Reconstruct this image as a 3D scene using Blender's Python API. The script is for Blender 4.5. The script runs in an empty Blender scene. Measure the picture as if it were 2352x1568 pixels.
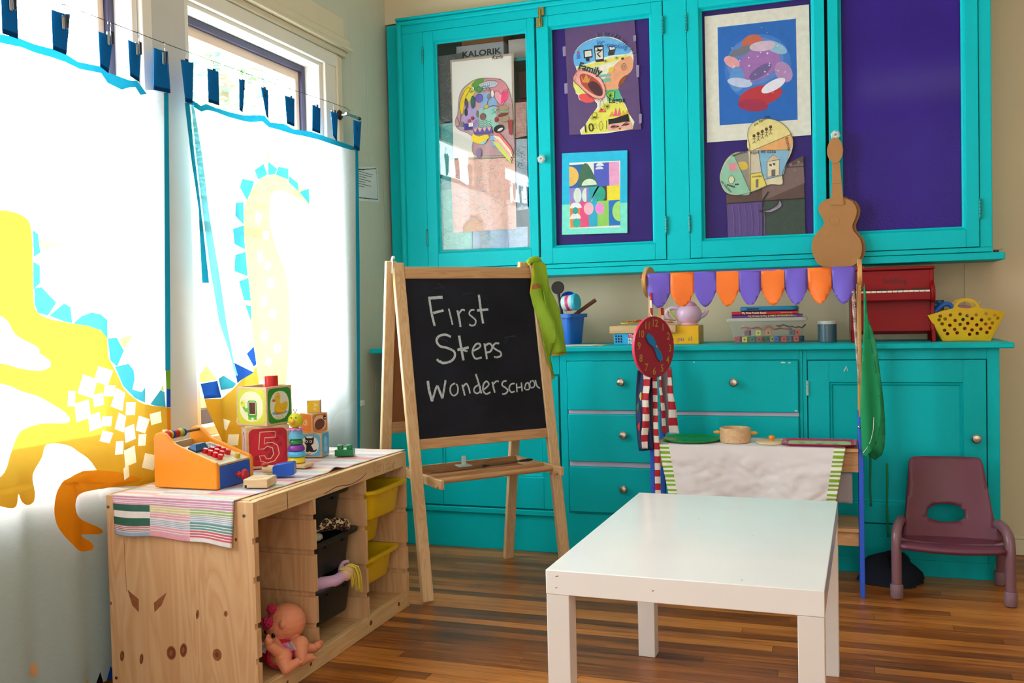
import bpy, bmesh, math, random
from mathutils import Vector, Matrix
from mathutils.geometry import delaunay_2d_cdt

S = bpy.context.scene
COL = S.collection
random.seed(7)

# ---------------------------------------------------------------- camera
cd = bpy.data.cameras.new('camera')
cam = bpy.data.objects.new('camera', cd)
COL.objects.link(cam)
cd.sensor_width = 36
cd.lens = 33.43
cd.clip_start = .02
cam.matrix_world = Matrix(((0.94438, 0.01174, 0.32864, 0), (0.32805, 0.03631, -0.94396, 0), (-0.02301, 0.99927, 0.03044, 1.0), (0, 0, 0, 1)))
S.camera = cam
S.view_settings.view_transform = 'Standard'
S.view_settings.look = 'None'
S.view_settings.exposure = 0.0
S.view_settings.gamma = 1
S.view_settings.use_curve_mapping = False
S.cycles.max_bounces = 10
S.cycles.transparent_max_bounces = 12
S.cycles.sample_clamp_indirect = 6

# ---------------------------------------------------------------- sky and lamps
wd = bpy.data.worlds.new('overcast_sky')
S.world = wd
wd.use_nodes = True
nt = wd.node_tree
bg = nt.nodes['Background']
bg.inputs[0].default_value = (0.88, 0.96, 1.0, 1)
bg.inputs[1].default_value = 34.0

def area(name, loc, rot, sx, sy, power, color=(1, 1, 1), portal=False):
    l = bpy.data.lights.new(name, 'AREA')
    l.shape = 'RECTANGLE'
    l.size = sx
    l.size_y = sy
    l.energy = power
    l.color = color
    o = bpy.data.objects.new(name, l)
    o.location = loc
    o.rotation_euler = [math.radians(a) for a in rot]
    COL.objects.link(o)
    if portal:
        l.cycles.is_portal = True
    return o

# sky portals in the two window openings; added, unseen fill from behind the camera and the ceiling
area('window_portal', (-2.12, 1.82, 1.30), (0, -90, 0), 1.46, 1.0, 1, portal=True)
area('window_portal', (-2.12, 2.98, 1.33), (0, -90, 0), 1.36, .86, 1, portal=True)
area('front_fill_light', (.5, -1.46, 1.45), (90, 0, 0), 4.2, 2.4, 44, (.975, .985, 1))
area('ceiling_fill_light', (.6, -.2, 2.7), (0, 0, 0), .9, .9, 12, (1, .93, .84))

# ---------------------------------------------------------------- helpers
def lin(h):
    if not isinstance(h, str):
        return tuple(h) + (1,)
    c = [int(h[i:i + 2], 16) / 255 for i in (0, 2, 4)]
    return tuple(x / 12.92 if x < .04045 else ((x + .055) / 1.055) ** 2.4 for x in c) + (1,)

MC = {}
def mat(h, rough=.55, metal=0, spec=.4, vary=.06, vscale=9, bump=0, bscale=60, trans=0, clear=0, coat=0):
    """painted / plastic / paper / cloth surface with a slight procedural mottling"""
    key = (h if isinstance(h, str) else tuple(h), rough, metal, spec, vary, vscale, bump, bscale, trans, clear, coat)
    if key in MC:
        return MC[key]
    m = bpy.data.materials.new('surface_' + (h if isinstance(h, str) else 'rgb'))
    m.use_nodes = True
    t = m.node_tree
    n = t.nodes
    p = n['Principled BSDF']
    c = lin(h)
    p.inputs['Base Color'].default_value = c
    p.inputs['Roughness'].default_value = rough
    p.inputs['Metallic'].default_value = metal
    p.inputs['Specular IOR Level'].default_value = spec
    if coat:
        p.inputs['Coat Weight'].default_value = coat
        p.inputs['Coat Roughness'].default_value = .12
    tc = n.new('ShaderNodeTexCoord')
    if vary:
        no = n.new('ShaderNodeTexNoise')
        no.inputs['Scale'].default_value = vscale
        no.inputs['Detail'].default_value = 4
        t.links.new(tc.outputs['Object'], no.inputs['Vector'])
        mx = n.new('ShaderNodeMix')
        mx.data_type = 'RGBA'
        mx.inputs[6].default_value = tuple(max(0, x * (1 - vary * 2)) for x in c[:3]) + (1,)
        mx.inputs[7].default_value = tuple(min(1, x * (1 + vary * 2)) for x in c[:3]) + (1,)
        t.links.new(no.outputs['Fac'], mx.inputs[0])
        t.links.new(mx.outputs[2], p.inputs['Base Color'])
    if bump:
        nb = n.new('ShaderNodeTexNoise')
        nb.inputs['Scale'].default_value = bscale
        nb.inputs['Detail'].default_value = 6
        t.links.new(tc.outputs['Object'], nb.inputs['Vector'])
        b = n.new('ShaderNodeBump')
        b.inputs['Strength'].default_value = bump
        b.inputs['Distance'].default_value = .004
        t.links.new(nb.outputs['Fac'], b.inputs['Height'])
        t.links.new(b.outputs['Normal'], p.inputs['Normal'])
    if trans or clear:
        out = n['Material Output']
        tl = n.new('ShaderNodeBsdfTranslucent' if trans else 'ShaderNodeBsdfTransparent')
        tl.inputs['Color'].default_value = c if trans else (1, 1, 1, 1)
        ms = n.new('ShaderNodeMixShader')
        ms.inputs[0].default_value = trans or clear
        t.links.new(p.outputs[0], ms.inputs[1])
        t.links.new(tl.outputs[0], ms.inputs[2])
        t.links.new(ms.outputs[0], out.inputs['Surface'])
    MC[key] = m
    return m

def wood(h1, h2, axis='Z', scale=1.0, rough=.5, coat=0, ring=14):
    key = ('wood', h1, h2, axis, scale, rough, coat, ring)
    if key in MC:
        return MC[key]
    m = bpy.data.materials.new('wood_' + h1)
    m.use_nodes = True
    t = m.node_tree
    n = t.nodes
    p = n['Principled BSDF']
    p.inputs['Roughness'].default_value = rough
    p.inputs['Coat Weight'].default_value = coat
    tc = n.new('ShaderNodeTexCoord')
    mp = n.new('ShaderNodeMapping')
    s = [ring * scale] * 3
    s['XYZ'.index(axis)] = .9 * scale
    mp.inputs['Scale'].default_value = s
    t.links.new(tc.outputs['Object'], mp.inputs['Vector'])
    no = n.new('ShaderNodeTexNoise')
    no.inputs['Scale'].default_value = 1.0
    no.inputs['Detail'].default_value = 3
    no.inputs['Distortion'].default_value = 1.2
    t.links.new(mp.outputs[0], no.inputs['Vector'])
    ml = n.new('ShaderNodeMath')
    ml.operation = 'MULTIPLY'
    ml.inputs[1].default_value = 16
    t.links.new(no.outputs['Fac'], ml.inputs[0])
    pp = n.new('ShaderNodeMath')
    pp.operation = 'PINGPONG'
    pp.inputs[1].default_value = 1
    t.links.new(ml.outputs[0], pp.inputs[0])
    no2 = n.new('ShaderNodeTexNoise')
    no2.inputs['Scale'].default_value = .35
    t.links.new(mp.outputs[0], no2.inputs['Vector'])
    ad = n.new('ShaderNodeMath')
    ad.operation = 'MULTIPLY_ADD'
    ad.inputs[1].default_value = .55
    t.links.new(pp.outputs[0], ad.inputs[0])
    t.links.new(no2.outputs['Fac'], ad.inputs[2])
    sb = n.new('ShaderNodeMath')
    sb.operation = 'SUBTRACT'
    sb.inputs[1].default_value = .25
    t.links.new(ad.outputs[0], sb.inputs[0])
    mx = n.new('ShaderNodeMix')
    mx.data_type = 'RGBA'
    mx.inputs[6].default_value = lin(h1)
    mx.inputs[7].default_value = lin(h2)
    t.links.new(sb.outputs[0], mx.inputs[0])
    t.links.new(mx.outputs[2], p.inputs['Base Color'])
    MC[key] = m
    return m

def glass(tint=(1, 1, 1), refl=.06, rough=0.0, fres=.5):
    key = ('glass', tint, refl, rough, fres)
    if key in MC:
        return MC[key]
    m = bpy.data.materials.new('clear_pane')
    m.use_nodes = True
    t = m.node_tree
    n = t.nodes
    n.remove(n['Principled BSDF'])
    tr = n.new('ShaderNodeBsdfTransparent')
    tr.inputs[0].default_value = tuple(tint) + (1,)
    gl = n.new('ShaderNodeBsdfGlossy')
    gl.inputs['Roughness'].default_value = rough
    lw = n.new('ShaderNodeLayerWeight')
    lw.inputs[0].default_value = .25
    no = n.new('ShaderNodeMath')
    no.operation = 'MULTIPLY_ADD'
    no.inputs[1].default_value = fres
    no.inputs[2].default_value = refl
    t.links.new(lw.outputs['Fresnel'], no.inputs[0])
    ms = n.new('ShaderNodeMixShader')
    t.links.new(no.outputs[0], ms.inputs[0])
    t.links.new(tr.outputs[0], ms.inputs[1])
    t.links.new(gl.outputs[0], ms.inputs[2])
    t.links.new(ms.outputs[0], n['Material Output'].inputs['Surface'])
    MC[key] = m
    return m

class F:
    """a drawing frame: 2D point (a,b) -> o + a*u + b*v, lifted by c along n"""
    def __init__(s, o, u, v):
        s.o, s.u, s.v = Vector(o), Vector(u).normalized(), Vector(v).normalized()
        s.n = s.u.cross(s.v)
    def __call__(s, a, b, c=0):
        return s.o + s.u * a + s.v * b + s.n * c
def FY(y): return F((0, y, 0), (1, 0, 0), (0, 0, 1))      # faces -Y (to the room)
def FX(x): return F((x, 0, 0), (0, 1, 0), (0, 0, 1))      # faces +X
def FZ(z): return F((0, 0, z), (1, 0, 0), (0, 1, 0))      # faces up

def ell(cx, cy, rx, ry, n=20, rot=0, a0=0, a1=360):
    full = abs(a1 - a0) >= 360
    k = n if full else n + 1
    r = math.radians(rot)
    out = []
    for i in range(k):
        a = math.radians(a0 + (a1 - a0) * i / n)
        x, y = rx * math.cos(a), ry * math.sin(a)
        out.append((cx + x * math.cos(r) - y * math.sin(r), cy + x * math.sin(r) + y * math.cos(r)))
    return out
def rect(x0, y0, x1, y1): return [(x0, y0), (x1, y0), (x1, y1), (x0, y1)]
def rrect(x0, y0, x1, y1, r, n=4):
    o = []
    for cx, cy, a in ((x1 - r, y0 + r, -90), (x1 - r, y1 - r, 0), (x0 + r, y1 - r, 90), (x0 + r, y0 + r, 180)):
        for i in range(n + 1):
            t = math.radians(a + 90 * i / n)
            o.append((cx + r * math.cos(t), cy + r * math.sin(t)))
    return o
def smooth(pts, closed=True, n=4):
    """Catmull-Rom through the points"""
    L = len(pts)
    out = []
    rng = range(L) if closed else range(L - 1)
    for i in rng:
        g = (lambda k: Vector(pts[k % L])) if closed else (lambda k: Vector(pts[min(max(k, 0), L - 1)]))
        p0, p1, p2, p3 = g(i - 1), g(i), g(i + 1), g(i + 2)
        for j in range(n):
            t = j / n
            out.append(tuple(.5 * (2 * p1 + (p2 - p0) * t + (2 * p0 - 5 * p1 + 4 * p2 - p3) * t * t + (3 * p1 - p0 - 3 * p2 + p3) * t ** 3)))
    if not closed:
        out.append(tuple(pts[-1]))
    return out
def inside(p, poly):
    x, y = p
    c = False
    j = len(poly) - 1
    for i in range(len(poly)):
        xi, yi = poly[i][0], poly[i][1]
        xj, yj = poly[j][0], poly[j][1]
        if (yi > y) != (yj > y) and x < (xj - xi) * (y - yi) / (yj - yi) + xi:
            c = not c
        j = i
    return c

TXT = {}
def text_geo(s, shear=0, bold=0):
    k = (s, shear, bold)
    if k not in TXT:
        cu = bpy.data.curves.new('glyphs', 'FONT')
        cu.body = s
        cu.shear = shear
        cu.offset = bold
        cu.resolution_u = 3
        o = bpy.data.objects.new('glyphs', cu)
        COL.objects.link(o)
        dg = bpy.context.evaluated_depsgraph_get()
        me = bpy.data.meshes.new_from_object(o.evaluated_get(dg))
        TXT[k] = ([(v.co.x, v.co.y) for v in me.vertices], [tuple(p.vertices) for p in me.polygons])
        bpy.data.objects.remove(o)
        bpy.data.meshes.remove(me)
        bpy.data.curves.remove(cu)
    return TXT[k]

ROOT = {}
class MB:
    def __init__(s):
        s.v, s.f, s.m, s.mats = [], [], [], []
    def mi(s, m):
        if m not in s.mats:
            s.mats.append(m)
        return s.mats.index(m)
    def add(s, vs, fs, m):
        k = len(s.v)
        s.v += [Vector(v) for v in vs]
        i = s.mi(m)
        for f in fs:
            s.f.append(tuple(x + k for x in f))
            s.m.append(i)
        return s
    def box(s, x0, x1, y0, y1, z0, z1, m, M=None):
        vs = [Vector((x, y, z)) for x in (x0, x1) for y in (y0, y1) for z in (z0, z1)]
        if M:
            vs = [M @ v for v in vs]
        return s.add(vs, [(0, 1, 3, 2), (4, 6, 7, 5), (0, 4, 5, 1), (2, 3, 7, 6), (0, 2, 6, 4), (1, 5, 7, 3)], m)
    def beam(s, p0, p1, w, h, m, up=(0, 0, 1)):
        p0, p1 = Vector(p0), Vector(p1)
        d = (p1 - p0).normalized()
        a = d.cross(Vector(up)).normalized()
        b = a.cross(d)
        vs = [p + a * (i * w / 2) + b * (j * h / 2) for p in (p0, p1) for i, j in ((-1, -1), (1, -1), (1, 1), (-1, 1))]
        return s.add(vs, [(3, 2, 1, 0), (4, 5, 6, 7), (0, 1, 5, 4), (1, 2, 6, 5), (2, 3, 7, 6), (3, 0, 4, 7)], m)
    def loft(s, rings, m, cap0=True, cap1=True, close=True):
        n = len(rings[0])
        k = len(s.v)
        i = s.mi(m)
        for r in rings:
            s.v += [Vector(p) for p in r]
        for a in range(len(rings) - 1):
            for b in range(n if close else n - 1):
                c = (b + 1) % n
                s.f.append((k + a * n + b, k + a * n + c, k + (a + 1) * n + c, k + (a + 1) * n + b))
                s.m.append(i)
        if cap0:
            s.f.append(tuple(k + b for b in reversed(range(n))))
            s.m.append(i)
        if cap1:
            s.f.append(tuple(k + (len(rings) - 1) * n + b for b in range(n)))
            s.m.append(i)
        return s
    def tube(s, pts, r, m, n=10, closed=False, sm=0, flat=1.0):
        pts = [Vector(p) for p in (smooth(pts, closed, sm) if sm else pts)]
        L = len(pts)
        R = r if isinstance(r, (list, tuple)) else [r] * L
        if len(R) != L:
            R = [R[min(int(i * (len(R) - 1) / max(1, L - 1)), len(R) - 2)] + (R[min(int(i * (len(R) - 1) / max(1, L - 1)), len(R) - 2) + 1] - R[min(int(i * (len(R) - 1) / max(1, L - 1)), len(R) - 2)]) * ((i * (len(R) - 1) / max(1, L - 1)) % 1) for i in range(L)]
        rings = []
        a = None
        for i, p in enumerate(pts):
            q0 = pts[(i - 1) % L] if closed or i > 0 else p
            q1 = pts[(i + 1) % L] if closed or i < L - 1 else p
            d = (q1 - q0).normalized()
            if a is None:
                a = d.orthogonal().normalized()
            a = (a - d * a.dot(d)).normalized()
            b = d.cross(a)
            rings.append([p + (a * math.cos(2 * math.pi * j / n) + b * math.sin(2 * math.pi * j / n) * flat) * R[i] for j in range(n)])
        if closed:
            rings.append(rings[0])
            return s.loft(rings, m, False, False)
        return s.loft(rings, m)
    def lathe(s, prof, o, m, axis=(0, 0, 1), n=24, cap=True):
        z = Vector(axis).normalized()
        x = z.orthogonal().normalized()
        y = z.cross(x)
        o = Vector(o)
        rings = [[o + z * h + (x * math.cos(2 * math.pi * j / n) + y * math.sin(2 * math.pi * j / n)) * max(r, 1e-5) for j in range(n)] for r, h in prof]
        return s.loft(rings, m, cap, cap)
    def ball(s, c, r, m, n=16, M=None):
        c = Vector(c)
        rr = r if isinstance(r, (tuple, list)) else (r, r, r)
        rings = []
        for i in range(n // 2 + 1):
            t = math.pi * i / (n // 2)
            q = max(math.sin(t), 1e-4)
            ring = []
            for j in range(n):
                a = 2 * math.pi * j / n
                v = Vector((rr[0] * q * math.cos(a), rr[1] * q * math.sin(a), -rr[2] * math.cos(t)))
                ring.append(c + (M @ v if M else v))
            rings.append(ring)
        return s.loft(rings, m)
    def prism(s, poly, fr, d, m, back=0, ms=None):
        """poly extruded from 'back' to 'd' along the frame's normal"""
        n = len(poly)
        ar = sum(poly[i][0] * poly[(i + 1) % n][1] - poly[(i + 1) % n][0] * poly[i][1] for i in range(n))
        if ar < 0:
            poly = poly[::-1]
        k = len(s.v)
        s.v += [fr(a, b, back) for a, b in poly] + [fr(a, b, d) for a, b in poly]
        i, i2 = s.mi(m), s.mi(ms or m)
        s.f += [tuple(k + j for j in reversed(range(n))), tuple(k + n + j for j in range(n))]
        s.m += [i2, i]
        for j in range(n):
            q = (j + 1) % n
            s.f.append((k + j, k + q, k + n + q, k + n + j))
            s.m.append(i2)
        return s
    def poly(s, poly, fr, m, off=.0004):
        n = len(poly)
        ar = sum(poly[i][0] * poly[(i + 1) % n][1] - poly[(i + 1) % n][0] * poly[i][1] for i in range(n))
        if ar < 0:
            poly = poly[::-1]
        return s.add([fr(a, b, off) for a, b in poly], [tuple(range(n))], m)
    def line(s, pts, w, fr, m, off=.0006, closed=False):
        """an ink / paint stroke"""
        P = [Vector(p) for p in pts]
        L = len(P)
        l, r = [], []
        for i in range(L):
            a = P[(i - 1) % L] if closed or i else P[i]
            b = P[(i + 1) % L] if closed or i < L - 1 else P[i]
            d = b - a
            d = d.normalized() if d.length else Vector((1, 0))
            q = Vector((-d.y, d.x)) * w / 2
            l.append(P[i] + q)
            r.append(P[i] - q)
        if closed:
            l.append(l[0])
            r.append(r[0])
        vs = [fr(p.x, p.y, off) for p in l] + [fr(p.x, p.y, off) for p in r]
        n = len(l)
        return s.add(vs, [(n + i, n + i + 1, i + 1, i) for i in range(n - 1)], m)
    def text(s, t, x, y, size, fr, m, off=.0006, align='L', shear=0, bold=0, rot=0, sx=1):
        vs, fs = text_geo(t, shear, bold)
        if not vs:
            return s
        x0, x1 = min(v[0] for v in vs), max(v[0] for v in vs)
        dx = {'L': x0, 'C': (x0 + x1) / 2, 'R': x1}[align]
        c, q = math.cos(math.radians(rot)), math.sin(math.radians(rot))
        out = []
        for a, b in vs:
            a, b = (a - dx) * size * sx, b * size
            out.append(fr(x + a * c - b * q, y + a * q + b * c, off))
        return s.add(out, fs, m)
    def grid(s, nu, nv, fn, m, skip=None):
        """surface fn(u,v) on the unit square; m a material or a function (u,v)->material"""
        k = len(s.v)
        s.v += [Vector(fn(i / nu, j / nv)) for j in range(nv + 1) for i in range(nu + 1)]
        for j in range(nv):
            for i in range(nu):
                if skip and skip((i + .5) / nu, (j + .5) / nv):
                    continue
                a = k + j * (nu + 1) + i
                s.f.append((a, a + 1, a + nu + 2, a + nu + 1))
                s.m.append(s.mi(m((i + .5) / nu, (j + .5) / nv) if callable(m) else m))
        return s
    def sheet(s, outline, shapes, base, fn, step=.03):
        """printed cloth: the outline cut up by the shapes (list of (material, polygon), later ones on top), every point lifted by fn(a,b)"""
        vs, es = [], []
        for poly in [outline] + [p for _, p in shapes]:
            k = len(vs)
            vs += [Vector(p[:2]) for p in poly]
            es += [(k + i, k + (i + 1) % len(poly)) for i in range(len(poly))]
        xs, ys = [p[0] for p in outline], [p[1] for p in outline]
        a = min(xs)
        while a < max(xs):
            b = min(ys)
            while b < max(ys):
                q = (a + step * .13 * math.sin(b * 91), b + step * .13 * math.sin(a * 77))
                if inside(q, outline):
                    vs.append(Vector(q))
                b += step
            a += step
        V, E, T, *_ = delaunay_2d_cdt(vs, es, [], 0, 1e-5)
        k = len(s.v)
        s.v += [Vector(fn(p.x, p.y)) for p in V]
        bb = [(m, p, min(q[0] for q in p), max(q[0] for q in p), min(q[1] for q in p), max(q[1] for q in p)) for m, p in shapes]
        for t in T:
            c = (sum(V[i].x for i in t) / 3, sum(V[i].y for i in t) / 3)
            if not inside(c, outline):
                continue
            m = base
            for mm, p, x0, x1, y0, y1 in reversed(bb):
                if x0 <= c[0] <= x1 and y0 <= c[1] <= y1 and inside(c, p):
                    m = mm
                    break
            s.f.append(tuple(k + i for i in t))
            s.m.append(s.mi(m))
        return s
    def build(s, name, parent=None, bevel=0, seg=2, solid=0, sub=0, ang=35, weld=False, soff=-1, flat=False):
        me = bpy.data.meshes.new(name)
        r = parent
        while r is not None and r.parent is not None:
            r = r.parent
        inv = ROOT.get(r.name) if r is not None else None
        me.from_pydata([inv @ v for v in s.v] if inv else s.v, [], s.f)
        for m in s.mats:
            me.materials.append(m)
        me.polygons.foreach_set('material_index', s.m)
        me.polygons.foreach_set('use_smooth', [not flat] * len(s.f))
        me.update()
        if weld:
            bm = bmesh.new()
            bm.from_mesh(me)
            bmesh.ops.remove_doubles(bm, verts=bm.verts, dist=1e-5)
            bmesh.ops.recalc_face_normals(bm, faces=bm.faces)
            bm.to_mesh(me)
            bm.free()
        me.set_sharp_from_angle(angle=math.radians(ang))
        if flat:
            me.polygons.foreach_set('use_smooth', [False] * len(me.polygons))
        o = bpy.data.objects.new(name, me)
        COL.objects.link(o)
        o.parent = parent
        if sub:
            d = o.modifiers.new('subdivision', 'SUBSURF')
            d.levels = d.render_levels = sub
        if solid:
            d = o.modifiers.new('thickness', 'SOLIDIFY')
            d.thickness = solid
            d.offset = soff
        if bevel:
            d = o.modifiers.new('edges', 'BEVEL')
            d.width = bevel
            d.segments = seg
            d.limit_method = 'ANGLE'
            d.angle_limit = math.radians(40)
        return o

def tag(o, label, cat, group=None):
    o['label'] = label
    o['category'] = cat
    if group:
        o['group'] = group
    return o
def thing(name, label, cat, loc=(0, 0, 0), rz=0, group=None, world=True):
    """an Empty at the thing's base; world=True: its parts are given in room coordinates"""
    o = bpy.data.objects.new(name, None)
    o.empty_display_size = .05
    COL.objects.link(o)
    o.location = loc
    o.rotation_euler = (0, 0, math.radians(rz))
    ROOT[o.name] = (Matrix.Translation(loc) @ Matrix.Rotation(math.radians(rz), 4, 'Z')).inverted() if world else None
    return tag(o, label, cat, group)
def struct(o, label=None):
    o['kind'] = 'structure'
    if label:
        o['label'] = label
    return o
def part(o, label):
    o['label'] = label
    return o
def dup(root, loc, rz, label, group=None, scale=None):
    r = root.copy()
    COL.objects.link(r)
    r.location = loc
    r.rotation_euler = (0, 0, math.radians(rz))
    r['label'] = label
    if scale:
        r.scale = (scale,) * 3
    if group:
        r['group'] = group
    for c in list(root.children):
        d = c.copy()
        COL.objects.link(d)
        d.parent = r
        for g in list(c.children):
            e = g.copy()
            COL.objects.link(e)
            e.parent = d
    return r
ORD = ['first', 'second', 'third', 'fourth', 'fifth', 'sixth', 'seventh', 'eighth', 'ninth', 'tenth', 'eleventh', 'twelfth', 'thirteenth']

# ================================================================ ROOM SHELL
def floor_material():
    m = bpy.data.materials.new('oak_strip_floor')
    m.use_nodes = True
    t = m.node_tree
    n = t.nodes
    p = n['Principled BSDF']
    tc = n.new('ShaderNodeTexCoord')
    br = n.new('ShaderNodeTexBrick')
    br.inputs['Scale'].default_value = 1
    br.inputs['Brick Width'].default_value = 1.35
    br.inputs['Row Height'].default_value = .047
    br.inputs['Mortar Size'].default_value = .0009
    br.inputs['Mortar Smooth'].default_value = .3
    br.inputs['Bias'].default_value = 0
    br.offset = 0
    br.offset_frequency = 2
    br.inputs['Color1'].default_value = (0, 0, 0, 1)
    br.inputs['Color2'].default_value = (1, 1, 1, 1)
    br.inputs['Mortar'].default_value = (.2, .2, .2, 1)
    sx = n.new('ShaderNodeSeparateXYZ')
    t.links.new(tc.outputs['Object'], sx.inputs[0])
    dv = n.new('ShaderNodeMath')
    dv.operation = 'DIVIDE'
    dv.inputs[1].default_value = .047
    t.links.new(sx.outputs['Y'], dv.inputs[0])
    fl = n.new('ShaderNodeMath')
    fl.operation = 'FLOOR'
    t.links.new(dv.outputs[0], fl.inputs[0])
    wn = n.new('ShaderNodeTexWhiteNoise')
    wn.noise_dimensions = '1D'
    t.links.new(fl.outputs[0], wn.inputs['W'])
    sh = n.new('ShaderNodeMath')
    sh.operation = 'MULTIPLY_ADD'
    sh.inputs[1].default_value = 3.0
    t.links.new(wn.outputs['Value'], sh.inputs[0])
    t.links.new(sx.outputs['X'], sh.inputs[2])
    cx = n.new('ShaderNodeCombineXYZ')
    t.links.new(sh.outputs[0], cx.inputs[0])
    t.links.new(sx.outputs['Y'], cx.inputs[1])
    t.links.new(cx.outputs[0], br.inputs['Vector'])
    mp = n.new('ShaderNodeMapping')
    mp.inputs['Scale'].default_value = (3, 60, 1)
    t.links.new(tc.outputs['Object'], mp.inputs['Vector'])
    no = n.new('ShaderNodeTexNoise')
    no.inputs['Scale'].default_value = 1.3
    no.inputs['Detail'].default_value = 6
    no.inputs['Roughness'].default_value = .65
    t.links.new(mp.outputs[0], no.inputs['Vector'])
    n2 = n.new('ShaderNodeTexNoise')
    n2.inputs['Scale'].default_value = 1.6
    n2.inputs['Detail'].default_value = 5
    t.links.new(tc.outputs['Object'], n2.inputs['Vector'])
    a = n.new('ShaderNodeMath')
    a.operation = 'MULTIPLY_ADD'
    a.inputs[1].default_value = .42
    t.links.new(br.outputs['Color'], a.inputs[0])
    b = n.new('ShaderNodeMath')
    b.operation = 'MULTIPLY_ADD'
    b.inputs[1].default_value = .9
    t.links.new(no.outputs['Fac'], b.inputs[0])
    t.links.new(b.outputs[0], a.inputs[2])
    c = n.new('ShaderNodeMath')
    c.operation = 'MULTIPLY_ADD'
    c.inputs[1].default_value = .5
    c.inputs[2].default_value = -.45
    t.links.new(n2.outputs['Fac'], c.inputs[0])
    t.links.new(c.outputs[0], b.inputs[2])
    cr = n.new('ShaderNodeValToRGB')
    e = cr.color_ramp.elements
    e[0].position, e[0].color = .1, lin('3e1d0a')
    e[1].position, e[1].color = .95, lin('d08a3e')
    x = e.new(.42)
    x.color = lin('8e4f1e')
    x = e.new(.65)
    x.color = lin('bd7632')
    t.links.new(a.outputs[0], cr.inputs[0])
    mx = n.new('ShaderNodeMix')
    mx.data_type = 'RGBA'
    mx.inputs[7].default_value = lin('3a2110')
    t.links.new(br.outputs['Fac'], mx.inputs[0])
    t.links.new(cr.outputs[0], mx.inputs[6])
    t.links.new(mx.outputs[2], p.inputs['Base Color'])
    rr = n.new('ShaderNodeMapRange')
    rr.inputs[3].default_value = .22
    rr.inputs[4].default_value = .42
    t.links.new(no.outputs['Fac'], rr.inputs[0])
    t.links.new(rr.outputs[0], p.inputs['Roughness'])
    p.inputs['Specular IOR Level'].default_value = .36
    bu = n.new('ShaderNodeBump')
    bu.inputs['Strength'].default_value = .25
    bu.inputs['Distance'].default_value = .002
    bu.invert = True
    t.links.new(br.outputs['Fac'], bu.inputs['Height'])
    t.links.new(bu.outputs['Normal'], p.inputs['Normal'])
    return m

def panel_material(h):
    """cream painted tongue and groove boarding: fine vertical grooves"""
    m = bpy.data.materials.new('cream_boarding')
    m.use_nodes = True
    t = m.node_tree
    n = t.nodes
    p = n['Principled BSDF']
    p.inputs['Roughness'].default_value = .6
    tc = n.new('ShaderNodeTexCoord')
    no = n.new('ShaderNodeTexNoise')
    no.inputs['Scale'].default_value = 3
    no.inputs['Detail'].default_value = 5
    t.links.new(tc.outputs['Object'], no.inputs['Vector'])
    mx = n.new('ShaderNodeMix')
    mx.data_type = 'RGBA'
    c = lin(h)
    mx.inputs[6].default_value = tuple(x * .93 for x in c[:3]) + (1,)
    mx.inputs[7].default_value = tuple(min(1, x * 1.05) for x in c[:3]) + (1,)
    t.links.new(no.outputs['Fac'], mx.inputs[0])
    t.links.new(mx.outputs[2], p.inputs['Base Color'])
    sp = n.new('ShaderNodeSeparateXYZ')
    t.links.new(tc.outputs['Object'], sp.inputs[0])
    su = n.new('ShaderNodeMath')
    su.operation = 'ADD'
    t.links.new(sp.outputs['X'], su.inputs[0])
    t.links.new(sp.outputs['Y'], su.inputs[1])
    md = n.new('ShaderNodeMath')
    md.operation = 'PINGPONG'
    md.inputs[1].default_value = .07
    t.links.new(su.outputs[0], md.inputs[0])
    lt = n.new('ShaderNodeMapRange')
    lt.inputs[1].default_value = 0
    lt.inputs[2].default_value = .0025
    t.links.new(md.outputs[0], lt.inputs[0])
    bu = n.new('ShaderNodeBump')
    bu.inputs['Strength'].default_value = .5
    bu.inputs['Distance'].default_value = .003
    t.links.new(lt.outputs[0], bu.inputs['Height'])
    t.links.new(bu.outputs['Normal'], p.inputs['Normal'])
    return m

WALLC = 'd8c8a8'
wall_m = mat(WALLC, .65, vary=.03, vscale=3)
board_m = panel_material('cdd0be')
white_trim = mat('efe9dc', .4, vary=.02)
cream_trim = mat('dfd4b8', .45, vary=.03)
XW = -1.97
struct(MB().box(-2.1, 2.6, -1.6, 4.3, -.08, 0, floor_material()).build('floor'))
struct(MB().box(-2.1, 2.6, -1.6, 4.3, 2.75, 2.83, mat('ece6d6', .7)).build('ceiling'))
W1, W2 = (1.30, 2.335), (2.545, 3.40)          # window openings along the left wall
WZ = (.62, 2.025)
b = MB()
b.box(XW - .14, XW, -1.6, W1[1], 0, .55, board_m).box(XW - .14, XW, W1[1], 4.3, 0, WZ[0], board_m).box(XW - .14, XW, -1.6, W1[0], .55, WZ[0], board_m)
b.box(XW - .14, XW, -1.6, 4.3, WZ[1], 2.75, board_m)
for y0, y1 in ((-1.6, W1[0]), (W1[1], W2[0]), (W2[1], 4.3)):
    b.box(XW - .14, XW, y0, y1, WZ[0], WZ[1], board_m)
struct(b.build('wall_left'))
struct(MB().box(XW, 2.6, 4.17, 4.3, 0, 2.75, wall_m).build('wall_back'))
struct(MB().box(XW, 1.6, 3.985, 4.17, 2.332, 2.75, wall_m).build('wall_soffit'))
struct(MB().box(2.5, 2.6, -1.6, 4.17, 0, 2.75, wall_m).build('wall_right'))
struct(MB().box(XW, 2.5, -1.6, -1.5, 0, 2.75, wall_m).build('wall_front'))
b = MB().box(.53, 2.5, 4.15, 4.17, 0, .062, cream_trim).box(.53, 2.5, 4.156, 4.17, .062, .078, cream_trim)
struct(b.build('baseboard_back', bevel=.004))
# batten strips on the wall between the counter and the upper cabinet
b = MB()
for x in (-.185, .022, .46):
    b.box(x, x + .004, 4.166, 4.17, .86, 1.16, wall_m)
struct(b.build('trim_3'))

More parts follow.
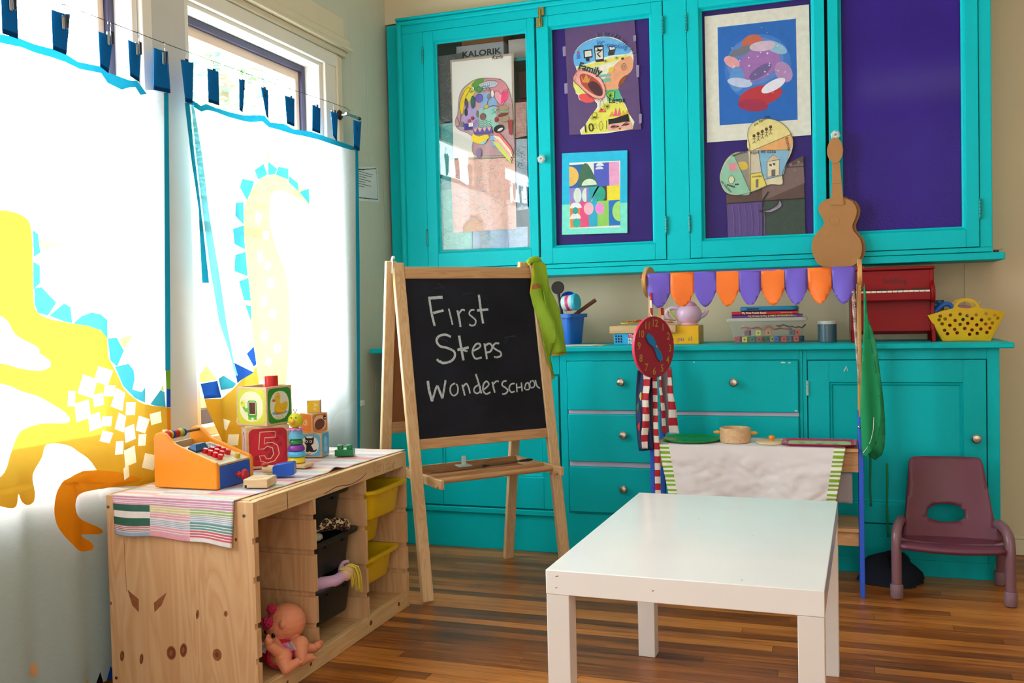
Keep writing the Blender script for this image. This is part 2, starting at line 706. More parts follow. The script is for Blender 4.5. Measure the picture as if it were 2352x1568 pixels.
peach = mat('e8c9ad', .5)
dark_sash = mat('3a3750', .5)
pane_m = glass()
def window(name, y0, y1, z0=WZ[0]):
    z1 = WZ[1]
    b = MB()
    for a0, a1, c0, c1 in ((y0, y0 + .025, z0, z1), (y1 - .025, y1, z0, z1), (y0 + .025, y1 - .025, z0, z0 + .03), (y0 + .025, y1 - .025, z1 - .02, z1)):
        b.box(XW - .13, XW + .004, a0, a1, c0, c1, white_trim)          # jamb
    o = struct(b.build(name, bevel=.003), 'white painted window frame')
    b = MB()
    for a0, a1, c0, c1 in ((y0 + .025, y0 + .05, z0 + .03, z1 - .02), (y1 - .05, y1 - .025, z0 + .03, z1 - .02), (y0 + .05, y1 - .05, z1 - .045, z1 - .02), (y0 + .05, y1 - .05, z0 + .03, z0 + .08)):
        b.box(XW - .085, XW - .06, a0, a1, c0, c1, dark_sash)
    sash = b.build('sash', o, bevel=.002)
    b = MB()
    for a0, a1, c0, c1 in ((y0 + .05, y0 + .075, z0 + .08, z1 - .045), (y1 - .075, y1 - .05, z0 + .08, z1 - .045), (y0 + .075, y1 - .075, z1 - .08, z1 - .045), (y0 + .075, y1 - .075, z0 + .08, z0 + .12), (y0 + .075, y1 - .075, 1.30, 1.335)):
        b.box(XW - .10, XW - .075, a0, a1, c0, c1, peach)
    b.build('inner_sash', o, bevel=.002)
    MB().box(XW - .09, XW - .086, y0 + .06, y1 - .06, z0 + .1, z1 - .06, pane_m).build('pane', o)
    return o
window('window_1', *W1, .55)
window('window_2', *W2)
# casings: broad flat post between the windows, moulded side and head casings, stool
post = mat('cfccc4', .5, vary=.02)
struct(MB().box(XW, XW + .014, W1[1] + .045, W2[0] - .005, WZ[0], 2.12, post).build('trim_1', bevel=.002))
b = MB()
for y0, y1, w in ((W1[1], W1[1] + .045, .02), (W2[1], W2[1] + .085, .018), (W2[1] + .085, W2[1] + .125, .026), (W2[1] + .125, W2[1] + .14, .016)):
    b.box(XW, XW + w, y0, y1, WZ[0], 2.07, white_trim if y0 < 3.45 else cream_trim)
b.box(XW, XW + .0215, 1.2, 3.5, 2.02, 2.075, white_trim)
b.box(XW, XW + .03, 1.2, 3.56, 2.075, 2.10, cream_trim)
b.box(XW, XW + .05, 1.2, 3.58, 2.10, 2.118, cream_trim)
b.box(XW, XW + .04, 1.2, 3.575, 2.118, 2.15, cream_trim)
b.box(XW, XW + .022, 1.2, 3.56, 2.15, 2.24, cream_trim)
struct(b.build('trim_2', bevel=.004))
struct(MB().box(XW - .06, XW + .018, 2.34, 3.575, .595, .62, white_trim).box(XW, XW + .012, 2.34, 3.55, .53, .595, white_trim).box(XW - .06, XW + .018, 1.2, 2.34, .525, .55, white_trim).box(XW, XW + .05, 3.565, 3.60, .618, .642, white_trim).build('trim_4', bevel=.004))

# ---------------------------------------------------------------- tree outside the second window
leafm = [mat(h, .5, trans=.4) for h in ('5f8f4a', '7fa95c', '4a7a52', '9bbf70')]
t = thing('garden_tree', 'leafy green tree outside the right window above the curtain', 'tree', (-6.2, 8.6, 0))
MB().tube([(-6.2, 8.6, 0), (-6.15, 8.6, 2), (-6.2, 8.65, 3.6)], [.16, .12, .05], mat('5b4a3a', .8), 10).build('trunk', t)
b = MB()
rr = random.Random(3)
for i in range(2600):
    a, c, d = rr.gauss(0, .55), rr.gauss(0, .5), rr.gauss(0, .62)
    p = Vector((-6.2 + a, 8.6 + c, 3.35 + d))
    q = Matrix.Rotation(rr.uniform(0, 6.3), 3, 'Z') @ Matrix.Rotation(rr.uniform(-1, 1), 3, 'X')
    s_ = rr.uniform(.035, .075)
    b.add([p + q @ Vector(v) * s_ for v in ((-1, 0, 0), (0, -.5, .1), (1, 0, 0), (0, .5, .1))], [(0, 1, 2, 3)], rr.choice(leafm))
b.build('foliage', t)

# ================================================================ TURQUOISE BUILT-IN
teal = mat('00b8c0', .45, spec=.12, vary=.03, vscale=4, bump=.05, bscale=25)
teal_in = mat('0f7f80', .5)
chip = mat('d8dcd4', .6)
lilac = mat('c9c0d8', .6)
purple = mat('331c82', .5, spec=.12, vary=.12, vscale=5)
purple2 = mat('33246c', .6, spec=.12, vary=.12, vscale=5)
nickel = mat('b9b2a6', .28, 1, vary=.04)
brass = mat('a8925a', .35, 1)
crystal = mat('dfe8ea', .08, 0, .9, clear=.35)
old_glass = glass((1, 1, 1), .018, .02, .85)
cab_glass = glass((1, 1, 1), .0, .1, .15)
hinge_m = mat('0a8f8f', .4)

UY = 3.93
uc = thing('upper_cabinet', 'long turquoise wall cabinet with four glass doors above the counter', 'cabinet', (-.68, UY, 1.155))
b = MB()
b.box(-1.885, .529, UY + .02, 4.17, 1.185, 1.20, teal)                 # floor
b.box(-1.885, .529, UY + .02, 4.17, 2.29, 2.31, teal)
b.box(-1.885, -1.865, UY + .02, 4.17, 1.2, 2.29, teal)
b.box(.509, .529, UY + .02, 4.17, 1.2, 2.29, teal)
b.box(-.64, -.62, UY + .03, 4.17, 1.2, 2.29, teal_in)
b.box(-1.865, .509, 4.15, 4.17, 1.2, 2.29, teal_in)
b.build('carcass', uc)
b = MB()
DX = [(-1.758, -1.2325), (-1.2275, -.682), (-.586, -.052), (-.044, .487)]
DZ = (1.203, 2.262)
for x0, x1 in ((-1.885, DX[0][0]), (DX[1][1], DX[2][0]), (DX[3][1], .529)):
    b.box(x0, x1, UY, UY + .02, DZ[0], DZ[1], teal)
b.box(-1.885, .529, UY, UY + .02, 1.185, DZ[0], teal)
b.box(-1.885, .529, UY, UY + .02, DZ[1], 2.315, teal)
b.build('face_frame', uc, bevel=.002)
b = MB()
b.box(-1.885, .545, UY - .012, UY + .06, 2.297, 2.318, teal)
b.box(-1.885, .55, UY - .022, UY + .06, 2.318, 2.33, teal)
b.build('crown_moulding', uc, bevel=.005)
b = MB().tube([(-1.872, UY - .002, 1.19), (-1.872, UY - .002, 2.3)], .014, teal, 12)
b.box(-1.955, -1.885, UY + .04, UY + .05, 1.185, 2.32, teal)
b.build('corner_bead', uc)
MB().box(-1.885, .57, UY - .004, 4.17, 1.155, 1.183, teal).build('bottom_shelf', uc, bevel=.003)
GL = [(-1.695, -1.28), (-1.160, -.741), (-.525, -.104), (.008, .428)]
GZ = (1.284, 2.203)
def hinge(door, x, z):
    b = MB()
    for i in range(5):
        b.tube([(x, UY - .006, z - .03 + i * .0122), (x, UY - .006, z - .0192 + i * .0122)], .0055, hinge_m, 8)
    b.ball((x, UY - .006, z + .034), .005, hinge_m, 8)
    b.ball((x, UY - .006, z - .034), .005, hinge_m, 8)
    b.build('hinge', door)
doors = []
for i in range(4):
    (x0, x1), (g0, g1) = DX[i], GL[i]
    b = MB()
    for a0, a1, c0, c1 in ((x0 + .002, g0 - .012, DZ[0] + .002, DZ[1] - .002), (g1 + .012, x1 - .002, DZ[0] + .002, DZ[1] - .002), (g0 - .012, g1 + .012, DZ[0] + .002, GZ[0] - .012), (g0 - .012, g1 + .012, GZ[1] + .012, DZ[1] - .002)):
        b.box(a0, a1, UY - .004, UY + .022, c0, c1, teal)
    # sloping glazing bead
    def ringb(d, y):
        return [(g0 - d, y, GZ[0] - d), (g1 + d, y, GZ[0] - d), (g1 + d, y, GZ[1] + d), (g0 - d, y, GZ[1] + d)]
    b.loft([ringb(.012, UY - .003), ringb(.007, UY + .004), ringb(.006, UY + .008), ringb(0, UY + .012), ringb(0, UY + .02)], teal, False, False)
    d = b.build('door', uc, bevel=.0018)
    doors.append(d)
    MB().box(g0 - .004, g1 + .004, UY + .012, UY + .0145, GZ[0] - .004, GZ[1] + .004, cab_glass if i else old_glass).build('glass_pane', d)
    for z in (1.345, 2.16):
        hinge(d, (x0, x1, x0, x1)[i], z)
    if i:
        b = MB().grid(10, 20, lambda u, v: (g0 - .003 + u * (g1 - g0 + .006), UY + .027 + .003 * math.sin(v * 21 + u * 2) * math.sin(u * 3), GZ[0] - .003 + v * (GZ[1] - GZ[0] + .006)), purple if i == 3 else purple2)
        b.build('backing_paper', d)
for i, x, z in ((1, -1.207, 1.652), (3, -.018, 1.655)):
    b = MB().lathe([(.006, 0), (.006, .012), (.011, .013), (.019, .02), (.019, .027), (.013, .034), (.0, .034)], (x, UY - .004, z), crystal, (0, -1, 0), 6)
    b.lathe([(.012, 0), (.009, .004), (.004, .006)], (x, UY - .0035, z), nickel, (0, -1, 0), 12)
    b.ball((x, UY - .039, z), .004, nickel, 8)
    b.build('crystal_knob', doors[i])
b = MB()
b.box(-1.213, -1.187, UY - .012, UY - .004, 2.262, 2.298, brass).box(-1.222, -1.195, UY - .012, UY - .004, 2.215, 2.255, brass)
b.tube([(-1.205, UY - .016, 2.22), (-1.203, UY - .016, 2.288)], .005, brass, 8)
b.ball((-1.204, UY - .02, 2.243), .006, brass, 8)
b.build('bolt_latch', uc, bevel=.001)

# base units
BY = 3.75
def knob(parent, x, z, y):
    b = MB().lathe([(.008, 0), (.006, .006), (.005, .012), (.011, .016), (.0165, .021), (.0165, .026), (.012, .031), (.0, .0335)], (x, y, z), nickel, (0, -1, 0), 20)
    return b.build('knob', parent)
# left unit: a panelled door behind the easel
u = thing('base_cabinet', 'turquoise base cabinet with one panelled door behind the easel', 'cabinet', (-1.49, BY, 0))
b = MB().box(-1.885, -1.102, BY + .02, 4.165, .0, .835, teal)
b.box(-1.885, -1.102, BY, BY + .02, 0, .165, teal).box(-1.885, -1.74, BY, BY + .02, .165, .835, teal).box(-1.74, -1.102, BY, BY + .02, .74, .835, teal)
b.box(-1.955, -1.885, BY + .22, BY + .23, 0, .835, teal)
b.build('carcass', u, bevel=.002)
def panel_door(x0, x1, z0, z1, p0, p1, q0, q1, par, y):
    b = MB()
    for a0, a1, c0, c1 in ((x0, p0, z0, z1), (p1, x1, z0, z1), (p0, p1, z0, q0), (p0, p1, q1, z1)):
        b.box(a0, a1, y - .004, y + .02, c0, c1, teal)
    def rg(d, yy): return [(p0 + d, yy, q0 + d), (p1 - d, yy, q0 + d), (p1 - d, yy, q1 - d), (p0 + d, yy, q1 - d)]
    b.loft([rg(0, y - .003), rg(.004, y + .003), rg(.008, y), rg(.012, y + .007), rg(.014, y + .007)], teal, False, True)
    return b.build('door', par, bevel=.0015)
panel_door(-1.736, -1.108, .182, .734, -1.632, -1.178, .31, .66, u, BY)
MB().box(-1.885, -1.106, BY - .012, BY, .152, .176, teal).build('ledge', u, bevel=.004)
# drawer unit
u = thing('drawer_cabinet', 'turquoise base cabinet of three drawers with silver knobs, one drawer above another', 'cabinet', (-.62, BY, 0))
b = MB().box(-1.1, -.1455, BY + .006, 4.165, 0, .835, teal)
b.build('carcass', u)
b = MB()
for a0, a1, c0, c1 in ((-1.1, -1.07, .17, .835), (-.157, -.1455, .17, .835), (-1.07, -.157, .797, .835), (-1.1, -.1455, 0, .17)):
    b.box(a0, a1, BY - .003, BY + .006, c0, c1, teal)
b.build('face_frame', u, bevel=.0015)
b = MB()
for c0, c1 in ((.581, .596), (.366, .386)):
    b.box(-1.066, -.161, BY + .0, BY + .006, c0, c1, lilac)
part(b.build('rail', u), 'unpainted lilac strips between the drawers')
for c0, c1, ks in ((.597, .795, (-.839, -.398)), (.387, .580, (-.833,)), (.18, .365, (-.836,))):
    d = MB().box(-1.066, -.161, BY - .014, BY + .004, c0, c1, teal).build('drawer', u, bevel=.003)
    for x in ks:
        knob(d, x, (.712 if c0 > .5 else .5 if c0 > .3 else .283), BY - .014)
    if c0 > .5:
        b = MB()
        for x, z, w in ((-.215, .787, .009), (-.192, .786, .005), (-.17, .604, .006), (-.55, .79, .003)):
            b.poly(ell(x, z, w, .0028, 9), FY(BY - .0142), chip)
        b.build('paint_chips', d)['kind'] = 'stuff'
# right unit
u = thing('base_cabinet', 'turquoise base cabinet with one panelled door behind the plum chair', 'cabinet', (.19, BY, 0))
b = MB().box(-.145, .524, BY + .02, 4.165, .06, .835, teal).box(-.145, .505, BY + .02, 4.165, 0, .06, teal)
for a0, a1, c0, c1 in ((-.145, -.13, .06, .835), (.484, .524, .06, .835), (-.13, .484, .796, .835), (-.13, .484, .06, .185), (-.145, .505, 0, .06)):
    b.box(a0, a1, BY, BY + .02, c0, c1, teal)
b.build('carcass', u, bevel=.0015)
d = panel_door(-.126, .480, .19, .793, -.05, .406, .262, .712, u, BY)
b = MB()
for i in range(4):
    b.tube([(-.128, BY - .007, .662 + i * .0142), (-.128, BY - .007, .6755 + i * .0142)], .0055, mat('8fc9c6', .4), 8)
b.build('hinge', d)
knob(d, .445, .513, BY - .004)
b = MB()
for p in ([(.000, .752), (.01, .772), (.013, .772), (.004, .752)], [(.012, .768), (.017, .754), (.014, .754)], ell(.18, .062, .006, .004, 8), ell(-.04, .05, .008, .004, 8), ell(.05, .053, .003, .003, 8)):
    b.poly(p, FY(BY - .0045), chip)
b.build('paint_chips', d)['kind'] = 'stuff'
# worktop
b = MB().box(-1.955, .567, 3.715, 4.17, .835, .855, teal)
o = tag(b.build('countertop', bevel=.004), 'turquoise painted worktop running over the base cabinets', 'countertop')

# ================================================================ ARTWORK TAPED BEHIND THE GLASS
INK = mat('1c1a1e', .7, vary=0)
def ink(h): return mat(h, .75, vary=.1, vscale=40)
white_paper = mat('e8e8e0', .75, vary=.02)
def sheet_of_paper(name, label, y, outline, m, cat='drawing', group=None, curl=.0):
    fr = FY(y)
    b = MB().prism(outline, fr, .0007, m)
    return b, fr, .0008
L1 = UY + .020

# textured rubbings pasted on the first door (each a sheet)
def rubbing(label, poly, cols, y, seed, curls):
    r = random.Random(seed)
    fr = FY(y)
    b = MB().prism(poly, fr, .0006, cols[0])
    x0, x1 = min(p[0] for p in poly) + .006, max(p[0] for p in poly) - .006
    z0, z1 = min(p[1] for p in poly) + .006, max(p[1] for p in poly) - .006
    for k in range(curls):
        cx, cz = r.uniform(x0, x1), r.uniform(z0, z1)
        R, a = r.uniform(.006, .03), r.uniform(0, 360)
        arc = [p for p in ell(cx, cz, R, R * .7, 8, 0, a, a + r.uniform(60, 170)) if x0 < p[0] < x1 and z0 < p[1] < z1 and inside(p, poly)]
        if len(arc) > 2:
            b.line(arc, r.uniform(.0008, .002), fr, r.choice(cols[1:]), .0008)
    tag(b.build('textured_paper'), label, 'drawing', 'textured rubbings behind the first glass door')
c = ink
rubbing('dark grey rubbing behind the top left of the first glass pane', [(-1.702,2.153),(-1.584,2.155),(-1.583,1.871),(-1.706,1.853)], (c('4c5558'), c('2f3638'), c('767f80')), L1 + .007, 1, 90)
rubbing('turquoise rubbing low at the left edge of the first glass pane', [(-1.710,1.851),(-1.613,1.854),(-1.616,1.564),(-1.714,1.559)], (c('5aa7a4'), c('3c8784'), c('86c6c0')), L1 + .007, 2, 60)
rubbing('pale mint rubbing in the bottom left corner of the first glass pane', [(-1.714,1.557),(-1.612,1.562),(-1.553,1.361),(-1.554,1.288),(-1.713,1.291)], (c('7fc5b4'), c('5b8f86'), c('a8dccd')), L1 + .006, 3, 110)
rubbing('lavender and sky blue rubbing along the bottom of the first glass pane', [(-1.550,1.371),(-1.293,1.373),(-1.295,1.282),(-1.552,1.288)], (c('a9bfd8'), c('c0b4da'), c('7ea9d0'), c('86c6a0')), L1 + .0055, 4, 90)
rubbing('salmon brown rubbing at the right edge of the first glass pane', [(-1.336,1.913),(-1.284,1.912),(-1.288,1.766),(-1.340,1.759)], (c('b08a80'), c('8c5f58'), c('c9a79c')), L1 + .006, 5, 50)
rubbing('blue grey rubbing at the right edge below the salmon one', [(-1.340,1.755),(-1.286,1.754),(-1.291,1.449),(-1.344,1.444)], (c('9fb0bd'), c('667480'), c('c2d0da')), L1 + .0055, 6, 80)
rubbing('peach and lilac rubbing hanging under the white skull drawing', [(-1.648,1.686),(-1.342,1.675),(-1.343,1.366),(-1.640,1.363)], (c('e6bfb0'), c('d08f86'), c('7fb8b4'), c('c7a3c8'), c('e8a080')), L1 + .001, 7, 190)

# white drawing of a head filled with doodles
fr = FY(L1)
o_ = [(-1.636,2.128),(-1.337,2.126),(-1.341,1.678),(-1.631,1.685)]
b = MB().prism(o_, fr, .0006, ink('b3a594'))
b.poly([(-1.628,2.118),(-1.347,2.116),(-1.353,1.685),(-1.631,1.694)], fr, white_paper, .0008)
K = .0010
def P(p, h):
    b.poly(p, fr, ink(h), K + .000012 * len(b.f))
    return p
def LN(p, w=.0016, h='17151a', closed=False):
    b.line(p, w, fr, ink(h), K + .0032, closed)
head = smooth([(-1.605,1.887),(-1.597,1.957),(-1.579,1.994),(-1.547,2.016),(-1.522,2.028),(-1.481,2.032),(-1.420,2.024),(-1.380,2.003),(-1.357,1.953),(-1.346,1.886),(-1.345,1.792),(-1.345,1.697),(-1.408,1.689),(-1.520,1.696),(-1.540,1.732),(-1.533,1.773),(-1.559,1.798),(-1.594,1.813),(-1.615,1.834),(-1.616,1.863)], True, 3)
P(head, 'c9a2a8'); LN(head, .0014, closed=True)
P([(-1.586,1.956),(-1.573,1.993),(-1.522,2.025),(-1.506,2.015),(-1.534,1.951),(-1.566,1.926)], 'e5dc4a')
P(smooth([(-1.537,2.007),(-1.501,2.032),(-1.465,2.023),(-1.478,1.984),(-1.507,1.970)]), '5f9e3a')
P([(-1.477,2.028),(-1.400,2.022),(-1.360,1.972),(-1.358,1.925),(-1.422,1.939),(-1.482,1.967)], 'd98f9a')
P([(-1.503,1.969),(-1.421,1.965),(-1.419,1.901),(-1.494,1.900)], '8fb4dc')
P([(-1.578,1.936),(-1.505,1.901),(-1.511,1.806),(-1.590,1.820)], 'b7a4d8')
P([(-1.505,1.901),(-1.423,1.901),(-1.359,1.850),(-1.365,1.797),(-1.507,1.806)], '9fd4c6')
P([(-1.418,1.927),(-1.346,1.905),(-1.345,1.801),(-1.405,1.797),(-1.424,1.855)], 'b59a92')
q = P(smooth([(-1.588,1.885),(-1.595,1.928),(-1.573,1.980),(-1.552,1.999),(-1.544,1.990),(-1.565,1.954),(-1.580,1.885)]), 'f0d021'); LN(q, .0013, closed=True)
q = P([(-1.502,2.009),(-1.461,2.018),(-1.420,2.014),(-1.408,2.002),(-1.425,1.988),(-1.478,1.986),(-1.498,1.995)], 'c4cfd8'); LN(q, .0013, closed=True)
for i in range(16):
    P(ell(q[0][0] + .012 + (i % 8) * .0098, q[0][1] - .012 + .008 * (i // 8) + .001 * (i % 8), .0016, .0016, 6), '23222a')
ht = [(-1.402,1.907),(-1.426,1.939),(-1.430,1.962),(-1.413,1.970),(-1.397,1.953),(-1.385,1.969),(-1.369,1.968),(-1.367,1.941),(-1.382,1.920)]
P(smooth(ht), 'f3a3b4'); P([(-1.402,1.910),(-1.397,1.951),(-1.385,1.967),(-1.369,1.966),(-1.369,1.941),(-1.382,1.922)], 'f0417f'); LN(smooth(ht), .0013, closed=True)
for cx, cy, rx, ry, h, rot in ((-1.5313, 1.9892, 0.0088, 0.0113, 'e9e9e0', 0), (-1.5377, 1.9841, 0.0088, 0.0094, 'e0c52e', 0), (-1.5015, 1.9463, 0.0175, 0.0188, '6f62b8', 0), (-1.5619, 1.929, 0.007, 0.0226, '5d5a72', 8), (-1.5308, 1.9318, 0.0105, 0.0282, '2f6e72', 0), (-1.565, 1.891, 0.007, 0.0169, '46424c', 0), (-1.4676, 1.9069, 0.0105, 0.0075, 'd6b62c', 0), (-1.4851, 1.8647, 0.014, 0.0151, '8b5f5c', 0), (-1.5115, 1.8785, 0.0053, 0.0151, '6e7a66', 0), (-1.3886, 1.8939, 0.0246, 0.0113, 'b08f78', -8), (-1.387, 1.8768, 0.0228, 0.0056, '77b48c', -8), (-1.3914, 1.8639, 0.0246, 0.0075, '7a3228', 8), (-1.3838, 1.8443, 0.0211, 0.0132, 'a88d76', 8), (-1.4223, 1.8458, 0.0088, 0.0113, '9c2f36', 0), (-1.4543, 1.9494, 0.0105, 0.0113, '8a8c98', 0), (-1.4377, 1.9592, 0.007, 0.0151, 'e6e6e0', 0), (-1.5851, 1.839, 0.0088, 0.0113, '85808c', 0), (-1.5515, 1.8514, 0.007, 0.0075, 'c24a58', 0), (-1.5347, 1.8614, 0.007, 0.0075, 'b8323e', 0), (-1.4111, 1.805, 0.0246, 0.0169, '2b272c', 10), (-1.4051, 1.8007, 0.014, 0.0056, 'dcdcd8', 20), (-1.4919, 1.7622, 0.0246, 0.0188, '9fcfd6', 0), (-1.4406, 1.7657, 0.0175, 0.0113, '86b6e6', 0), (-1.4269, 1.7417, 0.0193, 0.0132, '86b6e6', 0), (-1.3952, 1.7108, 0.0211, 0.0094, '9cc8ee', 0), (-1.5077, 1.7061, 0.014, 0.0226, '8d7a9c', 0)):
    e_ = ell(cx, cy, rx, ry, 16, rot)
    P(e_, h)
    LN(e_, .0011, closed=True)
P([(-1.573,1.840),(-1.535,1.840),(-1.536,1.812),(-1.573,1.811)], '463c86'); P([(-1.552,1.842),(-1.531,1.842),(-1.531,1.825),(-1.552,1.825)], 'e6e0e0')
q = P([(-1.532,1.815),(-1.445,1.816),(-1.442,1.789),(-1.528,1.790)], '5a55a0'); LN(q, .0013, closed=True)
for k in range(4):
    a0, a1 = q[0], q[1]
    x = a0[0] + (a1[0] - a0[0]) * (k + .5) / 4
    P([(x - .010, q[0][1]), (x + .010, q[0][1]), (x, q[0][1] - .018)], 'd9a792')
P(smooth([(-1.532,1.792),(-1.508,1.779),(-1.467,1.783),(-1.459,1.767),(-1.509,1.748),(-1.537,1.766)]), 'e6c637')
for k, h in enumerate(('d86a6a', 'e6e0b4', 'e8a2b4', 'c4d75c')):
    s_ = k * .012
    q = [(a - s_ * .3, z - s_) for a, z in [(-1.434,1.790),(-1.406,1.782),(-1.355,1.717),(-1.345,1.686),(-1.355,1.694),(-1.414,1.764)]]
    P([p for p in q], h); LN(q, .0011, closed=True)
P([(-1.368,1.835),(-1.348,1.839),(-1.351,1.770),(-1.365,1.778)], '8e3836')
for p in ([(-1.457,1.991),(-1.446,1.968),(-1.459,1.935),(-1.468,1.907),(-1.484,1.895)], [(-1.403,1.901),(-1.443,1.908),(-1.468,1.897)], [(-1.609,1.876),(-1.598,1.842),(-1.606,1.829)], [(-1.588,1.885),(-1.593,1.851),(-1.577,1.827)]):
    LN(smooth(p, False), .0022, '5e2a26')
for k in range(4):
    LN(smooth([(a, z - .008 * k) for a, z in [(-1.527,1.845),(-1.510,1.852),(-1.494,1.841),(-1.477,1.849),(-1.461,1.840),(-1.445,1.846)]], False), .0011)
    LN(ell(-1.50 + .018 * k, 1.79, .006, .012, 10), .0013, closed=True)
LN([(-1.439,1.891),(-1.424,1.871),(-1.411,1.877),(-1.427,1.897),(-1.439,1.891)], .0013); LN([(-1.444,1.872),(-1.407,1.892)], .0012)
b.text('COS', [(-1.515,1.974)][0][0], [(-1.515,1.974)][0][1], .035, fr, ink('2d8b8e'), K + .0034)
b.text('Karla', [(-1.436,2.109)][0][0], [(-1.436,2.109)][0][1], .024, fr, INK, K + .002, shear=.2)
tag(b.build('head_drawing'), 'white drawing of a doodle-filled head with a pink heart, upper left glass door', 'drawing')

# purple sheet with a second doodled head
fr = FY(UY + .0215)
o_ = [(-1.105,2.204),(-.8037,2.207),(-.7831,1.750),(-1.094,1.752)]
b = MB().prism(o_, fr, .0006, ink('5b4470'))
hd = smooth([(-1.068,2.060),(-1.067,2.091),(-1.047,2.120),(-1.014,2.140),(-.9668,2.151),(-.9198,2.149),(-.8735,2.133),(-.8371,2.103),(-.8155,2.076),(-.8105,2.045),(-.8168,2.009),(-.8395,1.981),(-.8677,1.960),(-.8775,1.934),(-.8763,1.901),(-.8634,1.893),(-.86,1.878),(-.8493,1.859),(-.8334,1.818),(-.8199,1.755),(-1.042,1.750),(-1.022,1.792),(-.9924,1.832),(-.969,1.861),(-.9799,1.886),(-1.020,1.886),(-1.048,1.899),(-1.052,1.918),(-1.063,1.927),(-1.061,1.939),(-1.072,1.957),(-1.066,1.971),(-1.073,1.983),(-1.059,2.007),(-1.057,2.029)], True, 2)
P(hd, 'dedcc6')
P(smooth([(-1.068,2.060),(-1.063,2.099),(-1.014,2.138),(-.9199,2.147),(-.8371,2.103),(-.8266,2.070),(-.9121,2.068),(-.9878,2.051),(-1.055,2.040)]), '5fa8d8')
P([(-1.057,2.033),(-.9879,2.044),(-.9123,2.057),(-.8378,2.064),(-.8381,2.051),(-.9315,2.038),(-1.046,2.021)], 'd6cf5e')
P(smooth([(-.9057,2.013),(-.866,2.045),(-.8196,2.055),(-.8169,2.000),(-.8696,1.959),(-.8776,1.927),(-.93,1.925),(-.9327,1.980)]), 'd99a72')
P([(-1.073,1.983),(-1.047,1.969),(-1.019,1.921),(-1.019,1.908),(-1.059,1.926),(-1.072,1.957)], 'd8dc74')
P([(-.9337,1.927),(-.8776,1.927),(-.8635,1.889),(-.8638,1.875),(-.9253,1.881)], '4fae8a')
P([(-.9924,1.832),(-.9253,1.881),(-.8565,1.867),(-.8334,1.818),(-.8199,1.755),(-1.042,1.750)], 'd8d458')
P(smooth([(-1.048,1.918),(-1.010,1.918),(-.9798,1.889),(-1.010,1.881),(-1.041,1.895)]), 'd8504e')
m0 = smooth([(-1.073,1.987),(-1.045,2.028),(-1.017,2.021),(-.9607,1.988),(-.937,1.949),(-.934,1.912),(-.9457,1.893),(-.9796,1.897),(-1.019,1.926),(-1.047,1.955)])
P(m0, 'e2a29a'); LN(m0, .002, '7a2a2a', True)
P(smooth([(-1.042,2.002),(-1.012,2.002),(-.9667,1.972),(-.9449,1.933),(-.9492,1.905),(-.9793,1.911),(-1.013,1.937),(-1.037,1.965)]), 'a5452c')
P(smooth([(-1.009,1.956),(-.9857,1.970),(-.9596,1.950),(-.9452,1.919),(-.953,1.905),(-.9792,1.915)]), '4c2a34')
P([(-1.038,2.001),(-1.027,1.978),(-1.015,2.003),(-1.004,1.980),(-.9927,1.995),(-1.005,1.965),(-1.031,1.968)], 'c98a4a')
for k in range(16):
    a0, a1 = m0[(k * 2) % len(m0)], m0[(k * 2 + 3) % len(m0)]
    LN([a0, (a0[0] * .8 + a1[0] * .2 + .006, a0[1] - .012), a1], .0012, 'a03a36')
ear = smooth([(-.8775,1.934),(-.8695,1.962),(-.8431,1.981),(-.8473,1.960),(-.8662,1.940)])
P(ear, '8a4a26')
for q, h in (([(-1.025,2.103),(-.9866,2.104),(-.9855,2.069),(-1.023,2.069)], '2a2830'), ([(-1.019,2.098),(-.9905,2.099),(-.9891,2.075),(-1.018,2.074)], 'd6d6cc'), ([(-.9788,2.118),(-.9374,2.116),(-.9369,2.047),(-.9727,2.048)], '2a2830'), ([(-.9733,2.108),(-.9413,2.108),(-.9404,2.059),(-.9706,2.058)], 'd6d6cc'), ([(-.9169,2.109),(-.887,2.109),(-.8856,2.087),(-.9136,2.085)], '2a2830'), ([(-.9114,2.104),(-.889,2.104),(-.8892,2.093),(-.9098,2.092)], 'd6d6cc'), ([(-.9174,2.085),(-.8875,2.086),(-.8934,2.070),(-.9177,2.069)], '34323a'), ([(-1.055,2.089),(-1.040,2.091),(-1.039,2.071),(-1.054,2.069)], '3a6ec4'), ([(-1.055,2.091),(-1.048,2.105),(-1.040,2.093)], 'c23a36'), ([(-1.016,2.069),(-.9988,2.069),(-.9991,2.054),(-1.014,2.056)], '2a2830')):
    P(q, h)
for q in ([(-.964,2.103),(-.9492,2.091),(-.9644,2.081),(-.9515,2.067)], [(-.968,2.093),(-.9415,2.097)]):
    LN(q, .005, '23212a')
LN(ell(*[(-.8517,2.015)][0], .011, .014, 14), .0016, '55504c', True)
LN(ell(*[(-.8517,2.015)][0], .005, .006, 10), .0016, '55504c', True)
for px_ in [(-.9294,2.048),(-.8825,2.056)]:
    for k in range(3):
        a = math.radians(60 * k + 20)
        LN([(px_[0] - .008 * math.cos(a), px_[1] - .008 * math.sin(a)), (px_[0] + .008 * math.cos(a), px_[1] + .008 * math.sin(a))], .0012)
P(ell(*[(-.8566,2.050)][0], .006, .005), '2c2a2c'); P(ell(*[(-.9058,2.010)][0], .012, .010), 'd6b43a')
P([(-.955,1.993),(-.9099,1.994),(-.9101,1.983),(-.9533,1.982)], '6fae9e'); P([(-.9478,1.974),(-.9102,1.976),(-.9105,1.961),(-.9462,1.961)], '6fae9e')
P([(-.9304,1.907),(-.9114,1.921),(-.8928,1.916),(-.897,1.889),(-.9121,1.885)], '8fcf4a'); LN([(-.9304,1.907),(-.9114,1.921),(-.8928,1.916),(-.897,1.889),(-.9121,1.885)], .0018, '2a3a1e', True)
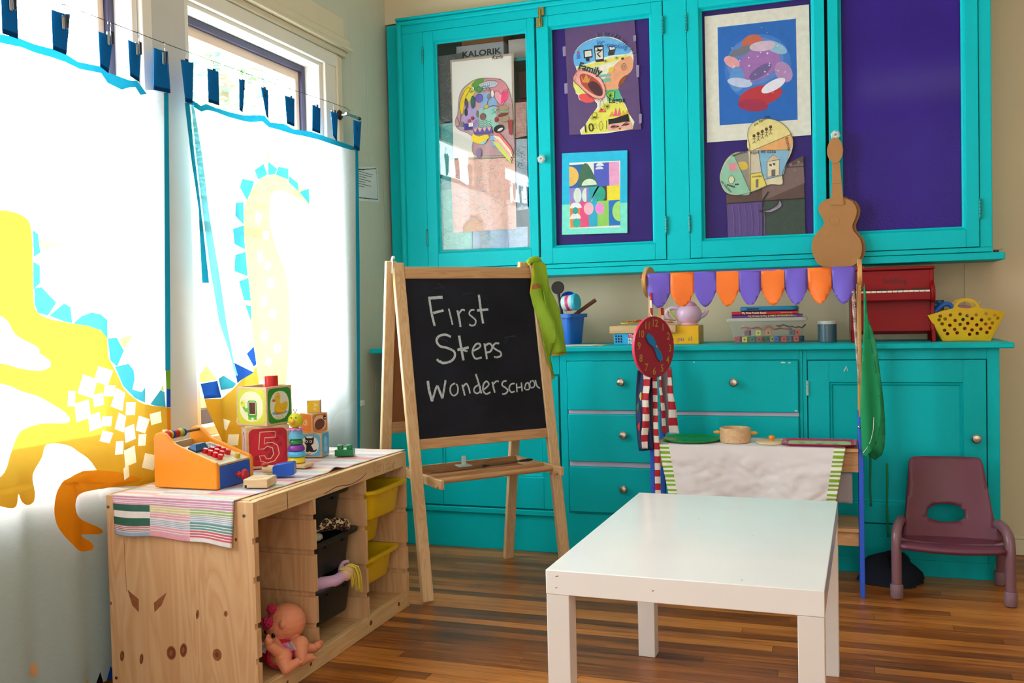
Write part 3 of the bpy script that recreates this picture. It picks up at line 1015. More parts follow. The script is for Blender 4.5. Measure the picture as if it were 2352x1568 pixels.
for k in range(4):
    a = math.radians(45 * k)
    for cx, cz in [(-.9258,1.857),(-.9118,1.901)]:
        LN([(cx - .013 * math.cos(a), cz - .013 * math.sin(a)), (cx + .013 * math.cos(a), cz + .013 * math.sin(a))], .0016)
rk = smooth([(-.956,1.851),(-.9555,1.876),(-.9477,1.890),(-.9405,1.875),(-.941,1.849)]); LN(rk, .0014, closed=True)
P([(-.958,1.847),(-.9503,1.854),(-.9431,1.838),(-.9353,1.849),(-.9319,1.834),(-.9657,1.837)], 'c84a48')
for k, h in enumerate(('d08a2c', 'd8557a', 'd8557a', 'd0a22c', 'd0a22c')):
    x, z = [(-.9098,1.814)][0]
    x += k * .016
    P([(x - .009, z), (x + .009, z), (x + .004, z + .022 + .014 * (k in (1, 2))), (x - .003, z + .012)], h)
P([(-.9231,1.804),(-.8987,1.805),(-.8426,1.818),(-.8371,1.818),(-.8305,1.779),(-.9217,1.780)], '1f1d20')
P(smooth([(-.9217,1.780),(-.8712,1.785),(-.8304,1.785),(-.8253,1.757),(-.881,1.757),(-.9185,1.756)]), 'd9a596')
for cx, cz in [(-.9032,1.771),(-.8435,1.775)]:
    P(ell(cx, cz, .012, .004, 10, 8), '8a2420')
for k in range(5):
    x, z = [(-.8715,1.770)][0]
    LN([(x - .004, z), (x - .038, z - .01 + .005 * k)], .0011)
    LN([(x + .004, z), (x + .036, z + .004 + .005 * k)], .0011)
P([(-.8809,1.764),(-.866,1.764),(-.8736,1.754)], 'a83224')
LN([(-.9307,1.799),(-.9314,1.764)], .002)
for cx, cz in [(-.9812,1.820)]:
    P(ell(cx, cz + .006, .010, .011), 'd6ce3c'); LN(ell(cx, cz + .006, .010, .011), .0012, closed=True)
    for k in range(6):
        a = math.radians(200 + 28 * k)
        LN([(cx, cz), (cx + .02 * math.cos(a), cz + .017 * math.sin(a))], .0013)
LN([(-.9897,1.780),(-.978,1.792),(-.971,1.768),(-.9861,1.769)], .0014, closed=True); LN(smooth([(-.9631,1.782),(-.9533,1.799),(-.9462,1.777),(-.956,1.759)]), .0014, closed=True)
b.text('VC-pooling', *[(-.9712,2.118)][0], .03, fr, ink('2a5fae'), K + .0036, rot=-14)
b.text('Family', *[(-1.049,2.028)][0], .042, fr, ink('1f3c36'), K + .0036, rot=-22, bold=.02)
b.text('Legos', *[(-.918,1.871)][0], .03, fr, INK, K + .0036, rot=-2, bold=.02)
b.text('10', *[(-1.023,1.756)][0], .05, fr, INK, K + .0036, rot=6)
rr = random.Random(5)
for k in range(26):
    u = k / 25
    x, z = [(-.963,2.150)][0]
    x1, z1 = [(-.8103,2.057)][0]
    cx, cz = x + (x1 - x) * u, z + (z1 - z) * u + .035 * math.sin(u * 3.1)
    a = math.radians(100 - 100 * u + rr.uniform(-25, 25))
    LN([(cx, cz), (cx + .017 * math.cos(a), cz + .017 * math.sin(a))], .0016, rr.choice(('1d1c22', '4a86ae')))
for p in ([(-.8105,2.140),(-.7977,2.140),(-.7981,2.117),(-.8092,2.116)], [(-.8001,2.016),(-.7872,2.017),(-.7881,1.968),(-.7992,1.966)], [(-.7929,1.814),(-.7801,1.815),(-.7808,1.777),(-.7919,1.774)], [(-1.116,2.128),(-1.103,2.130),(-1.102,2.089),(-1.115,2.087)], [(-1.112,1.972),(-1.098,1.974),(-1.097,1.930),(-1.111,1.928)]):
    b.poly(p, fr, mat('8f86a8', .3), .002)
tag(b.build('head_drawing'), 'purple sheet with a shouting doodled head, second glass door', 'drawing')

# two tone mat with a patchwork of coloured shapes
fr = FY(L1)
b = MB().prism([(-1.128,1.677),(-.8437,1.668),(-.8505,1.323),(-1.136,1.329)], fr, .0012, ink('1fb4d8'))
b.poly([(-1.133,1.458),(-.848,1.450),(-.8505,1.323),(-1.136,1.329)], fr, ink('7ce0cc'), .0014)
b.poly([(-1.096,1.634),(-.8743,1.627),(-.8817,1.348),(-1.100,1.354)], fr, white_paper, .0016)
K = .0018
G0, G1 = [(-1.098,1.357),(-.88,1.624)]
def gq(x, y): return (G0[0] + (G1[0] - G0[0]) * x, G0[1] + (G1[1] - G0[1]) * y)
def GR(x0, y0, x1, y1, h): P([gq(x0, y0), gq(x1, y0), gq(x1, y1), gq(x0, y1)], h)
def GE(cx, cy, rx, ry, h, a0=0, a1=360, rot=0):
    P([gq(*p) for p in ell(cx, cy, rx, ry, 18, rot, a0, a1)], h)
GR(0, .63, .28, 1, '1f5f9c'); GR(.5, .63, .8, 1, '4a58b4'); GR(.8, .63, 1, 1, 'e0a0c4')
GE(0, .82, .19, .16, 'e0b25c', -90, 90)
P([gq(*p) for p in smooth([(.22, .63), (.2, .8), (.27, .98), (.37, 1), (.48, .85), (.55, .63)])], '3f6a52')
GE(.4, .66, .15, .10, 'd2e2cc', 0, 180); GE(.62, .95, .08, .05, 'd8dce4', 0, 180); GE(.61, .90, .08, .045, 'd8dce4', 0, 180)
GR(0, .4, .38, .63, '8a7cc0'); GR(.38, .4, .55, .63, '2f9cae'); GR(.55, .4, .75, .63, '4a3c36'); GR(.75, .4, 1, .63, 'e2d434')
GE(.16, .51, .08, .12, 'd2e2d4'); GE(.34, .5, .09, .12, 'd2e2d4', 90, 270); GE(.62, .51, .1, .12, '2a9c84')
P([gq(*p) for p in smooth([(.43, .4), (.5, .55), (.6, .63), (.56, .62), (.48, .52), (.45, .4)])], 'd8d03c')
GR(0, 0, .2, .4, 'e07a34'); GR(.2, 0, .38, .4, 'd8507a'); GR(.38, 0, .55, .4, '2aa6c8'); GR(.55, 0, .78, .4, '8cc45c'); GR(.78, 0, 1, .4, '1f6fb8')
GE(.12, .31, .12, .09, 'dfe6ee', 0, 180); GE(.11, .14, .11, .09, 'dfe6ee', 0, 180); GE(.11, .27, .06, .055, '2a9c94'); GE(.13, .07, .08, .075, '2aae9c')
GE(.38, .29, .1, .1, 'eab0c0'); GE(.6, .28, .09, .09, 'e68ad0'); GE(1, .22, .15, .16, 'a0d470', 90, 270)
tag(b.build('patchwork_drawing'), 'patchwork painting in a blue and mint mount, second glass door', 'drawing')

# third door: framed picture (plain stand-in), boot-shaped drawing, dark moon drawing
fr = FY(UY + .0215)
b = MB().prism([(-.5156,2.183),(-.1103,2.180),(-.1087,1.671),(-.5136,1.674)], fr, .0012, ink('d8d8cc'))
b.poly([(-.4642,2.133),(-.1601,2.131),(-.1588,1.735),(-.4619,1.739)], fr, ink('1f63b4'), .0014)
K = .0016
cx, cz = [(-.3096,1.938)][0]
for dx, dz, rx, rz, h, rot in ((0, .02, .13, .13, '3a74c0', 0), (-.01, .045, .11, .095, '5a7cc0', 0), (.0, .03, .09, .06, '9a6cae', 20), (-.02, .12, .04, .03, 'b8604a', 10), (.07, .09, .05, .02, '8ab4d0', -30), (.1, -.01, .03, .045, 'a884b4', 30), (-.1, .05, .035, .02, 'd89aa0', -35), (-.06, .09, .05, .016, '6e7480', 15), (.02, .1, .05, .02, 'c8b4c8', 0), (-.08, -.02, .03, .05, '5a8cc8', 0), (0.01, -.095, .085, .04, 'b0313c', 8), (-.02, -.13, .06, .025, '9a2c4a', -10), (.06, -.06, .05, .02, 'dcdcec', 25), (-.07, -.035, .05, .018, 'b8c4e0', -15), (.01, .0, .05, .02, '6a5c90', 30)):
    P(ell(cx + dx, cz + dz, rx, rz, 22, rot), h)
rr = random.Random(8)
for k in range(26):
    a, R = rr.uniform(0, 6.28), rr.uniform(.03, .15)
    x, z = cx + R * math.cos(a) * .85, cz + .03 + R * math.sin(a)
    s_ = rr.uniform(.002, .006)
    P([(x - s_, z), (x, z - s_ * .3), (x + s_, z), (x, z + s_ * .3)], 'dfe6f4')
    P([(x, z - s_), (x + s_ * .3, z), (x, z + s_), (x - s_ * .3, z)], 'dfe6f4')
tag(b.build('picture_print'), 'blue print in a wide cream mount, third glass door', 'picture')

fr = FY(UY + .0225)
b = MB().prism([(-.4404,1.456),(-.1393,1.593),(-.1351,1.279),(-.4361,1.285)], fr, .0008, ink('5c4640'))
K = .001
P([(-.2953,1.530),(-.1396,1.567),(-.1357,1.485),(-.3003,1.423)], '77625e'); P([(-.2969,1.423),(-.1365,1.425),(-.1351,1.279),(-.2854,1.283)], '3a4a42')
P([(-.4357,1.420),(-.3003,1.423),(-.2854,1.283),(-.4361,1.285)], '5a4484')
q = smooth([(-.311,1.385),(-.2754,1.387),(-.2415,1.405),(-.2328,1.426),(-.2231,1.401),(-.2435,1.385),(-.2739,1.376)]); P(q, '93889c'); LN(q, .003, '2a2428', True)
for k in range(6):
    x, z = [(-.4168,1.412)][0]
    LN([(x + .024 * k, z), (x + .024 * k + .006, z - .06), (x + .024 * k + .004, 1.29)], .003, '6e5c8c')
LN([(-.4374,1.422),(-.3003,1.423),(-.1365,1.425)], .004, '2a2422'); LN([(-.2969,1.423),(-.299,1.278)], .004, '2a2422'); LN([(-.2968,1.426),(-.2744,1.459)], .006, '2a2422')
LN([(-.2954,1.523),(-.2311,1.552),(-.1382,1.550)], .003, '3a2c2a')
for p in [(-.1876,1.561),(-.1577,1.569),(-.1713,1.539)]:
    P(ell(*p, .006, .006, 8), '80706a')
tag(b.build('moon_drawing'), 'dark brown pastel drawing with a grey crescent, third glass door', 'drawing')

fr = FY(UY + .0195)
boot = smooth([(-.4653,1.524),(-.4524,1.573),(-.431,1.606),(-.3997,1.625),(-.3517,1.627),(-.3445,1.647),(-.3524,1.691),(-.3399,1.728),(-.304,1.749),(-.2618,1.747),(-.2203,1.728),(-.1892,1.690),(-.1765,1.651),(-.1837,1.608),(-.2059,1.562),(-.2197,1.525),(-.2203,1.484),(-.2656,1.487),(-.308,1.472),(-.3508,1.459),(-.4023,1.453),(-.4453,1.470)], True, 3)
b = MB().prism(boot, fr, .0008, ink('d8d0ae'))
K = .001
LN(boot, .0016, '4a463c', True)
P(smooth([(-.4619,1.521),(-.449,1.569),(-.4242,1.602),(-.4068,1.612),(-.3439,1.464),(-.4023,1.457),(-.4418,1.474)]), '8cc0a4')
P([(-.4067,1.615),(-.3825,1.624),(-.3517,1.625),(-.3455,1.467)], '8f8a80'); P([(-.3415,1.624),(-.3109,1.625),(-.302,1.538),(-.3428,1.534)], 'c9bfa8'); P([(-.3428,1.534),(-.302,1.538),(-.2825,1.484),(-.3438,1.467)], 'd8cc62')
P([(-.3109,1.625),(-.1902,1.619),(-.2147,1.525),(-.2821,1.509),(-.302,1.538)], '7fb0cc')
P(smooth([(-.3482,1.631),(-.3472,1.699),(-.3262,1.736),(-.2619,1.744),(-.2121,1.717),(-.1877,1.677),(-.2632,1.649)]), 'dccf8c')
P([(-.3175,1.633),(-.2632,1.649),(-.186,1.681),(-.1799,1.642),(-.1935,1.618),(-.2805,1.621)], 'dca468')
P([(-.2777,1.578),(-.2306,1.583),(-.2315,1.522),(-.2786,1.517)], 'd9cfae'); P([(-.2811,1.578),(-.2538,1.605),(-.2273,1.584)], 'cbb89a'); LN([(-.2777,1.578),(-.2306,1.583),(-.2315,1.522),(-.2786,1.517)], .0016, '3a3430', True); LN([(-.2811,1.578),(-.2538,1.605),(-.2273,1.584)], .0016, '3a3430', True)
P([(-.2614,1.545),(-.2462,1.546),(-.2466,1.520),(-.2617,1.519)], '6a6258')
for p in [(-.2644,1.564),(-.251,1.567)]:
    P(ell(*p, .006, .007, 4, 45), '4c5a60')
P([(-.428,1.582),(-.3969,1.583),(-.3939,1.551),(-.4284,1.554)], 'd88a98'); P(smooth([(-.3918,1.581),(-.3626,1.584),(-.3527,1.559),(-.3767,1.553)]), 'd0b048')
P(ell(*[(-.4186,1.516)][0], .012, .016), 'd8d6b0'); LN(ell(*[(-.4186,1.516)][0], .012, .016), .0014, closed=True)
P([(-.3227,1.511),(-.3125,1.512),(-.313,1.479),(-.3232,1.478)], '7a6a6c')
for k in range(5):
    x, z = [(-.3269,1.685)][0]
    x2, z2 = [(-.2623,1.715)][0]
    x, z = x + (x2 - x) * k / 4, z + (z2 - z) * k / 4
    P(ell(x, z, .006, .007, 10), '5a4030')
    LN([(x, z - .006), (x, z - .022), (x - .006, z - .03)], .0016, '3c3228'); LN([(x, z - .022), (x + .006, z - .03)], .0016, '3c3228'); LN([(x - .008, z - .012), (x + .008, z - .012)], .0016, '3c3228')
for k in range(6):
    x, z = [(-.4328,1.496)][0]
    P(ell(x + .008 * k, z - .003 * k * (k < 4), .004, .004, 8), '3a4440')
for p in ([(-.4067,1.615),(-.3456,1.464)], [(-.3483,1.626),(-.1885,1.619)], [(-.3415,1.624),(-.3439,1.464)], [(-.3109,1.625),(-.2986,1.537),(-.2791,1.481)], [(-.3428,1.534),(-.302,1.538)], [(-.3312,1.628),(-.1827,1.680)], [(-.2855,1.509),(-.2148,1.521)]):
    LN(p, .0016, '4a443c')
for t, p, s_, r in (('mi familia', [(-.323,1.723)][0], .018, 28), ('mi casa', [(-.3009,1.614)][0], .02, -4), ('animales', [(-.412,1.608)][0], .018, 14), ('hijos', [(-.3399,1.612)][0], .017, 4), ('musica', [(-.1885,1.617)][0], .02, 100), ('comida', [(-.3362,1.519)][0], .013, 0), ('mi nacion', [(-.4621,1.510)][0], .016, -50)):
    b.text(t, *p, s_, fr, INK, K + .0034, rot=r)
tag(b.build('boot_drawing'), 'cut-out boot shaped drawing divided into pictures, third glass door', 'drawing')

# boxes inside the first cupboard
box_c = mat('8a5a30', .7)
tag(MB().box(-1.60, -1.40, 4.0, 4.13, 2.196, 2.27, mat('8a5420', .7)).build('cardboard_box', bevel=.002), 'brown carton on the upper shelf behind the first glass door', 'box')
t = thing('appliance_box', 'grey carton lettered in dark capitals behind the first glass door', 'box', (-1.47, 4.05, 2.112))
MB().box(-1.62, -1.395, 3.985, 4.14, 2.112, 2.1945, mat('9aa0a4', .7)).build('carton', t, bevel=.002)
k0, k1 = [(-1.591,2.142),(-1.428,2.128)]
MB().text('KALORIK', k0[0], k0[1], .036, FY(3.985), mat('1c2328', .6), .0006, bold=.03, sx=(k1[0] - k0[0]) / .132).build('lettering', t)
tag(MB().box(-1.378, -1.285, 4.0, 4.13, 2.112, 2.2, mat('b9b4ac', .7)).build('paper_pack', bevel=.002), 'pale carton on the upper shelf at the right behind the first glass door', 'box')
tag(MB().box(-1.34, -1.25, 4.02, 4.13, 1.83, 1.94, mat('8c1f1c', .6)).build('storage_carton', bevel=.002), 'dark red carton at the right behind the first glass door', 'box')
tag(MB().box(-1.34, -1.25, 4.02, 4.13, 1.945, 2.06, mat('4a2a18', .6)).build('storage_carton', bevel=.002), 'dark brown carton on top of the dark red one behind glass', 'box')
b = MB()
for z in (1.81, 2.095):
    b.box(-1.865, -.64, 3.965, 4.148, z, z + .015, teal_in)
b.build('shelf', uc)

# small framed notice on the window wall
fr = FX(XW)
t = thing('wall_notice', 'small printed notice with a speckled border on the window wall', 'notice', (XW, 3.86, 1.63))
nq = [(3.602,1.631),(3.872,1.671),(3.879,1.510),(3.594,1.494)]
b = MB().prism(nq, fr, .0015, mat('dfe6e4', .6))
b.line([(a + (.012 if i in (0, 3) else -.016), z + (.012 if i in (2, 3) else -.012)) for i, (a, z) in enumerate(nq)], .004, fr, INK, .0018, True)
rr = random.Random(2)
z0, z1 = min(p[1] for p in nq), max(p[1] for p in nq)
y0, y1 = nq[0][0], nq[1][0]
for k in range(60):
    u = rr.random()
    a, z = rr.choice(((y0 + u * (y1 - y0), z1 - .006), (y0 + u * (y1 - y0), z0 + .022), (y1 - .004, z0 + .02 + u * (z1 - z0 - .03))))
    b.line([(a, z), (a + rr.uniform(-.003, .003), z + rr.uniform(-.004, .004))], .002, fr, ink(rr.choice(('2a2a2e', 'b06a5a', '4a8a8a'))), .0019)
for k, w in enumerate((.5, .9, .85, .6, .8, .55, .8, .5)):
    z = z1 - .035 - k * .0105
    b.line([(y0 + .03, z), (y0 + .03 + w * (y1 - y0 - .06), z)], .0022, fr, INK, .0019)
b.build('sheet', t)

# ================================================================ THINGS ON THE WORKTOP
CZ = .8552
def rloft(b, rings, m, o=(0, 0, 0), rz=0, n=5, c0=True, c1=True):
    """rounded-rectangle loft: rings of (half x, half y, z, corner radius)"""
    M = Matrix.Translation(o) @ Matrix.Rotation(math.radians(rz), 4, 'Z')
    b.loft([[M @ Vector((x, y, z)) for x, y in rrect(-hx, -hy, hx, hy, r, n)] for hx, hy, z, r in rings], m, c0, c1)

# papers lying under the bin
for i, (h, rz, dx, lab) in enumerate((('d9c9a0', 4, 0, 'yellowed sheet of paper under the blue bin'), ('ece6da', -3, -.03, 'white sheet of paper lying on the yellowed one'))):
    o = MB().box(-.13, .13, -.09, .09, 0, .001, mat(h, .8)).build('paper_sheet')
    o.location = (-1.06 + dx, 3.83, CZ + .0004 + .0014 * i)
    o.rotation_euler = (0, 0, math.radians(rz))
    tag(o, lab, 'paper', 'papers under the blue bin')
# blue bin with toys standing in it
blue = mat('1466c8', .38)
bx, by_ = -1.150, 3.965
t = thing('storage_bin', 'open royal blue plastic bin of toys on the worktop beside the easel', 'bin', (bx - .012, by_, CZ + .0035), -14, None, False)
b = MB()
rloft(b, [(.082, .056, 0, .012), (.084, .058, .004, .014), (.094, .068, .118, .016), (.094, .068, .122, .016)], blue, c1=False)
rloft(b, [(.104, .078, .114, .018), (.104, .078, .130, .018), (.092, .066, .130, .014), (.082, .056, .006, .012)], blue, c0=False)
b.build('body', t, weld=True, ang=50)
t = thing('toy_paddle', 'round black toy paddle standing up in the blue bin', 'toy', (bx - .03, by_ + .02, CZ + .01))
fr = F((bx + .015, by_ + .0, 1.110), (.9, .25, 0), (0, .1, 1))
b = MB().prism(ell(-.028, -.008, .028, .028, 24), fr, .010, mat('121214', .35))
b.build('disc', t, bevel=.002)
MB().tube([fr(-.026, -.03, .004), fr(-.01, -.12, .002), (bx - .01, by_ - .01, CZ + .012)], .007, mat('141416', .4), 8).build('handle', t)
t = thing('toy_pan', 'small blue bowl tilted up in the blue bin', 'toy', (bx, by_, CZ + .01))
MB().lathe([(.01, 0), (.03, .004), (.036, .02), (.033, .02), (.028, .007), (.0, .004)], (bx + .03, by_ + .016, 1.045), mat('1c5fd0', .35), (.25, -.8, .5), 24).build('bowl', t)
t = thing('toy_drum', 'small white drum with a turquoise skin leaning in the blue bin', 'toy', (bx + .04, by_, CZ + .02))
ax = (.95, -.2, .12)
c0 = (bx + .022, by_ - .035, 1.032)
b = MB().lathe([(.031, 0), (.033, .003), (.033, .05), (.031, .053)], c0, mat('cfe4ea', .4), ax, 28)
b.build('shell', t)
MB().lathe([(.034, .0), (.036, .002), (.036, .012), (.033, .016), (.0, .017)], Vector(c0) + Vector(ax).normalized() * .05, mat('28b4d4', .35), ax, 28).build('skin', t)
MB().lathe([(.0335, 0), (.034, .002), (.034, .012), (.0335, .014)], Vector(c0) + Vector(ax).normalized() * .02, mat('c4366a', .4), ax, 28).build('band', t)
o = MB().tube([(bx - .06, by_ - .0, .905), (bx + .148, by_ + .02, 1.046)], .0085, wood('7a4a2a', '5a3219', 'X'), 12).build('drum_stick', bevel=.001)
tag(o, 'brown wooden stick poking out of the blue bin', 'stick')

# puzzle boxes, lacing tray, teapot
t = thing('puzzle_box', 'light blue puzzle box under the pale wooden tray', 'box', (-.80, 3.92, CZ))
MB().box(-.9, -.70, 3.87, 3.99, CZ + .0004, .903, mat('2aa4dc', .5)).build('carton', t, bevel=.0015)
fr = FY(3.87)
b = MB()
b.poly(rect(-.838, .884, -.70, .901), fr, mat('c8324a', .5), .0005)
b.build('red_strip', t)
b = MB()
for k in range(9):
    b.poly(ell(-.889 + .011 * (k % 3), .869 + .011 * (k // 3), .004, .0045, 8), fr, INK, .0005)
b.build('pictures', t)
b = MB().text('Tiddlers', -.836, .887, .018, fr, white_paper, .001, bold=.02).text('Mix &', -.838, .873, .0165, fr, white_paper, .0006, bold=.03).text('Match', -.838, .860, .0165, fr, white_paper, .0006, bold=.03)
b.build('lettering', t)
t = thing('lacing_tray', 'pale wooden tray on top of the light blue puzzle box', 'tray', (-.80, 3.92, .9034))
tw = wood('d9b98c', 'c69d69', 'X', rough=.6)
b = MB().box(-.915, -.64, 3.862, 4.0, .9034, .91, tw)
for a in ((-.915, -.64, 3.862, 3.87), (-.915, -.64, 3.992, 4.0), (-.915, -.907, 3.87, 3.992), (-.648, -.64, 3.87, 3.992)):
    b.box(*a, .91, .934, tw)
b.build('body', t, bevel=.0015)
b = MB().box(-.907, -.648, 3.87, 3.992, .91, .93, wood('c9a877', 'b08a58', 'X'))
b.build('board', t)
rr = random.Random(4)
for k, (h, lab) in enumerate((('c8d23a', 'lime green lace heaped on the wooden tray'), ('d8452c', 'red orange lace lying on the wooden tray'), ('8a6a3a', 'brown lace lying on the wooden tray'))):
    pts = [(-.86 + .03 * i + rr.uniform(-.02, .02), 3.90 + rr.uniform(-.02, .06), .9352 + .004 * (k + 1) + rr.uniform(0, .014) + (.045 if k == 0 and i in (5, 6) else 0)) for i in range(8)]
    o = MB().tube(pts, .0026, mat(h, .5), 6, sm=5).build('shoe_lace')
    tag(o, lab, 'lace', 'laces on the wooden tray')
t = thing('puzzle_box', 'yellow puzzle box with coloured lettering under the lilac teapot', 'box', (-.62, 3.94, CZ))
b = MB().box(-.70, -.551, 3.88, 4.02, CZ + .0004, .931, mat('f0ae08', .5), None)
b.build('carton', t, bevel=.0015)
MB().box(-.5505, -.5503, 3.882, 4.018, .857, .929, mat('c9a05e', .6)).build('side_label', t)
fr = FY(3.88)
b = MB()
x = -.676
for ch, h in zip('abcpuzzle', ('c8402c', '7a3a1c', 'd8c020', '9a6a7a', '7a3a8a', 'd8c83a', 'b87a3a', '6a6a8a', 'd8c83a')):
    b.text(ch, x, .869, .026, fr, ink(h), .0006)
    x += .0135 if ch not in 'l' else .006
b.build('lettering', t)
lp = mat('d8b4d4', .3, coat=.4)
t = thing('teapot', 'lilac toy teapot with a pink lid standing on the yellow box', 'teapot', (-.598, 3.945, .9315))
c0 = (-.598, 3.945, .9315)
MB().lathe([(.034, 0), (.036, .003), (.033, .008), (.046, .02), (.053, .042), (.05, .06), (.041, .074), (.03, .081)], c0, lp, n=32).build('body', t, ang=60)
MB().lathe([(.033, .08), (.031, .085), (.02, .094), (.008, .098), (.007, .102), (.010, .107), (.006, .113), (0, .114)], c0, mat('d88ab4', .3, coat=.4), n=28).build('lid', t, ang=60)
b = MB().tube([(-.64, 3.93, 1.0), (-.662, 3.925, 1.004), (-.685, 3.92, .988), (-.678, 3.925, .962), (-.65, 3.93, .945)], [.007, .009, .009, .008, .006], lp, 12, sm=5)
b.build('handle', t)
MB().tube([(-.555, 3.95, .965), (-.535, 3.955, .975), (-.525, 3.96, .992)], [.012, .009, .007], lp, 12, sm=4).build('spout', t)

# clear box of wooden beads
clearp = mat('e8ecee', .12, 0, .5, vary=0, clear=.86)
t = thing('clear_box', 'lidded clear plastic box of wooden beads on the worktop', 'box', (-.28, 3.95, CZ))
b = MB()
rloft(b, [(.124, .07, 0, .012), (.126, .072, .003, .014), (.146, .092, .088, .016)], clearp, (-.287, 3.97, CZ + .0004), c1=False)
b.build('body', t, ang=50)
b = MB()
rloft(b, [(.15, .096, .086, .018), (.154, .1, .088, .02), (.154, .1, .098, .02), (.15, .096, .1016, .02), (.13, .08, .1016, .014), (.128, .078, .0985, .014)], mat('e3e6e6', .2, clear=.6), (-.287, 3.97, CZ + .0004), c1=True)
b.build('lid', t, ang=50)
rr = random.Random(11)
BC = ('b8263a', 'e0b428', '2a5fae', 'e8762a', '3a8a4a', 'd8d040', '7a2a4a', 'd85a3a', 'c83a4a', '355a80')
front = [(-.402, 'b8263a', 0), (-.372, 'd8c23a', 0), (-.343, '2f7a5a', 0), (-.318, 'd8d040', 1), (-.282, 'e8924a', 1), (-.248, '2a5fae', 0), (-.222, 'd84a3a', 0), (-.198, '2f5a86', 0), (-.176, 'd8503a', 0), (-.17, 'e8562a', 1), (-.187, '355a70', 1), (-.36, '7a2a4a', 1)]
CN = {'b8263a': 'crimson', 'e0b428': 'mustard', '2a5fae': 'blue', 'e8762a': 'orange', '3a8a4a': 'green', 'd8d040': 'yellow', '7a2a4a': 'plum', 'd85a3a': 'coral', 'c83a4a': 'rose red', '355a80': 'slate blue', 'd8c23a': 'golden', '2f7a5a': 'dark green', 'e8924a': 'light orange', 'd84a3a': 'red', '2f5a86': 'dark blue', 'd8503a': 'tomato red', 'e8562a': 'bright orange', '355a70': 'grey blue'}
cols = [(h, x, 3.912 + rr.uniform(-.004, .004), CZ + .0045 + .026 * lv, rr.uniform(-20, 20)) for x, h, lv in front]
for k in range(20):
    cols.append((BC[k % 10], -.395 + .026 * (k % 10) + rr.uniform(-.003, .003), 3.950 + .028 * (k // 10) + rr.uniform(-.003, .003), CZ + .0045 + .0 * (k // 10), rr.uniform(-30, 30)))
for k, (h, x, y, z, rz) in enumerate(cols):
    b = MB().box(-.0105, .0105, -.0105, .0105, 0, .021, mat(h, .5))
    b.poly(ell(0, .0105, .0036, .0036, 10), FY(-.0105), INK, .0003)
    o = b.build('wooden_bead', bevel=.0015)
    o.location = (x, y, z)
    o.rotation_euler = (0, 0, math.radians(rz))
    row = 'front row' if k < 12 and front[k][2] == 0 else 'upper row' if k < 12 else 'middle row' if k < 22 else 'back row'
    tag(o, '%s wooden cube bead in the %s of the clear plastic box' % (CN[h], row), 'bead', 'beads in the clear box')
for k, (h, z, lab) in enumerate((('e8522a', .908, 'orange lace curling over the beads in the clear box'), ('7a2238', .917, 'dark red lace heaped in the clear box'), ('e6e2c0', .912, 'cream lace at the left in the clear box'))):
    r2 = random.Random(k + 20)
    x0 = (-.39, -.25, -.40)[k]
    pts = [(x0 + .022 * i * (1, .55, .8)[k], 3.925 + .02 * k + r2.uniform(-.01, .03), z + r2.uniform(-.004, .012)) for i in range(10)]
    tag(MB().tube(pts, .003, mat(h, .5), 6, sm=5).build('bead_lace'), lab, 'lace', 'laces in the clear box')
# books and tablet case on the box
def book(name, x0, x1, y0, y1, z0, h, m, lab, spine, hue, small, sx):
    t = thing(name, lab, 'book', ((x0 + x1) / 2, y0, z0))
    MB().box(x0 + .002, x1 - .002, y0 + .003, y1 - .002, z0 + .0012, z0 + h - .0012, mat('e6e0d2', .8)).build('pages', t)
    b = MB().box(x0, x1, y0, y1, z0, z0 + .0012, m).box(x0, x1, y0, y1, z0 + h - .0012, z0 + h, m).box(x0, x1, y0, y0 + .002, z0, z0 + h, m)
    b.build('cover', t)
    fr = FY(y0)
    b = MB().text(spine, x0 + sx, z0 + h * .26, h * .88, fr, ink(hue), .0004, bold=.025)
    b.text(small, x1 - .02, z0 + h * .3, h * .55, fr, ink('d8c8a0'), .0004, 'R')
    b.build('lettering', t)
book('workbook', -.418, -.15, 3.876, 4.03, .9576, .0115, mat('6a2a8a', .4), 'purple workbook lying on the clear box, under the red book', 'My Create-&-Play JUMBO WORKBOOK', 'e2c24a', 'Tiger', .065)
book('puzzle_book', -.418, -.165, 3.874, 4.02, .9695, .0125, mat('c4202c', .4), 'red puzzle book lying on top of the purple workbook', 'My First Puzzle Book', 'f0e6e0', 'Amanda Enright', .04)
t = thing('tablet_case', 'thick blue foam tablet case lying on the red puzzle book', 'case', (-.27, 3.93, .9825))
b = MB()
rloft(b, [(.106, .066, 0, .024), (.111, .071, .004, .026), (.111, .071, .014, .026), (.106, .066, .019, .024)], mat('0f7aa8', .5), (-.277, 3.948, .9825))
b.build('shell', t, ang=50)
MB().box(-.36, -.312, 3.8765, 3.88, .9895, .9945, mat('16303c', .4)).build('slot', t)
# grey canister
t = thing('canister', 'slate grey canister with a pale lid on the worktop', 'canister', (-.058, 3.93, CZ))
MB().lathe([(.034, 0), (.0355, .002), (.0355, .07), (.034, .0705)], (-.058, 3.935, CZ + .0004), mat('3f6274', .3, coat=.5), n=32).build('body', t)
MB().lathe([(.0372, .0706), (.0372, .0815), (.0355, .0835), (0, .0835)], (-.058, 3.935, CZ + .0004), mat('cfd2ce', .4), n=32).build('lid', t)

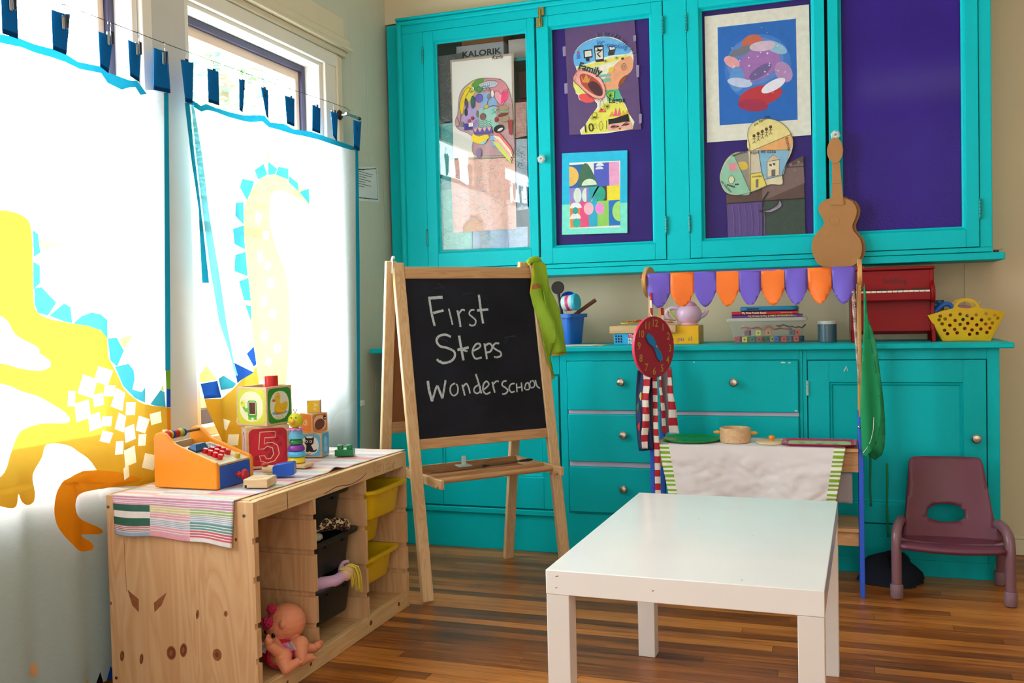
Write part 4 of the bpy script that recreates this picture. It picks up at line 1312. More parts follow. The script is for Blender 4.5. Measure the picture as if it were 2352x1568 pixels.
# red toy piano
red = mat('8c0d12', .4, spec=.2, vary=.04)
t = thing('toy_piano', 'shiny dark red toy piano on the worktop under the cabinet', 'piano', (.18, 3.95, CZ))
b = MB()
for x0, x1 in ((.03, .044), (.312, .326)):
    pr = [(3.855, CZ), (3.866, CZ), (3.884, .97), (3.884, 1.005), (3.846, 1.008), (3.840, 1.02), (3.842, 1.055), (3.852, 1.066), (3.872, 1.066), (3.905, 1.085), (3.912, 1.128), (4.045, 1.128), (4.045, CZ), (4.03, CZ), (4.02, .9), (3.95, .9), (3.9, .905), (3.872, .9)]
    b.prism([(y, z) for y, z in pr], F((x0, 0, 0), (0, 1, 0), (0, 0, 1)), x1 - x0, red)
b.build('side_panel', t, bevel=.003)
b = MB().box(.044, .312, 3.915, 3.925, 1.03, 1.126, red).box(.044, .312, 3.896, 3.906, .896, 1.012, red).box(.044, .312, 4.03, 4.04, .88, 1.126, red)
b.build('panel', t)
b = MB().box(.044, .312, 3.850, 3.862, 1.012, 1.042, red).box(.044, .312, 3.862, 3.92, 1.008, 1.03, red)
b.build('keybed', t, bevel=.003)
b = MB().box(.026, .33, 3.90, 4.05, 1.1282, 1.139, red)
b.build('top', t, bevel=.004)
for k in range(14):
    x = .048 + k * .0187
    MB().box(x, x + .0175, 3.856, 3.912, 1.042, 1.0492, mat('e8e2cf', .35)).build('white_key', t, bevel=.001)
for k in range(13):
    if k % 7 in (2, 6):
        continue
    x = .0655 + k * .0187
    MB().box(x - .005, x + .005, 3.880, 3.912, 1.0492, 1.056, mat('141214', .35)).build('black_key', t, bevel=.001)
MB().text('Schilling', .19, 1.078, .026, FY(3.915), mat('2a0406', .4), .0006, 'C').build('lettering', t)

# yellow basket with holes
yel = mat('e8bc06', .3, trans=.12, coat=.3)
def basket_shell(y_front):
    top = smooth([(.300, .954), (.345, .966), (.388, .978), (.475, .977), (.52, .969), (.561, .961)], False, 5)
    out = [(.350, CZ + .002)] + [(.514, CZ + .002)] + list(reversed(top))
    # handle
    return out
t = thing('beach_basket', 'yellow plastic basket with round holes and a loop handle on the worktop', 'basket', (.43, 3.93, CZ))
HO = []
rr = random.Random(6)
for j, (z, xs) in enumerate(((.953, (.346, .378, .408, .436, .464, .495, .528)), (.936, (.342, .36, .392, .422, .45, .48, .51, .536)), (.918, (.352, .376, .408, .438, .466, .494, .52)), (.9, (.36, .392, .424, .452, .48, .508)), (.884, (.37, .40, .44, .47, .5)))):
    HO += [(x + .002 * ((i * 7 + j * 3) % 3 - 1), z + .003 * ((i + j) % 3 - 1)) for i, x in enumerate(xs)]
for nm, y in (('front_side', 3.872), ('rear_side', 3.985)):
    lean = -.25 if nm == 'front_side' else .25
    fn = lambda a, z, y=y, lean=lean: (a, y + lean * (z - CZ) * .35 + (1 if lean > 0 else -1) * -.9 * ((a - .432) ** 2), z)
    body = [(.352, CZ + .002), (.513, CZ + .002), (.561, .961), (.52, .9695), (.478, .977), (.472, .992), (.458, 1.008), (.432, 1.0155), (.406, 1.009), (.392, .993), (.386, .978), (.345, .967), (.301, .953)]
    hole = smooth([(.402, .985), (.408, .996), (.432, 1.003), (.456, .996), (.462, .985), (.45, .979), (.432, .977), (.414, .979)], True, 3)
    b = MB()
    dummy = mat('000000', .5)
    b.sheet(body, [(dummy, hole)] + [(dummy, ell(x, z, .0062, .0064, 14)) for x, z in HO], yel, fn, .02)
    di = b.mats.index(dummy)
    keep = [i for i in range(len(b.f)) if b.m[i] != di]
    b.f = [b.f[i] for i in keep]
    b.m = [0 if b.m[i] != di else 0 for i in keep]
    b.mats = [yel]
    b.build(nm, t, solid=.002, soff=0, flat=True)
b = MB().box(.352, .513, 3.875, 3.982, CZ + .001, CZ + .004, yel)
b.build('bottom', t)
b = MB()
for s_ in (-1, 1):
    x0, x1 = (.352, .303) if s_ < 0 else (.513, .559)
    fy = lambda a, z, lean: (3.872 if lean < 0 else 3.985) + lean * (z - CZ) * .35 + (1 if lean > 0 else -1) * -.9 * ((a - .432) ** 2)
    z1 = .9545
    b.loft([[(x0, fy(x0, CZ + .002, -.25), CZ + .002), (x0, fy(x0, CZ + .002, .25), CZ + .002)], [(x1, fy(x1, z1, -.25), z1), (x1, fy(x1, z1, .25), z1)]], yel, False, False, False)
b.build('end_side', t, solid=.002, soff=0)
# contents of the basket
c_items = [('e0441c', .395, .893, .03), ('d63a18', .452, .90, .032), ('3a4a44', .425, .89, .022), ('e8552a', .505, .90, .026), ('2a5a52', .43, .935, .02), ('5a2a2a', .475, .93, .022), ('c8301a', .385, .925, .02)]
for k, (h, x, z, r) in enumerate(c_items):
    o = MB().ball((x, 3.928 + .006 * (k % 2), z), (r, r * .9, r * .85), mat(h, .5), 14).build('play_food')
    tag(o, ('big orange ball at the lower left in the yellow basket', 'big red ball at the bottom middle of the yellow basket', 'dark green ball low in the yellow basket', 'orange ball at the right in the yellow basket', 'teal ball near the top of the yellow basket', 'maroon ball at the upper right in the yellow basket', 'red ball at the upper left in the yellow basket')[k], 'toy', 'toys in the yellow basket')
t = thing('toy_tongs', 'bright blue toothed toy scoop sticking out of the yellow basket', 'toy', (.33, 3.93, .95))
b = MB().tube([(.318, 3.93, .945), (.34, 3.93, .975), (.362, 3.93, .993), (.384, 3.932, .99), (.40, 3.935, .96)], .009, mat('1a6fd8', .35), 10, sm=5)
b.build('arm', t)
for k, (x, z) in enumerate(((.312, .962), (.322, .975), (.335, .988), (.35, .999))):
    MB().lathe([(.006, 0), (.005, .008), (.002, .012)], (x, 3.93, z), mat('1a6fd8', .35), (-.7, 0, .7), 8).build('tooth', t)
o = MB().tube([(.44, 3.94, .94), (.492, 3.95, 1.0)], .0045, mat('cbb68c', .5), 10).build('toy_stick')
tag(o, 'thin pale stick poking out at the right of the basket handle', 'stick')
o = MB().ball((.43, 3.95, .975), (.03, .02, .014), mat('b87a8a', .5), 14).build('toy_cup')
tag(o, 'dusty pink toy seen through the basket handle', 'toy')
o = MB().box(.325, .368, 3.99, 4.02, CZ, 1.01, mat('1b2a2c', .4)).build('dark_carton', bevel=.001)
tag(o, 'dark narrow carton behind the yellow basket', 'box')
# clip on the end of the cabinet's bottom shelf
t = thing('bulldog_clip', 'black metal clip lying at the right end of the cabinet shelf', 'clip', (.545, 3.95, 1.183))
MB().box(.535, .552, 3.94, 3.965, 1.1833, 1.192, mat('16161a', .35)).build('jaw', t, bevel=.002)
MB().tube([(.552, 3.945, 1.19), (.562, 3.945, 1.196), (.565, 3.953, 1.196), (.562, 3.96, 1.196), (.552, 3.96, 1.19)], .0012, mat('c0c0c4', .3, 1), 6).build('wire_arm', t)

# cardboard guitar hanging from the knob of the fourth door
kraft = mat('a87848', .75, vary=.05, vscale=30)
kraft2 = mat('8a5d36', .8)
t = thing('cardboard_guitar', 'cut-out cardboard guitar hanging from the crystal knob', 'guitar', (-.018, 3.875, 1.14))
fr = FY(3.898)
bodyp = smooth([(-.0701,1.150),(-.0987,1.180),(-.1111,1.220),(-.1057,1.260),(-.0844,1.289),(-.0648,1.313),(-.0693,1.339),(-.0835,1.365),(-.0783,1.393),(-.0556,1.409),(-.0348,1.414),(-.0316,1.417),(.0065,1.415),(.0096,1.410),(.0409,1.395),(.0562,1.362),(.0496,1.329),(.0399,1.308),(.0428,1.283),(.066,1.252),(.0734,1.215),(.0652,1.179),(.0334,1.146)], True, 2)
MB().prism(bodyp, fr, .007, kraft, 0, kraft2).build('body', t)
b = MB().prism([(a + .013, z) for a, z in bodyp], fr, -.001, kraft2, -.009, kraft2)
b.build('back_layer', t)
b = MB().prism([(-.0315,1.550),(-.003,1.548),(.0023,1.468),(.0093,1.384),(-.0383,1.387),(-.0325,1.470)], fr, .011, kraft, .0072, kraft2)
b.build('neck', t)
MB().prism(smooth([(-.0193,1.642),(-.0005,1.630),(.0086,1.600),(.0051,1.570),(-.0093,1.548),(-.0299,1.549),(-.0471,1.574),(-.0483,1.604),(-.0368,1.633)]), fr, .015, kraft, .0112, kraft2).build('head', t)
MB().line(ell(*[(-.0248,1.325)][0], .019, .019, 24), .001, fr, kraft2, .0073, True).line([(-.0325,1.467),(.0008,1.468)], .0015, fr, kraft2, .0113).build('drawn_lines', t)
MB().tube([(-.026, 3.885, 1.60), (-.03, 3.889, 1.648), (-.018, 3.889, 1.664), (-.008, 3.889, 1.648), (-.010, 3.885, 1.60)], .0013, mat('d8d4c4', .6), 6).build('string', t)

# ================================================================ EASEL
pine = wood('d9bb92', 'be9566', 'Z', 1.6, .5)
pineX = wood('c99d70', 'a3764a', 'X', 1.6, .5)
pineY = wood('d6b388', 'b88d5e', 'Y', 1.6, .5)
ez = thing('chalkboard_easel', 'wooden folding easel with a chalkboard reading First Steps, beside the window wall', 'easel', (-1.362, 2.975, 0), 48, None, False)
EL = math.hypot(.195, 1.19)
EB = F((0, 0, 0), (1, 0, 0), (0, .195, 1.19))
def ebox(b, u0, u1, v0, v1, c0, c1, m):
    vs = [EB(u, v, c) for u in (u0, u1) for v in (v0, v1) for c in (c0, c1)]
    b.add(vs, [(0, 1, 3, 2), (4, 6, 7, 5), (0, 4, 5, 1), (2, 3, 7, 6), (0, 2, 6, 4), (1, 5, 7, 3)], m)
for u in (0, .567):
    b = MB()
    ebox(b, u - .021, u + .021, .008, 1.205, -.020, .002, pine)
    b.build('leg', ez, bevel=.003)
R_ = lambda u, t: (u, .39 - (.39 - .212) * t, 1.195 * t)          # rear frame line
for u in (-.022, .526):
    b = MB().beam(R_(u, .0), R_(u, 1.0), .022, .04, pine, (1, 0, 0))
    b.build('leg', ez, bevel=.003)
b = MB()
ebox(b, .021, .546, 1.146, 1.19, -.018, -.001, pineX)
b.build('top_rail', ez, bevel=.002)
b = MB()
ebox(b, .021, .546, .53, .567, -.018, -.001, pineX)
b.build('bottom_rail', ez, bevel=.002)
board = mat('1a1c24', .7, spec=.15, vary=.42, vscale=4.5, bump=.05, bscale=120)
b = MB()
ebox(b, .018, .549, .56, 1.15, -.013, -.006, board)
cb = b.build('chalkboard', ez)
# rear panel and rails
b = MB()
q = lambda u, t, c: Vector(R_(u, t)) + Vector((0, c, 0))
hardb = mat('8a5632', .8)
def rbox(b, u0, u1, t0, t1, c0, c1, m):
    vs = [q(u, t, c) for u in (u0, u1) for t in (t0, t1) for c in (c0, c1)]
    b.add(vs, [(0, 1, 3, 2), (4, 6, 7, 5), (0, 4, 5, 1), (2, 3, 7, 6), (0, 2, 6, 4), (1, 5, 7, 3)], m)
rbox(b, -.004, .508, .5, .96, -.004, .004, hardb)
b.build('rear_board', ez)
b = MB()
rbox(b, -.004, .508, .47, .505, -.009, .009, pineX)
b.build('rear_rail', ez, bevel=.002)
whitep = mat('e9e6de', .4)
for u in (0, .567):
    b = MB()
    for c, y in ((-.0245, .0), (.0, .0)):
        pass
    s_ = -1 if u == 0 else 1
    x0 = u + s_ * .0215
    b.prism([(.196, 1.15), (.205, 1.15), (.214, 1.175), (.211, 1.196), (.204, 1.206), (.194, 1.204), (.19, 1.185)], F((x0, 0, 0), (0, 1, 0), (0, 0, 1)), .002 * s_ if s_ > 0 else -.002, whitep)
    b.tube([(x0 - .004, .190, 1.206), (x0 + .004, .190, 1.206)], .006, whitep, 10)
    b.build('hinge_plate', ez)
# tray between the frames with arms and dowel
for u in (.036, .518):
    b = MB().box(u, u + .014, -.045, .335, .398, .43, pineY)
    b.tube([(u - .01, -.02, .405), (u + .0, -.02, .405)], .006, pineX, 8)
    b.build('tray_arm', ez, bevel=.002)
b = MB().box(.05, .518, .075, .083, .398, .432, pineX).box(.05, .518, .29, .298, .398, .432, pineX).box(.05, .518, .083, .29, .398, .404, hardb)
b.build('tray', ez, bevel=.0015)
MB().tube([(.05, .018, .418), (.518, .018, .418)], .0105, pineX, 14).build('dowel', ez)
# chalk writing
chalk = bpy.data.materials.new('chalk_line')
chalk.use_nodes = True
_t = chalk.node_tree
_n = _t.nodes
_p = _n['Principled BSDF']
_p.inputs['Base Color'].default_value = (.46, .54, .56, 1)
_p.inputs['Roughness'].default_value = .9
_no = _n.new('ShaderNodeTexNoise')
_no.inputs['Scale'].default_value = 420
_no.inputs['Detail'].default_value = 3
_tc = _n.new('ShaderNodeTexCoord')
_t.links.new(_tc.outputs['Object'], _no.inputs['Vector'])
_mr = _n.new('ShaderNodeMapRange')
_mr.inputs[1].default_value = .30
_mr.inputs[2].default_value = .46
_t.links.new(_no.outputs['Fac'], _mr.inputs[0])
_tr = _n.new('ShaderNodeBsdfTransparent')
_ms = _n.new('ShaderNodeMixShader')
_t.links.new(_mr.outputs[0], _ms.inputs[0])
_t.links.new(_tr.outputs[0], _ms.inputs[1])
_t.links.new(_p.outputs[0], _ms.inputs[2])
_t.links.new(_ms.outputs[0], _n['Material Output'].inputs['Surface'])
strokes = [
 ([(.1104,1.080),(.1134,1.024),(.1219,.971)], .0125), ([(.1115,1.074),(.1639,1.077)], .016), ([(.1198,1.019),(.1625,1.028)], .013),
 ([(.1842,1.034),(.1896,1.001),(.1938,.9739)], .009), ([(.2188,1.027),(.2238,.9893),(.2248,.9649)], .012), ([(.2207,1.011),(.2368,1.028),(.2491,1.026)], .010),
 ([(.2889,1.027),(.2742,1.026),(.2657,1.013),(.277,1.001),(.29,.9877),(.2847,.9714),(.2699,.9686),(.2615,.9737)], .009), ([(.3133,1.085),(.3159,1.025),(.3196,.9754)], .013), ([(.2996,1.025),(.3474,1.028)], .013),
 ([(.1822,.929),(.162,.9377),(.1355,.9337),(.1234,.9165),(.1352,.8969),(.1623,.8895),(.1889,.8756),(.1904,.8563),(.1748,.8409),(.1462,.8342),(.1262,.8415),(.1184,.8498)], .0125), ([(.1298,.8429),(.1424,.8312)], .010),
 ([(.2161,.9327),(.2198,.8841),(.2241,.8403)], .014), ([(.2035,.8799),(.2505,.8877)], .013), ([(.2093,.8845),(.2436,.8734)], .011),
 ([(.2688,.874),(.2953,.886),(.2984,.8974),(.2841,.8995),(.2678,.8822),(.264,.8629),(.2746,.8446),(.3003,.8483)], .010), ([(.3168,.9),(.3191,.8704),(.3213,.8409)], .011), ([(.3196,.8917),(.3387,.8992),(.3482,.8857),(.3391,.8696),(.3221,.8654)], .011),
 ([(.3791,.8977),(.3625,.8983),(.3518,.8855),(.3652,.8735),(.3809,.8646),(.3812,.8514),(.364,.8456),(.3513,.8478)], .010),
 ([(.0748,.773),(.0766,.7399),(.0844,.6987)], .014), ([(.0844,.6987),(.1024,.7415),(.1104,.7536)], .011), ([(.1104,.7536),(.1209,.7215),(.1263,.707)], .013), ([(.1263,.707),(.137,.7442),(.1451,.7723)], .011),
 (smooth([(.1819,.7575),(.1636,.749),(.1596,.727),(.1704,.7137),(.187,.7222),(.191,.7442)]), .0085), ([(.2094,.7512),(.2126,.7318),(.2157,.7108)], .0095), ([(.21,.7399),(.2257,.755),(.2346,.7385),(.2377,.7175)], .009),
 (smooth([(.28,.7455),(.2615,.7401),(.2546,.7261),(.2643,.7158),(.2794,.723)]), .0085), ([(.2685,.7881),(.2772,.7521),(.2839,.7146)], .0105), ([(.2962,.7284),(.318,.745),(.3104,.7584),(.2965,.7478),(.2923,.7254),(.3034,.7118),(.3222,.7171)], .009),
 ([(.3337,.7555),(.3366,.7325),(.3401,.7144)], .010), ([(.3363,.7455),(.3503,.7562),(.361,.7539)], .0085), ([(.3945,.7554),(.3794,.7529),(.3742,.7401),(.3878,.7295),(.3959,.7192),(.3854,.7084),(.3705,.7077)], .009),
 ([(.4285,.7436),(.4115,.7413),(.4022,.7254),(.4099,.7118),(.4251,.7142)], .0085), ([(.436,.7432),(.4341,.7103)], .0085), ([(.4569,.7453),(.4569,.7123)], .0085), ([(.4341,.7268),(.4569,.7288)], .008),
 ([(.4672,.7199),(.4772,.7409),(.4886,.7402),(.4879,.7187),(.4708,.718)], .008), (smooth([(.5011,.7495),(.492,.7367),(.498,.7231),(.5121,.7289),(.5121,.7456)]), .0075), ([(.5186,.7519),(.5235,.7282),(.5359,.7192)], .0085)]
for k, (pts, w) in enumerate(strokes):
    pass
words = (('First', 0, 9), ('Steps', 9, 18), ('Wonder', 18, 30), ('school', 30, 99))
for nm, i0, i1 in words:
    b = MB()
    for j, (pts, w) in enumerate(strokes[i0:i1]):
        pts = smooth(pts, False, 4) if 2 < len(pts) < 20 else pts
        b.line(pts, w * .7, EB, chalk, -.0056 + .00008 * j)
    b.build('chalk_writing', cb)
smear = mat('4a4f58', .8, clear=.7, vary=.2)
rr = random.Random(9)
b = MB()
for k in range(26):
    x, z = rr.uniform(.06, .5), rr.uniform(.6, 1.1)
    a0, R0 = rr.uniform(0, 3.1), rr.uniform(.03, .11)
    pts = [(x + R0 * math.cos(a0 + i * .12), z + .5 * R0 * math.sin(a0 + i * .12)) for i in range(8)]
    pts = [p for p in pts if .03 < p[0] < .53 and .58 < p[1] < 1.13]
    if len(pts) > 2:
        b.line(pts, rr.uniform(.001, .006), EB, smear, -.0059 + .000008 * k)
b.build('chalk_smears', cb)['kind'] = 'stuff'
# things in the tray
tray_z = .4332
def in_tray(name, label, cat, b, group=None):
    o = thing(name, label, cat, (-1.362, 2.975, 0), 48, group, False)
    return o
t = in_tray('whiteboard_wiper', 'clear plastic handle piece lying in the easel tray', 'eraser', None)
b = MB().box(.205, .255, .15, .2, tray_z, tray_z + .006, mat('d6e6e2', .2, clear=.4)).box(.223, .237, .165, .178, tray_z + .006, tray_z + .04, mat('e6eeee', .2, clear=.4))
b.build('body', t, bevel=.002)
for k, (u0, u1, y0, y1, h, lab) in enumerate(((.055, .50, .085, .125, '6b4a30', 'long dark brown brush along the front of the easel tray'), (.06, .44, .125, .19, 'b9c6c2', 'pale flat ruler lying in the easel tray'), (.052, .30, .088, .10, 'a83a2c', 'red handled brush at the left of the easel tray'))):
    t = in_tray(('paint_brush', 'ruler', 'paint_brush')[k], lab, ('brush', 'ruler', 'brush')[k], None)
    b = MB()
    if k == 1:
        b.box(u0, u1, y0, y0 + .03, .4045, .4075, mat(h, .4))
        b.build('body', t)
    else:
        z = .4385
        b.tube([(u0, y0, z), (u0 + .1, y0, z), (u1 - .09, y1 - .003, z), (u1 - .06, y1, z)], [.003, .005, .005, .003], mat(h, .35), 8)
        b.build('handle', t)
        MB().tube([(u1 - .06, y1, z), (u1 - .02, y1 + .003, z), (u1, y1 + .004, z)], [.004, .006, .003], mat('2a2422', .8), 8).build('bristles', t)

# green smock hung on the easel's top right corner
smk = mat('8fb424', .6, trans=.12, vary=.05)
smt = mat('e0b010', .6)
t = thing('painting_smock', 'lime green painting smock with yellow trim slung over the easel corner', 'smock', (-1.362, 2.975, 0), 48, None, False)
def sm_fn(a, v):
    k = (1.22 - v)
    return EB(a, v, .016 + .014 * math.sin((a - .30 * k) * 75) * min(1, k * 4 + .2) + .01 * math.sin(v * 23 + a * 9))
def sm_fn2(a, v):
    return EB(a, v, .001 + .010 * math.sin((a - .25 * (1.2 - v)) * 90 + 1.2) - .03)
main = [(.5421,1.192),(.5562,1.212),(.5835,1.211),(.6009,1.192),(.6126,1.126),(.6161,1.057),(.6174,.9712),(.603,.8862),(.5938,.8441),(.6022,.7845),(.5977,.7796),(.5716,.8062),(.562,.8708),(.5538,.9643),(.5397,1.041),(.5318,1.089),(.5364,1.144)]
sleeve = [(.5868,1.206),(.6071,1.178),(.6326,1.095),(.6565,1.031),(.6697,.944),(.6719,.8665),(.6691,.8444),(.6012,.8404),(.5873,.8868),(.586,.972),(.5827,1.075)]
under = [(.5815,.887),(.6087,.869),(.6223,.7564),(.6019,.7507),(.5866,.7852)]
b = MB().sheet(main, [(smt, [(p[0], p[1]) for p in [(.5421,1.192),(.546,1.192),(.5357,1.089),(.5318,1.089)]]), (smt, [(.5716,.8062),(.6022,.7845),(.5975,.7779),(.5689,.7996)]), (mat('9a6a30', .7), smooth([(.5411,1.118),(.5612,1.123),(.5791,1.109),(.5587,1.102),(.5391,1.101)]))], smk, sm_fn, .012)
b.build('body', t, solid=.002, ang=60)
b = MB().sheet(sleeve, [(smt, [(.6021,.8472),(.6702,.8529),(.6689,.8427),(.601,.8387)])], smk, lambda a, v: EB(a, v, .006 + .016 * math.sin((a - .27 * (1.2 - v)) * 60 + .6) + (.004 * math.sin(a * 500) if v < .80 else 0)), .012)
b.build('sleeve', t, solid=.002, ang=60)
b = MB().sheet(under, [(smt, [(.5837,.7618),(.6251,.763),(.623,.7462),(.5821,.7484)])], smk, sm_fn2, .02)
b.build('rear_hem', t, solid=.002)
b = MB().tube([EB(*p, c) for p, c in zip([(.5297,1.202),(.5402,1.209),(.5564,1.214),(.576,1.214),(.5947,1.206)], (.012, .014, .014, .012, -.01))], [.010, .013, .015, .014, .010], smk, 10, sm=4)
b.build('collar', t)
MB().tube([EB(*p, .02) for p in [(.5285,1.192),(.5377,1.204),(.5476,1.206),(.5522,1.195),(.5478,1.175)]], .003, smt, 6, sm=4).build('trim', t)

# ================================================================ WHITE TABLE
tw_ = mat('f0efed', .16, vary=.015, coat=.35)
tw2 = mat('e6e2df', .35, vary=.02)
t = thing('low_table', 'glossy white low square-legged table in the foreground', 'table', (-.303, 2.292, 0), -1.35, None, False)
MB().box(-.275, .275, -.432, .432, .4155, .466, tw_).build('tabletop', t, bevel=.0015)
for x in (-.275, .225):
    for y in (-.432, .382):
        l = MB().box(x + .0008, x + .0492, y + .0008, y + .0492, 0, .4152, tw2).build('leg', t, bevel=.0015)
rr = random.Random(12)
b = MB()
for x, y, w in ((-.05, .12, .003), (.1, -.02, .003), (-.23, .05, .002), (.03, .3, .0025), (.19, .25, .002), (-.16, .34, .002), (.22, .38, .002), (.12, -.40, .004)):
    b.poly(ell(x, y, w, w * .35, 7, rr.uniform(0, 90)), FZ(.466), mat('5a5450', .6), .0002)
for x, z, w in ((-.25, .454, .004), (-.252, .43, .003), (-.05, .44, .003)):
    b.poly(ell(x, z, w, w * .35, 7, 20), FY(-.432), mat('8a7a6a', .6), .0002)
b.build('scuff_marks', t)['kind'] = 'stuff'

# ================================================================ PLUM CHAIR
plum = mat('6a3547', .38, vary=.06)
plum2 = mat('7a5560', .3, vary=.04, coat=.2)
t = thing('toddler_chair', 'plum plastic toddler chair with bowed tube legs in front of the base cabinet', 'chair', (.335, 3.5, 0))
bk = smooth([(.2213,.4377),(.2415,.4492),(.338,.4504),(.4328,.4516),(.4547,.4415),(.4653,.3807),(.4757,.3047),(.4862,.2364),(.494,.1802),(.3469,.1658),(.2013,.1638),(.199,.2219),(.2055,.2929),(.2135,.3717)], True, 3)
hol = smooth([(.2722,.2563),(.2795,.2722),(.3023,.2857),(.3362,.2903),(.3726,.2858),(.392,.2712),(.3961,.2545),(.3834,.2385),(.3554,.2293),(.3188,.229),(.2905,.2354),(.2764,.244)], True, 3)
dm = mat('000000', .5)
b = MB().sheet(bk, [(dm, hol)], plum, lambda a, z: (a, 3.625 + (z - .2) * .30 - 1.3 * (a - .335) ** 2 + (.0 if z > .23 else -.35 * (.23 - z)), z), .02)
di = b.mats.index(dm)
keep = [i for i in range(len(b.f)) if b.m[i] != di]
b.f = [b.f[i] for i in keep]
b.m = [0] * len(keep)
b.mats = [plum]
b.build('backrest', t, solid=.012, soff=0, bevel=0, ang=60)
b = MB()
def seat_fn(u, v):
    x = .335 + (u - .5) * (.318 - .02 * v)
    y = 3.418 + v * .225 + .014 * (2 * u - 1) ** 2 * (1 - v)
    z = .198 - .010 * math.sin(v * math.pi) - (.012 * max(0, 1 - v * 7)) + .03 * max(0, v - .86) / .14 - .006 * math.cos((u - .5) * 3)
    return (x, y, z)
b.grid(16, 14, seat_fn, plum)
b.build('seat', t, solid=.015, ang=60)
for s_, xf, xr in ((-1, .163, .175), (1, .51, .515)):
    xm = .335 + s_ * .155
    b = MB().tube([(xf, 3.445, .03), (xf, 3.447, .12), (xf + s_ * .0, 3.452, .19), (xf - s_ * .003, 3.468, .228), (xf - s_ * .012, 3.51, .246), (xf - s_ * .02, 3.57, .244), (xr - s_ * .012, 3.63, .222), (xr - s_ * .002, 3.668, .16), (xr, 3.69, .08), (xr, 3.70, .03)], .0165, plum2, 14, sm=5)
    b.build('leg_frame', t)
    MB().tube([(xf - s_ * .012, 3.50, .19), (xm - s_ * .02, 3.50, .18), (.335, 3.50, .172)], .010, plum2, 10).build('seat_support', t)
    for x, y in ((xf, 3.445), (xr, 3.70)):
        MB().lathe([(.014, 0), (.0195, .003), (.021, .012), (.021, .046), (.0185, .05)], (x, y, .0005), mat('7e6068', .5), n=20).build('foot_cap', t)
# dark heap standing in for the shadows on the floor behind the chair
b = MB()
rr = random.Random(5)
rings = []
navy = mat('0a1424', .9, vary=.2)
for i in range(9):
    ph = math.pi / 2 * i / 8
    rings.append([(.150 + (.105 * math.cos(ph) + .014 * math.sin(5 * a + i)) * math.cos(a), 3.64 + (.075 * math.cos(ph) + .006 * math.sin(4 * a)) * math.sin(a), .001 + (.085 + .03 * math.sin(2 * a + 1)) * math.sin(ph)) for a in [2 * math.pi * j / 24 for j in range(24)]])
b.loft(rings, navy)
tag(b.build('shadow_heap', ang=70), 'near-black heap put where dark shadows lie on the floor behind the plum chair', 'shadow heap')

# ================================================================ PLAY SHOP STAND
blue2 = mat('2a5ad0', .45)
beech = wood('d8a868', 'b8843f', 'Z', 1.6, .5)
beechX = wood('cfa070', 'a87848', 'X', 1.6, .5)
t = thing('play_shop_stand', 'wooden play shop stand with blue legs and a purple and orange valance', 'shop stand', (-.3, 3.53, 0))
for x in (-.668, .046):
    for y in (3.418, 3.622):
        MB().box(x, x + .016, y, y + .026, 0, .62 if x > 0 else .62, blue2).build('leg', t, bevel=.002)
        MB().box(x + .002, x + .014, y + .004, y + .03 if y > 3.5 else y + .03, .56, 1.075, beech).build('post', t, bevel=.002)
for x in (-.684, .050):
    b = MB().prism(ell(3.515, 1.10, .115, .058, 32), F((x, 0, 0), (0, 1, 0), (0, 0, 1)), .014, beech)
    b.build('arm_end', t, bevel=.002)
    for y in (3.44, 3.6):
        pass
MB().tube([(-.69, 3.425, 1.121), (.07, 3.425, 1.121)], .008, mat('a81820', .4), 12).build('rod', t)
b = MB()
b.box(-.65, .045, 3.405, 3.65, .500, .512, beechX)
b.build('shelf', t, bevel=.0015)
MB().box(-.65, .045, 3.42, 3.438, .43, .5, beechX).build('shelf_apron', t, bevel=.0015)
MB().box(-.65, .045, 3.425, 3.65, .222, .234, beechX).build('lower_shelf', t, bevel=.0015)
MB().box(-.65, .045, 3.44, 3.456, .172, .222, beechX).build('lower_apron', t, bevel=.0015)
for x in (-.661, .043):
    MB().lathe([(.004, 0), (.0045, .002), (.002, .004)], (x + .006, 3.418, .585), nickel, (0, -1, 0), 10).build('bolt', t)
val = None
XB = [p[0] for p in [(-.665,1.111),(-.5816,1.108),(-.4979,1.105),(-.4201,1.102),(-.3419,1.100),(-.2664,1.097),(-.1877,1.095),(-.1116,1.092),(-.0339,1.090),(.0426,1.087)]]
aw = MB().tube([(XB[0], 3.425, 1.121), (XB[-1], 3.425, 1.121)], .0092, mat('6a58c0', .6), 12).build('valance', t)
pur, ora = mat('6a55c4', .45, trans=.1, vary=.05, vscale=14), mat('f0741c', .45, trans=.1, vary=.05, vscale=14)
for k in range(9):
    x0, x1 = XB[k], XB[k + 1]
    w = x1 - x0
    tip = 1.003 + (.004 if k % 3 == 1 else 0)
    sh = .5 + .06 * ((k * 5) % 3 - 1)
    out = [(x0, 1.127), (x0, 1.058)] + [(x0 + w * f_, z) for f_, z in ((.05, 1.05), (.14, 1.034), (.26, 1.018), (.38, 1.008))] + [(x0 + w * sh, tip)] + [(x0 + w * f_, z) for f_, z in ((.64, 1.009), (.76, 1.02), (.87, 1.036), (.95, 1.05))] + [(x1, 1.058), (x1, 1.127)]
    fn = lambda a, z, k=k, x0=x0, w=w: (a, 3.4125 - .007 * math.sin((a - x0) / w * math.pi) * min(1, (1.13 - z) * 14) + .004 * math.sin(a * 60 + k * 2) * (1.127 - z) * 12 + (.003 if z > 1.124 else 0), z + .003 * math.sin((a - x0) / w * math.pi * 4 + k) * max(0, (z - 1.11) / .017))
    b = MB().sheet(out, [], ora if k % 2 else pur, fn, .011)
    b.build('scallop', aw, solid=.0015, ang=60)
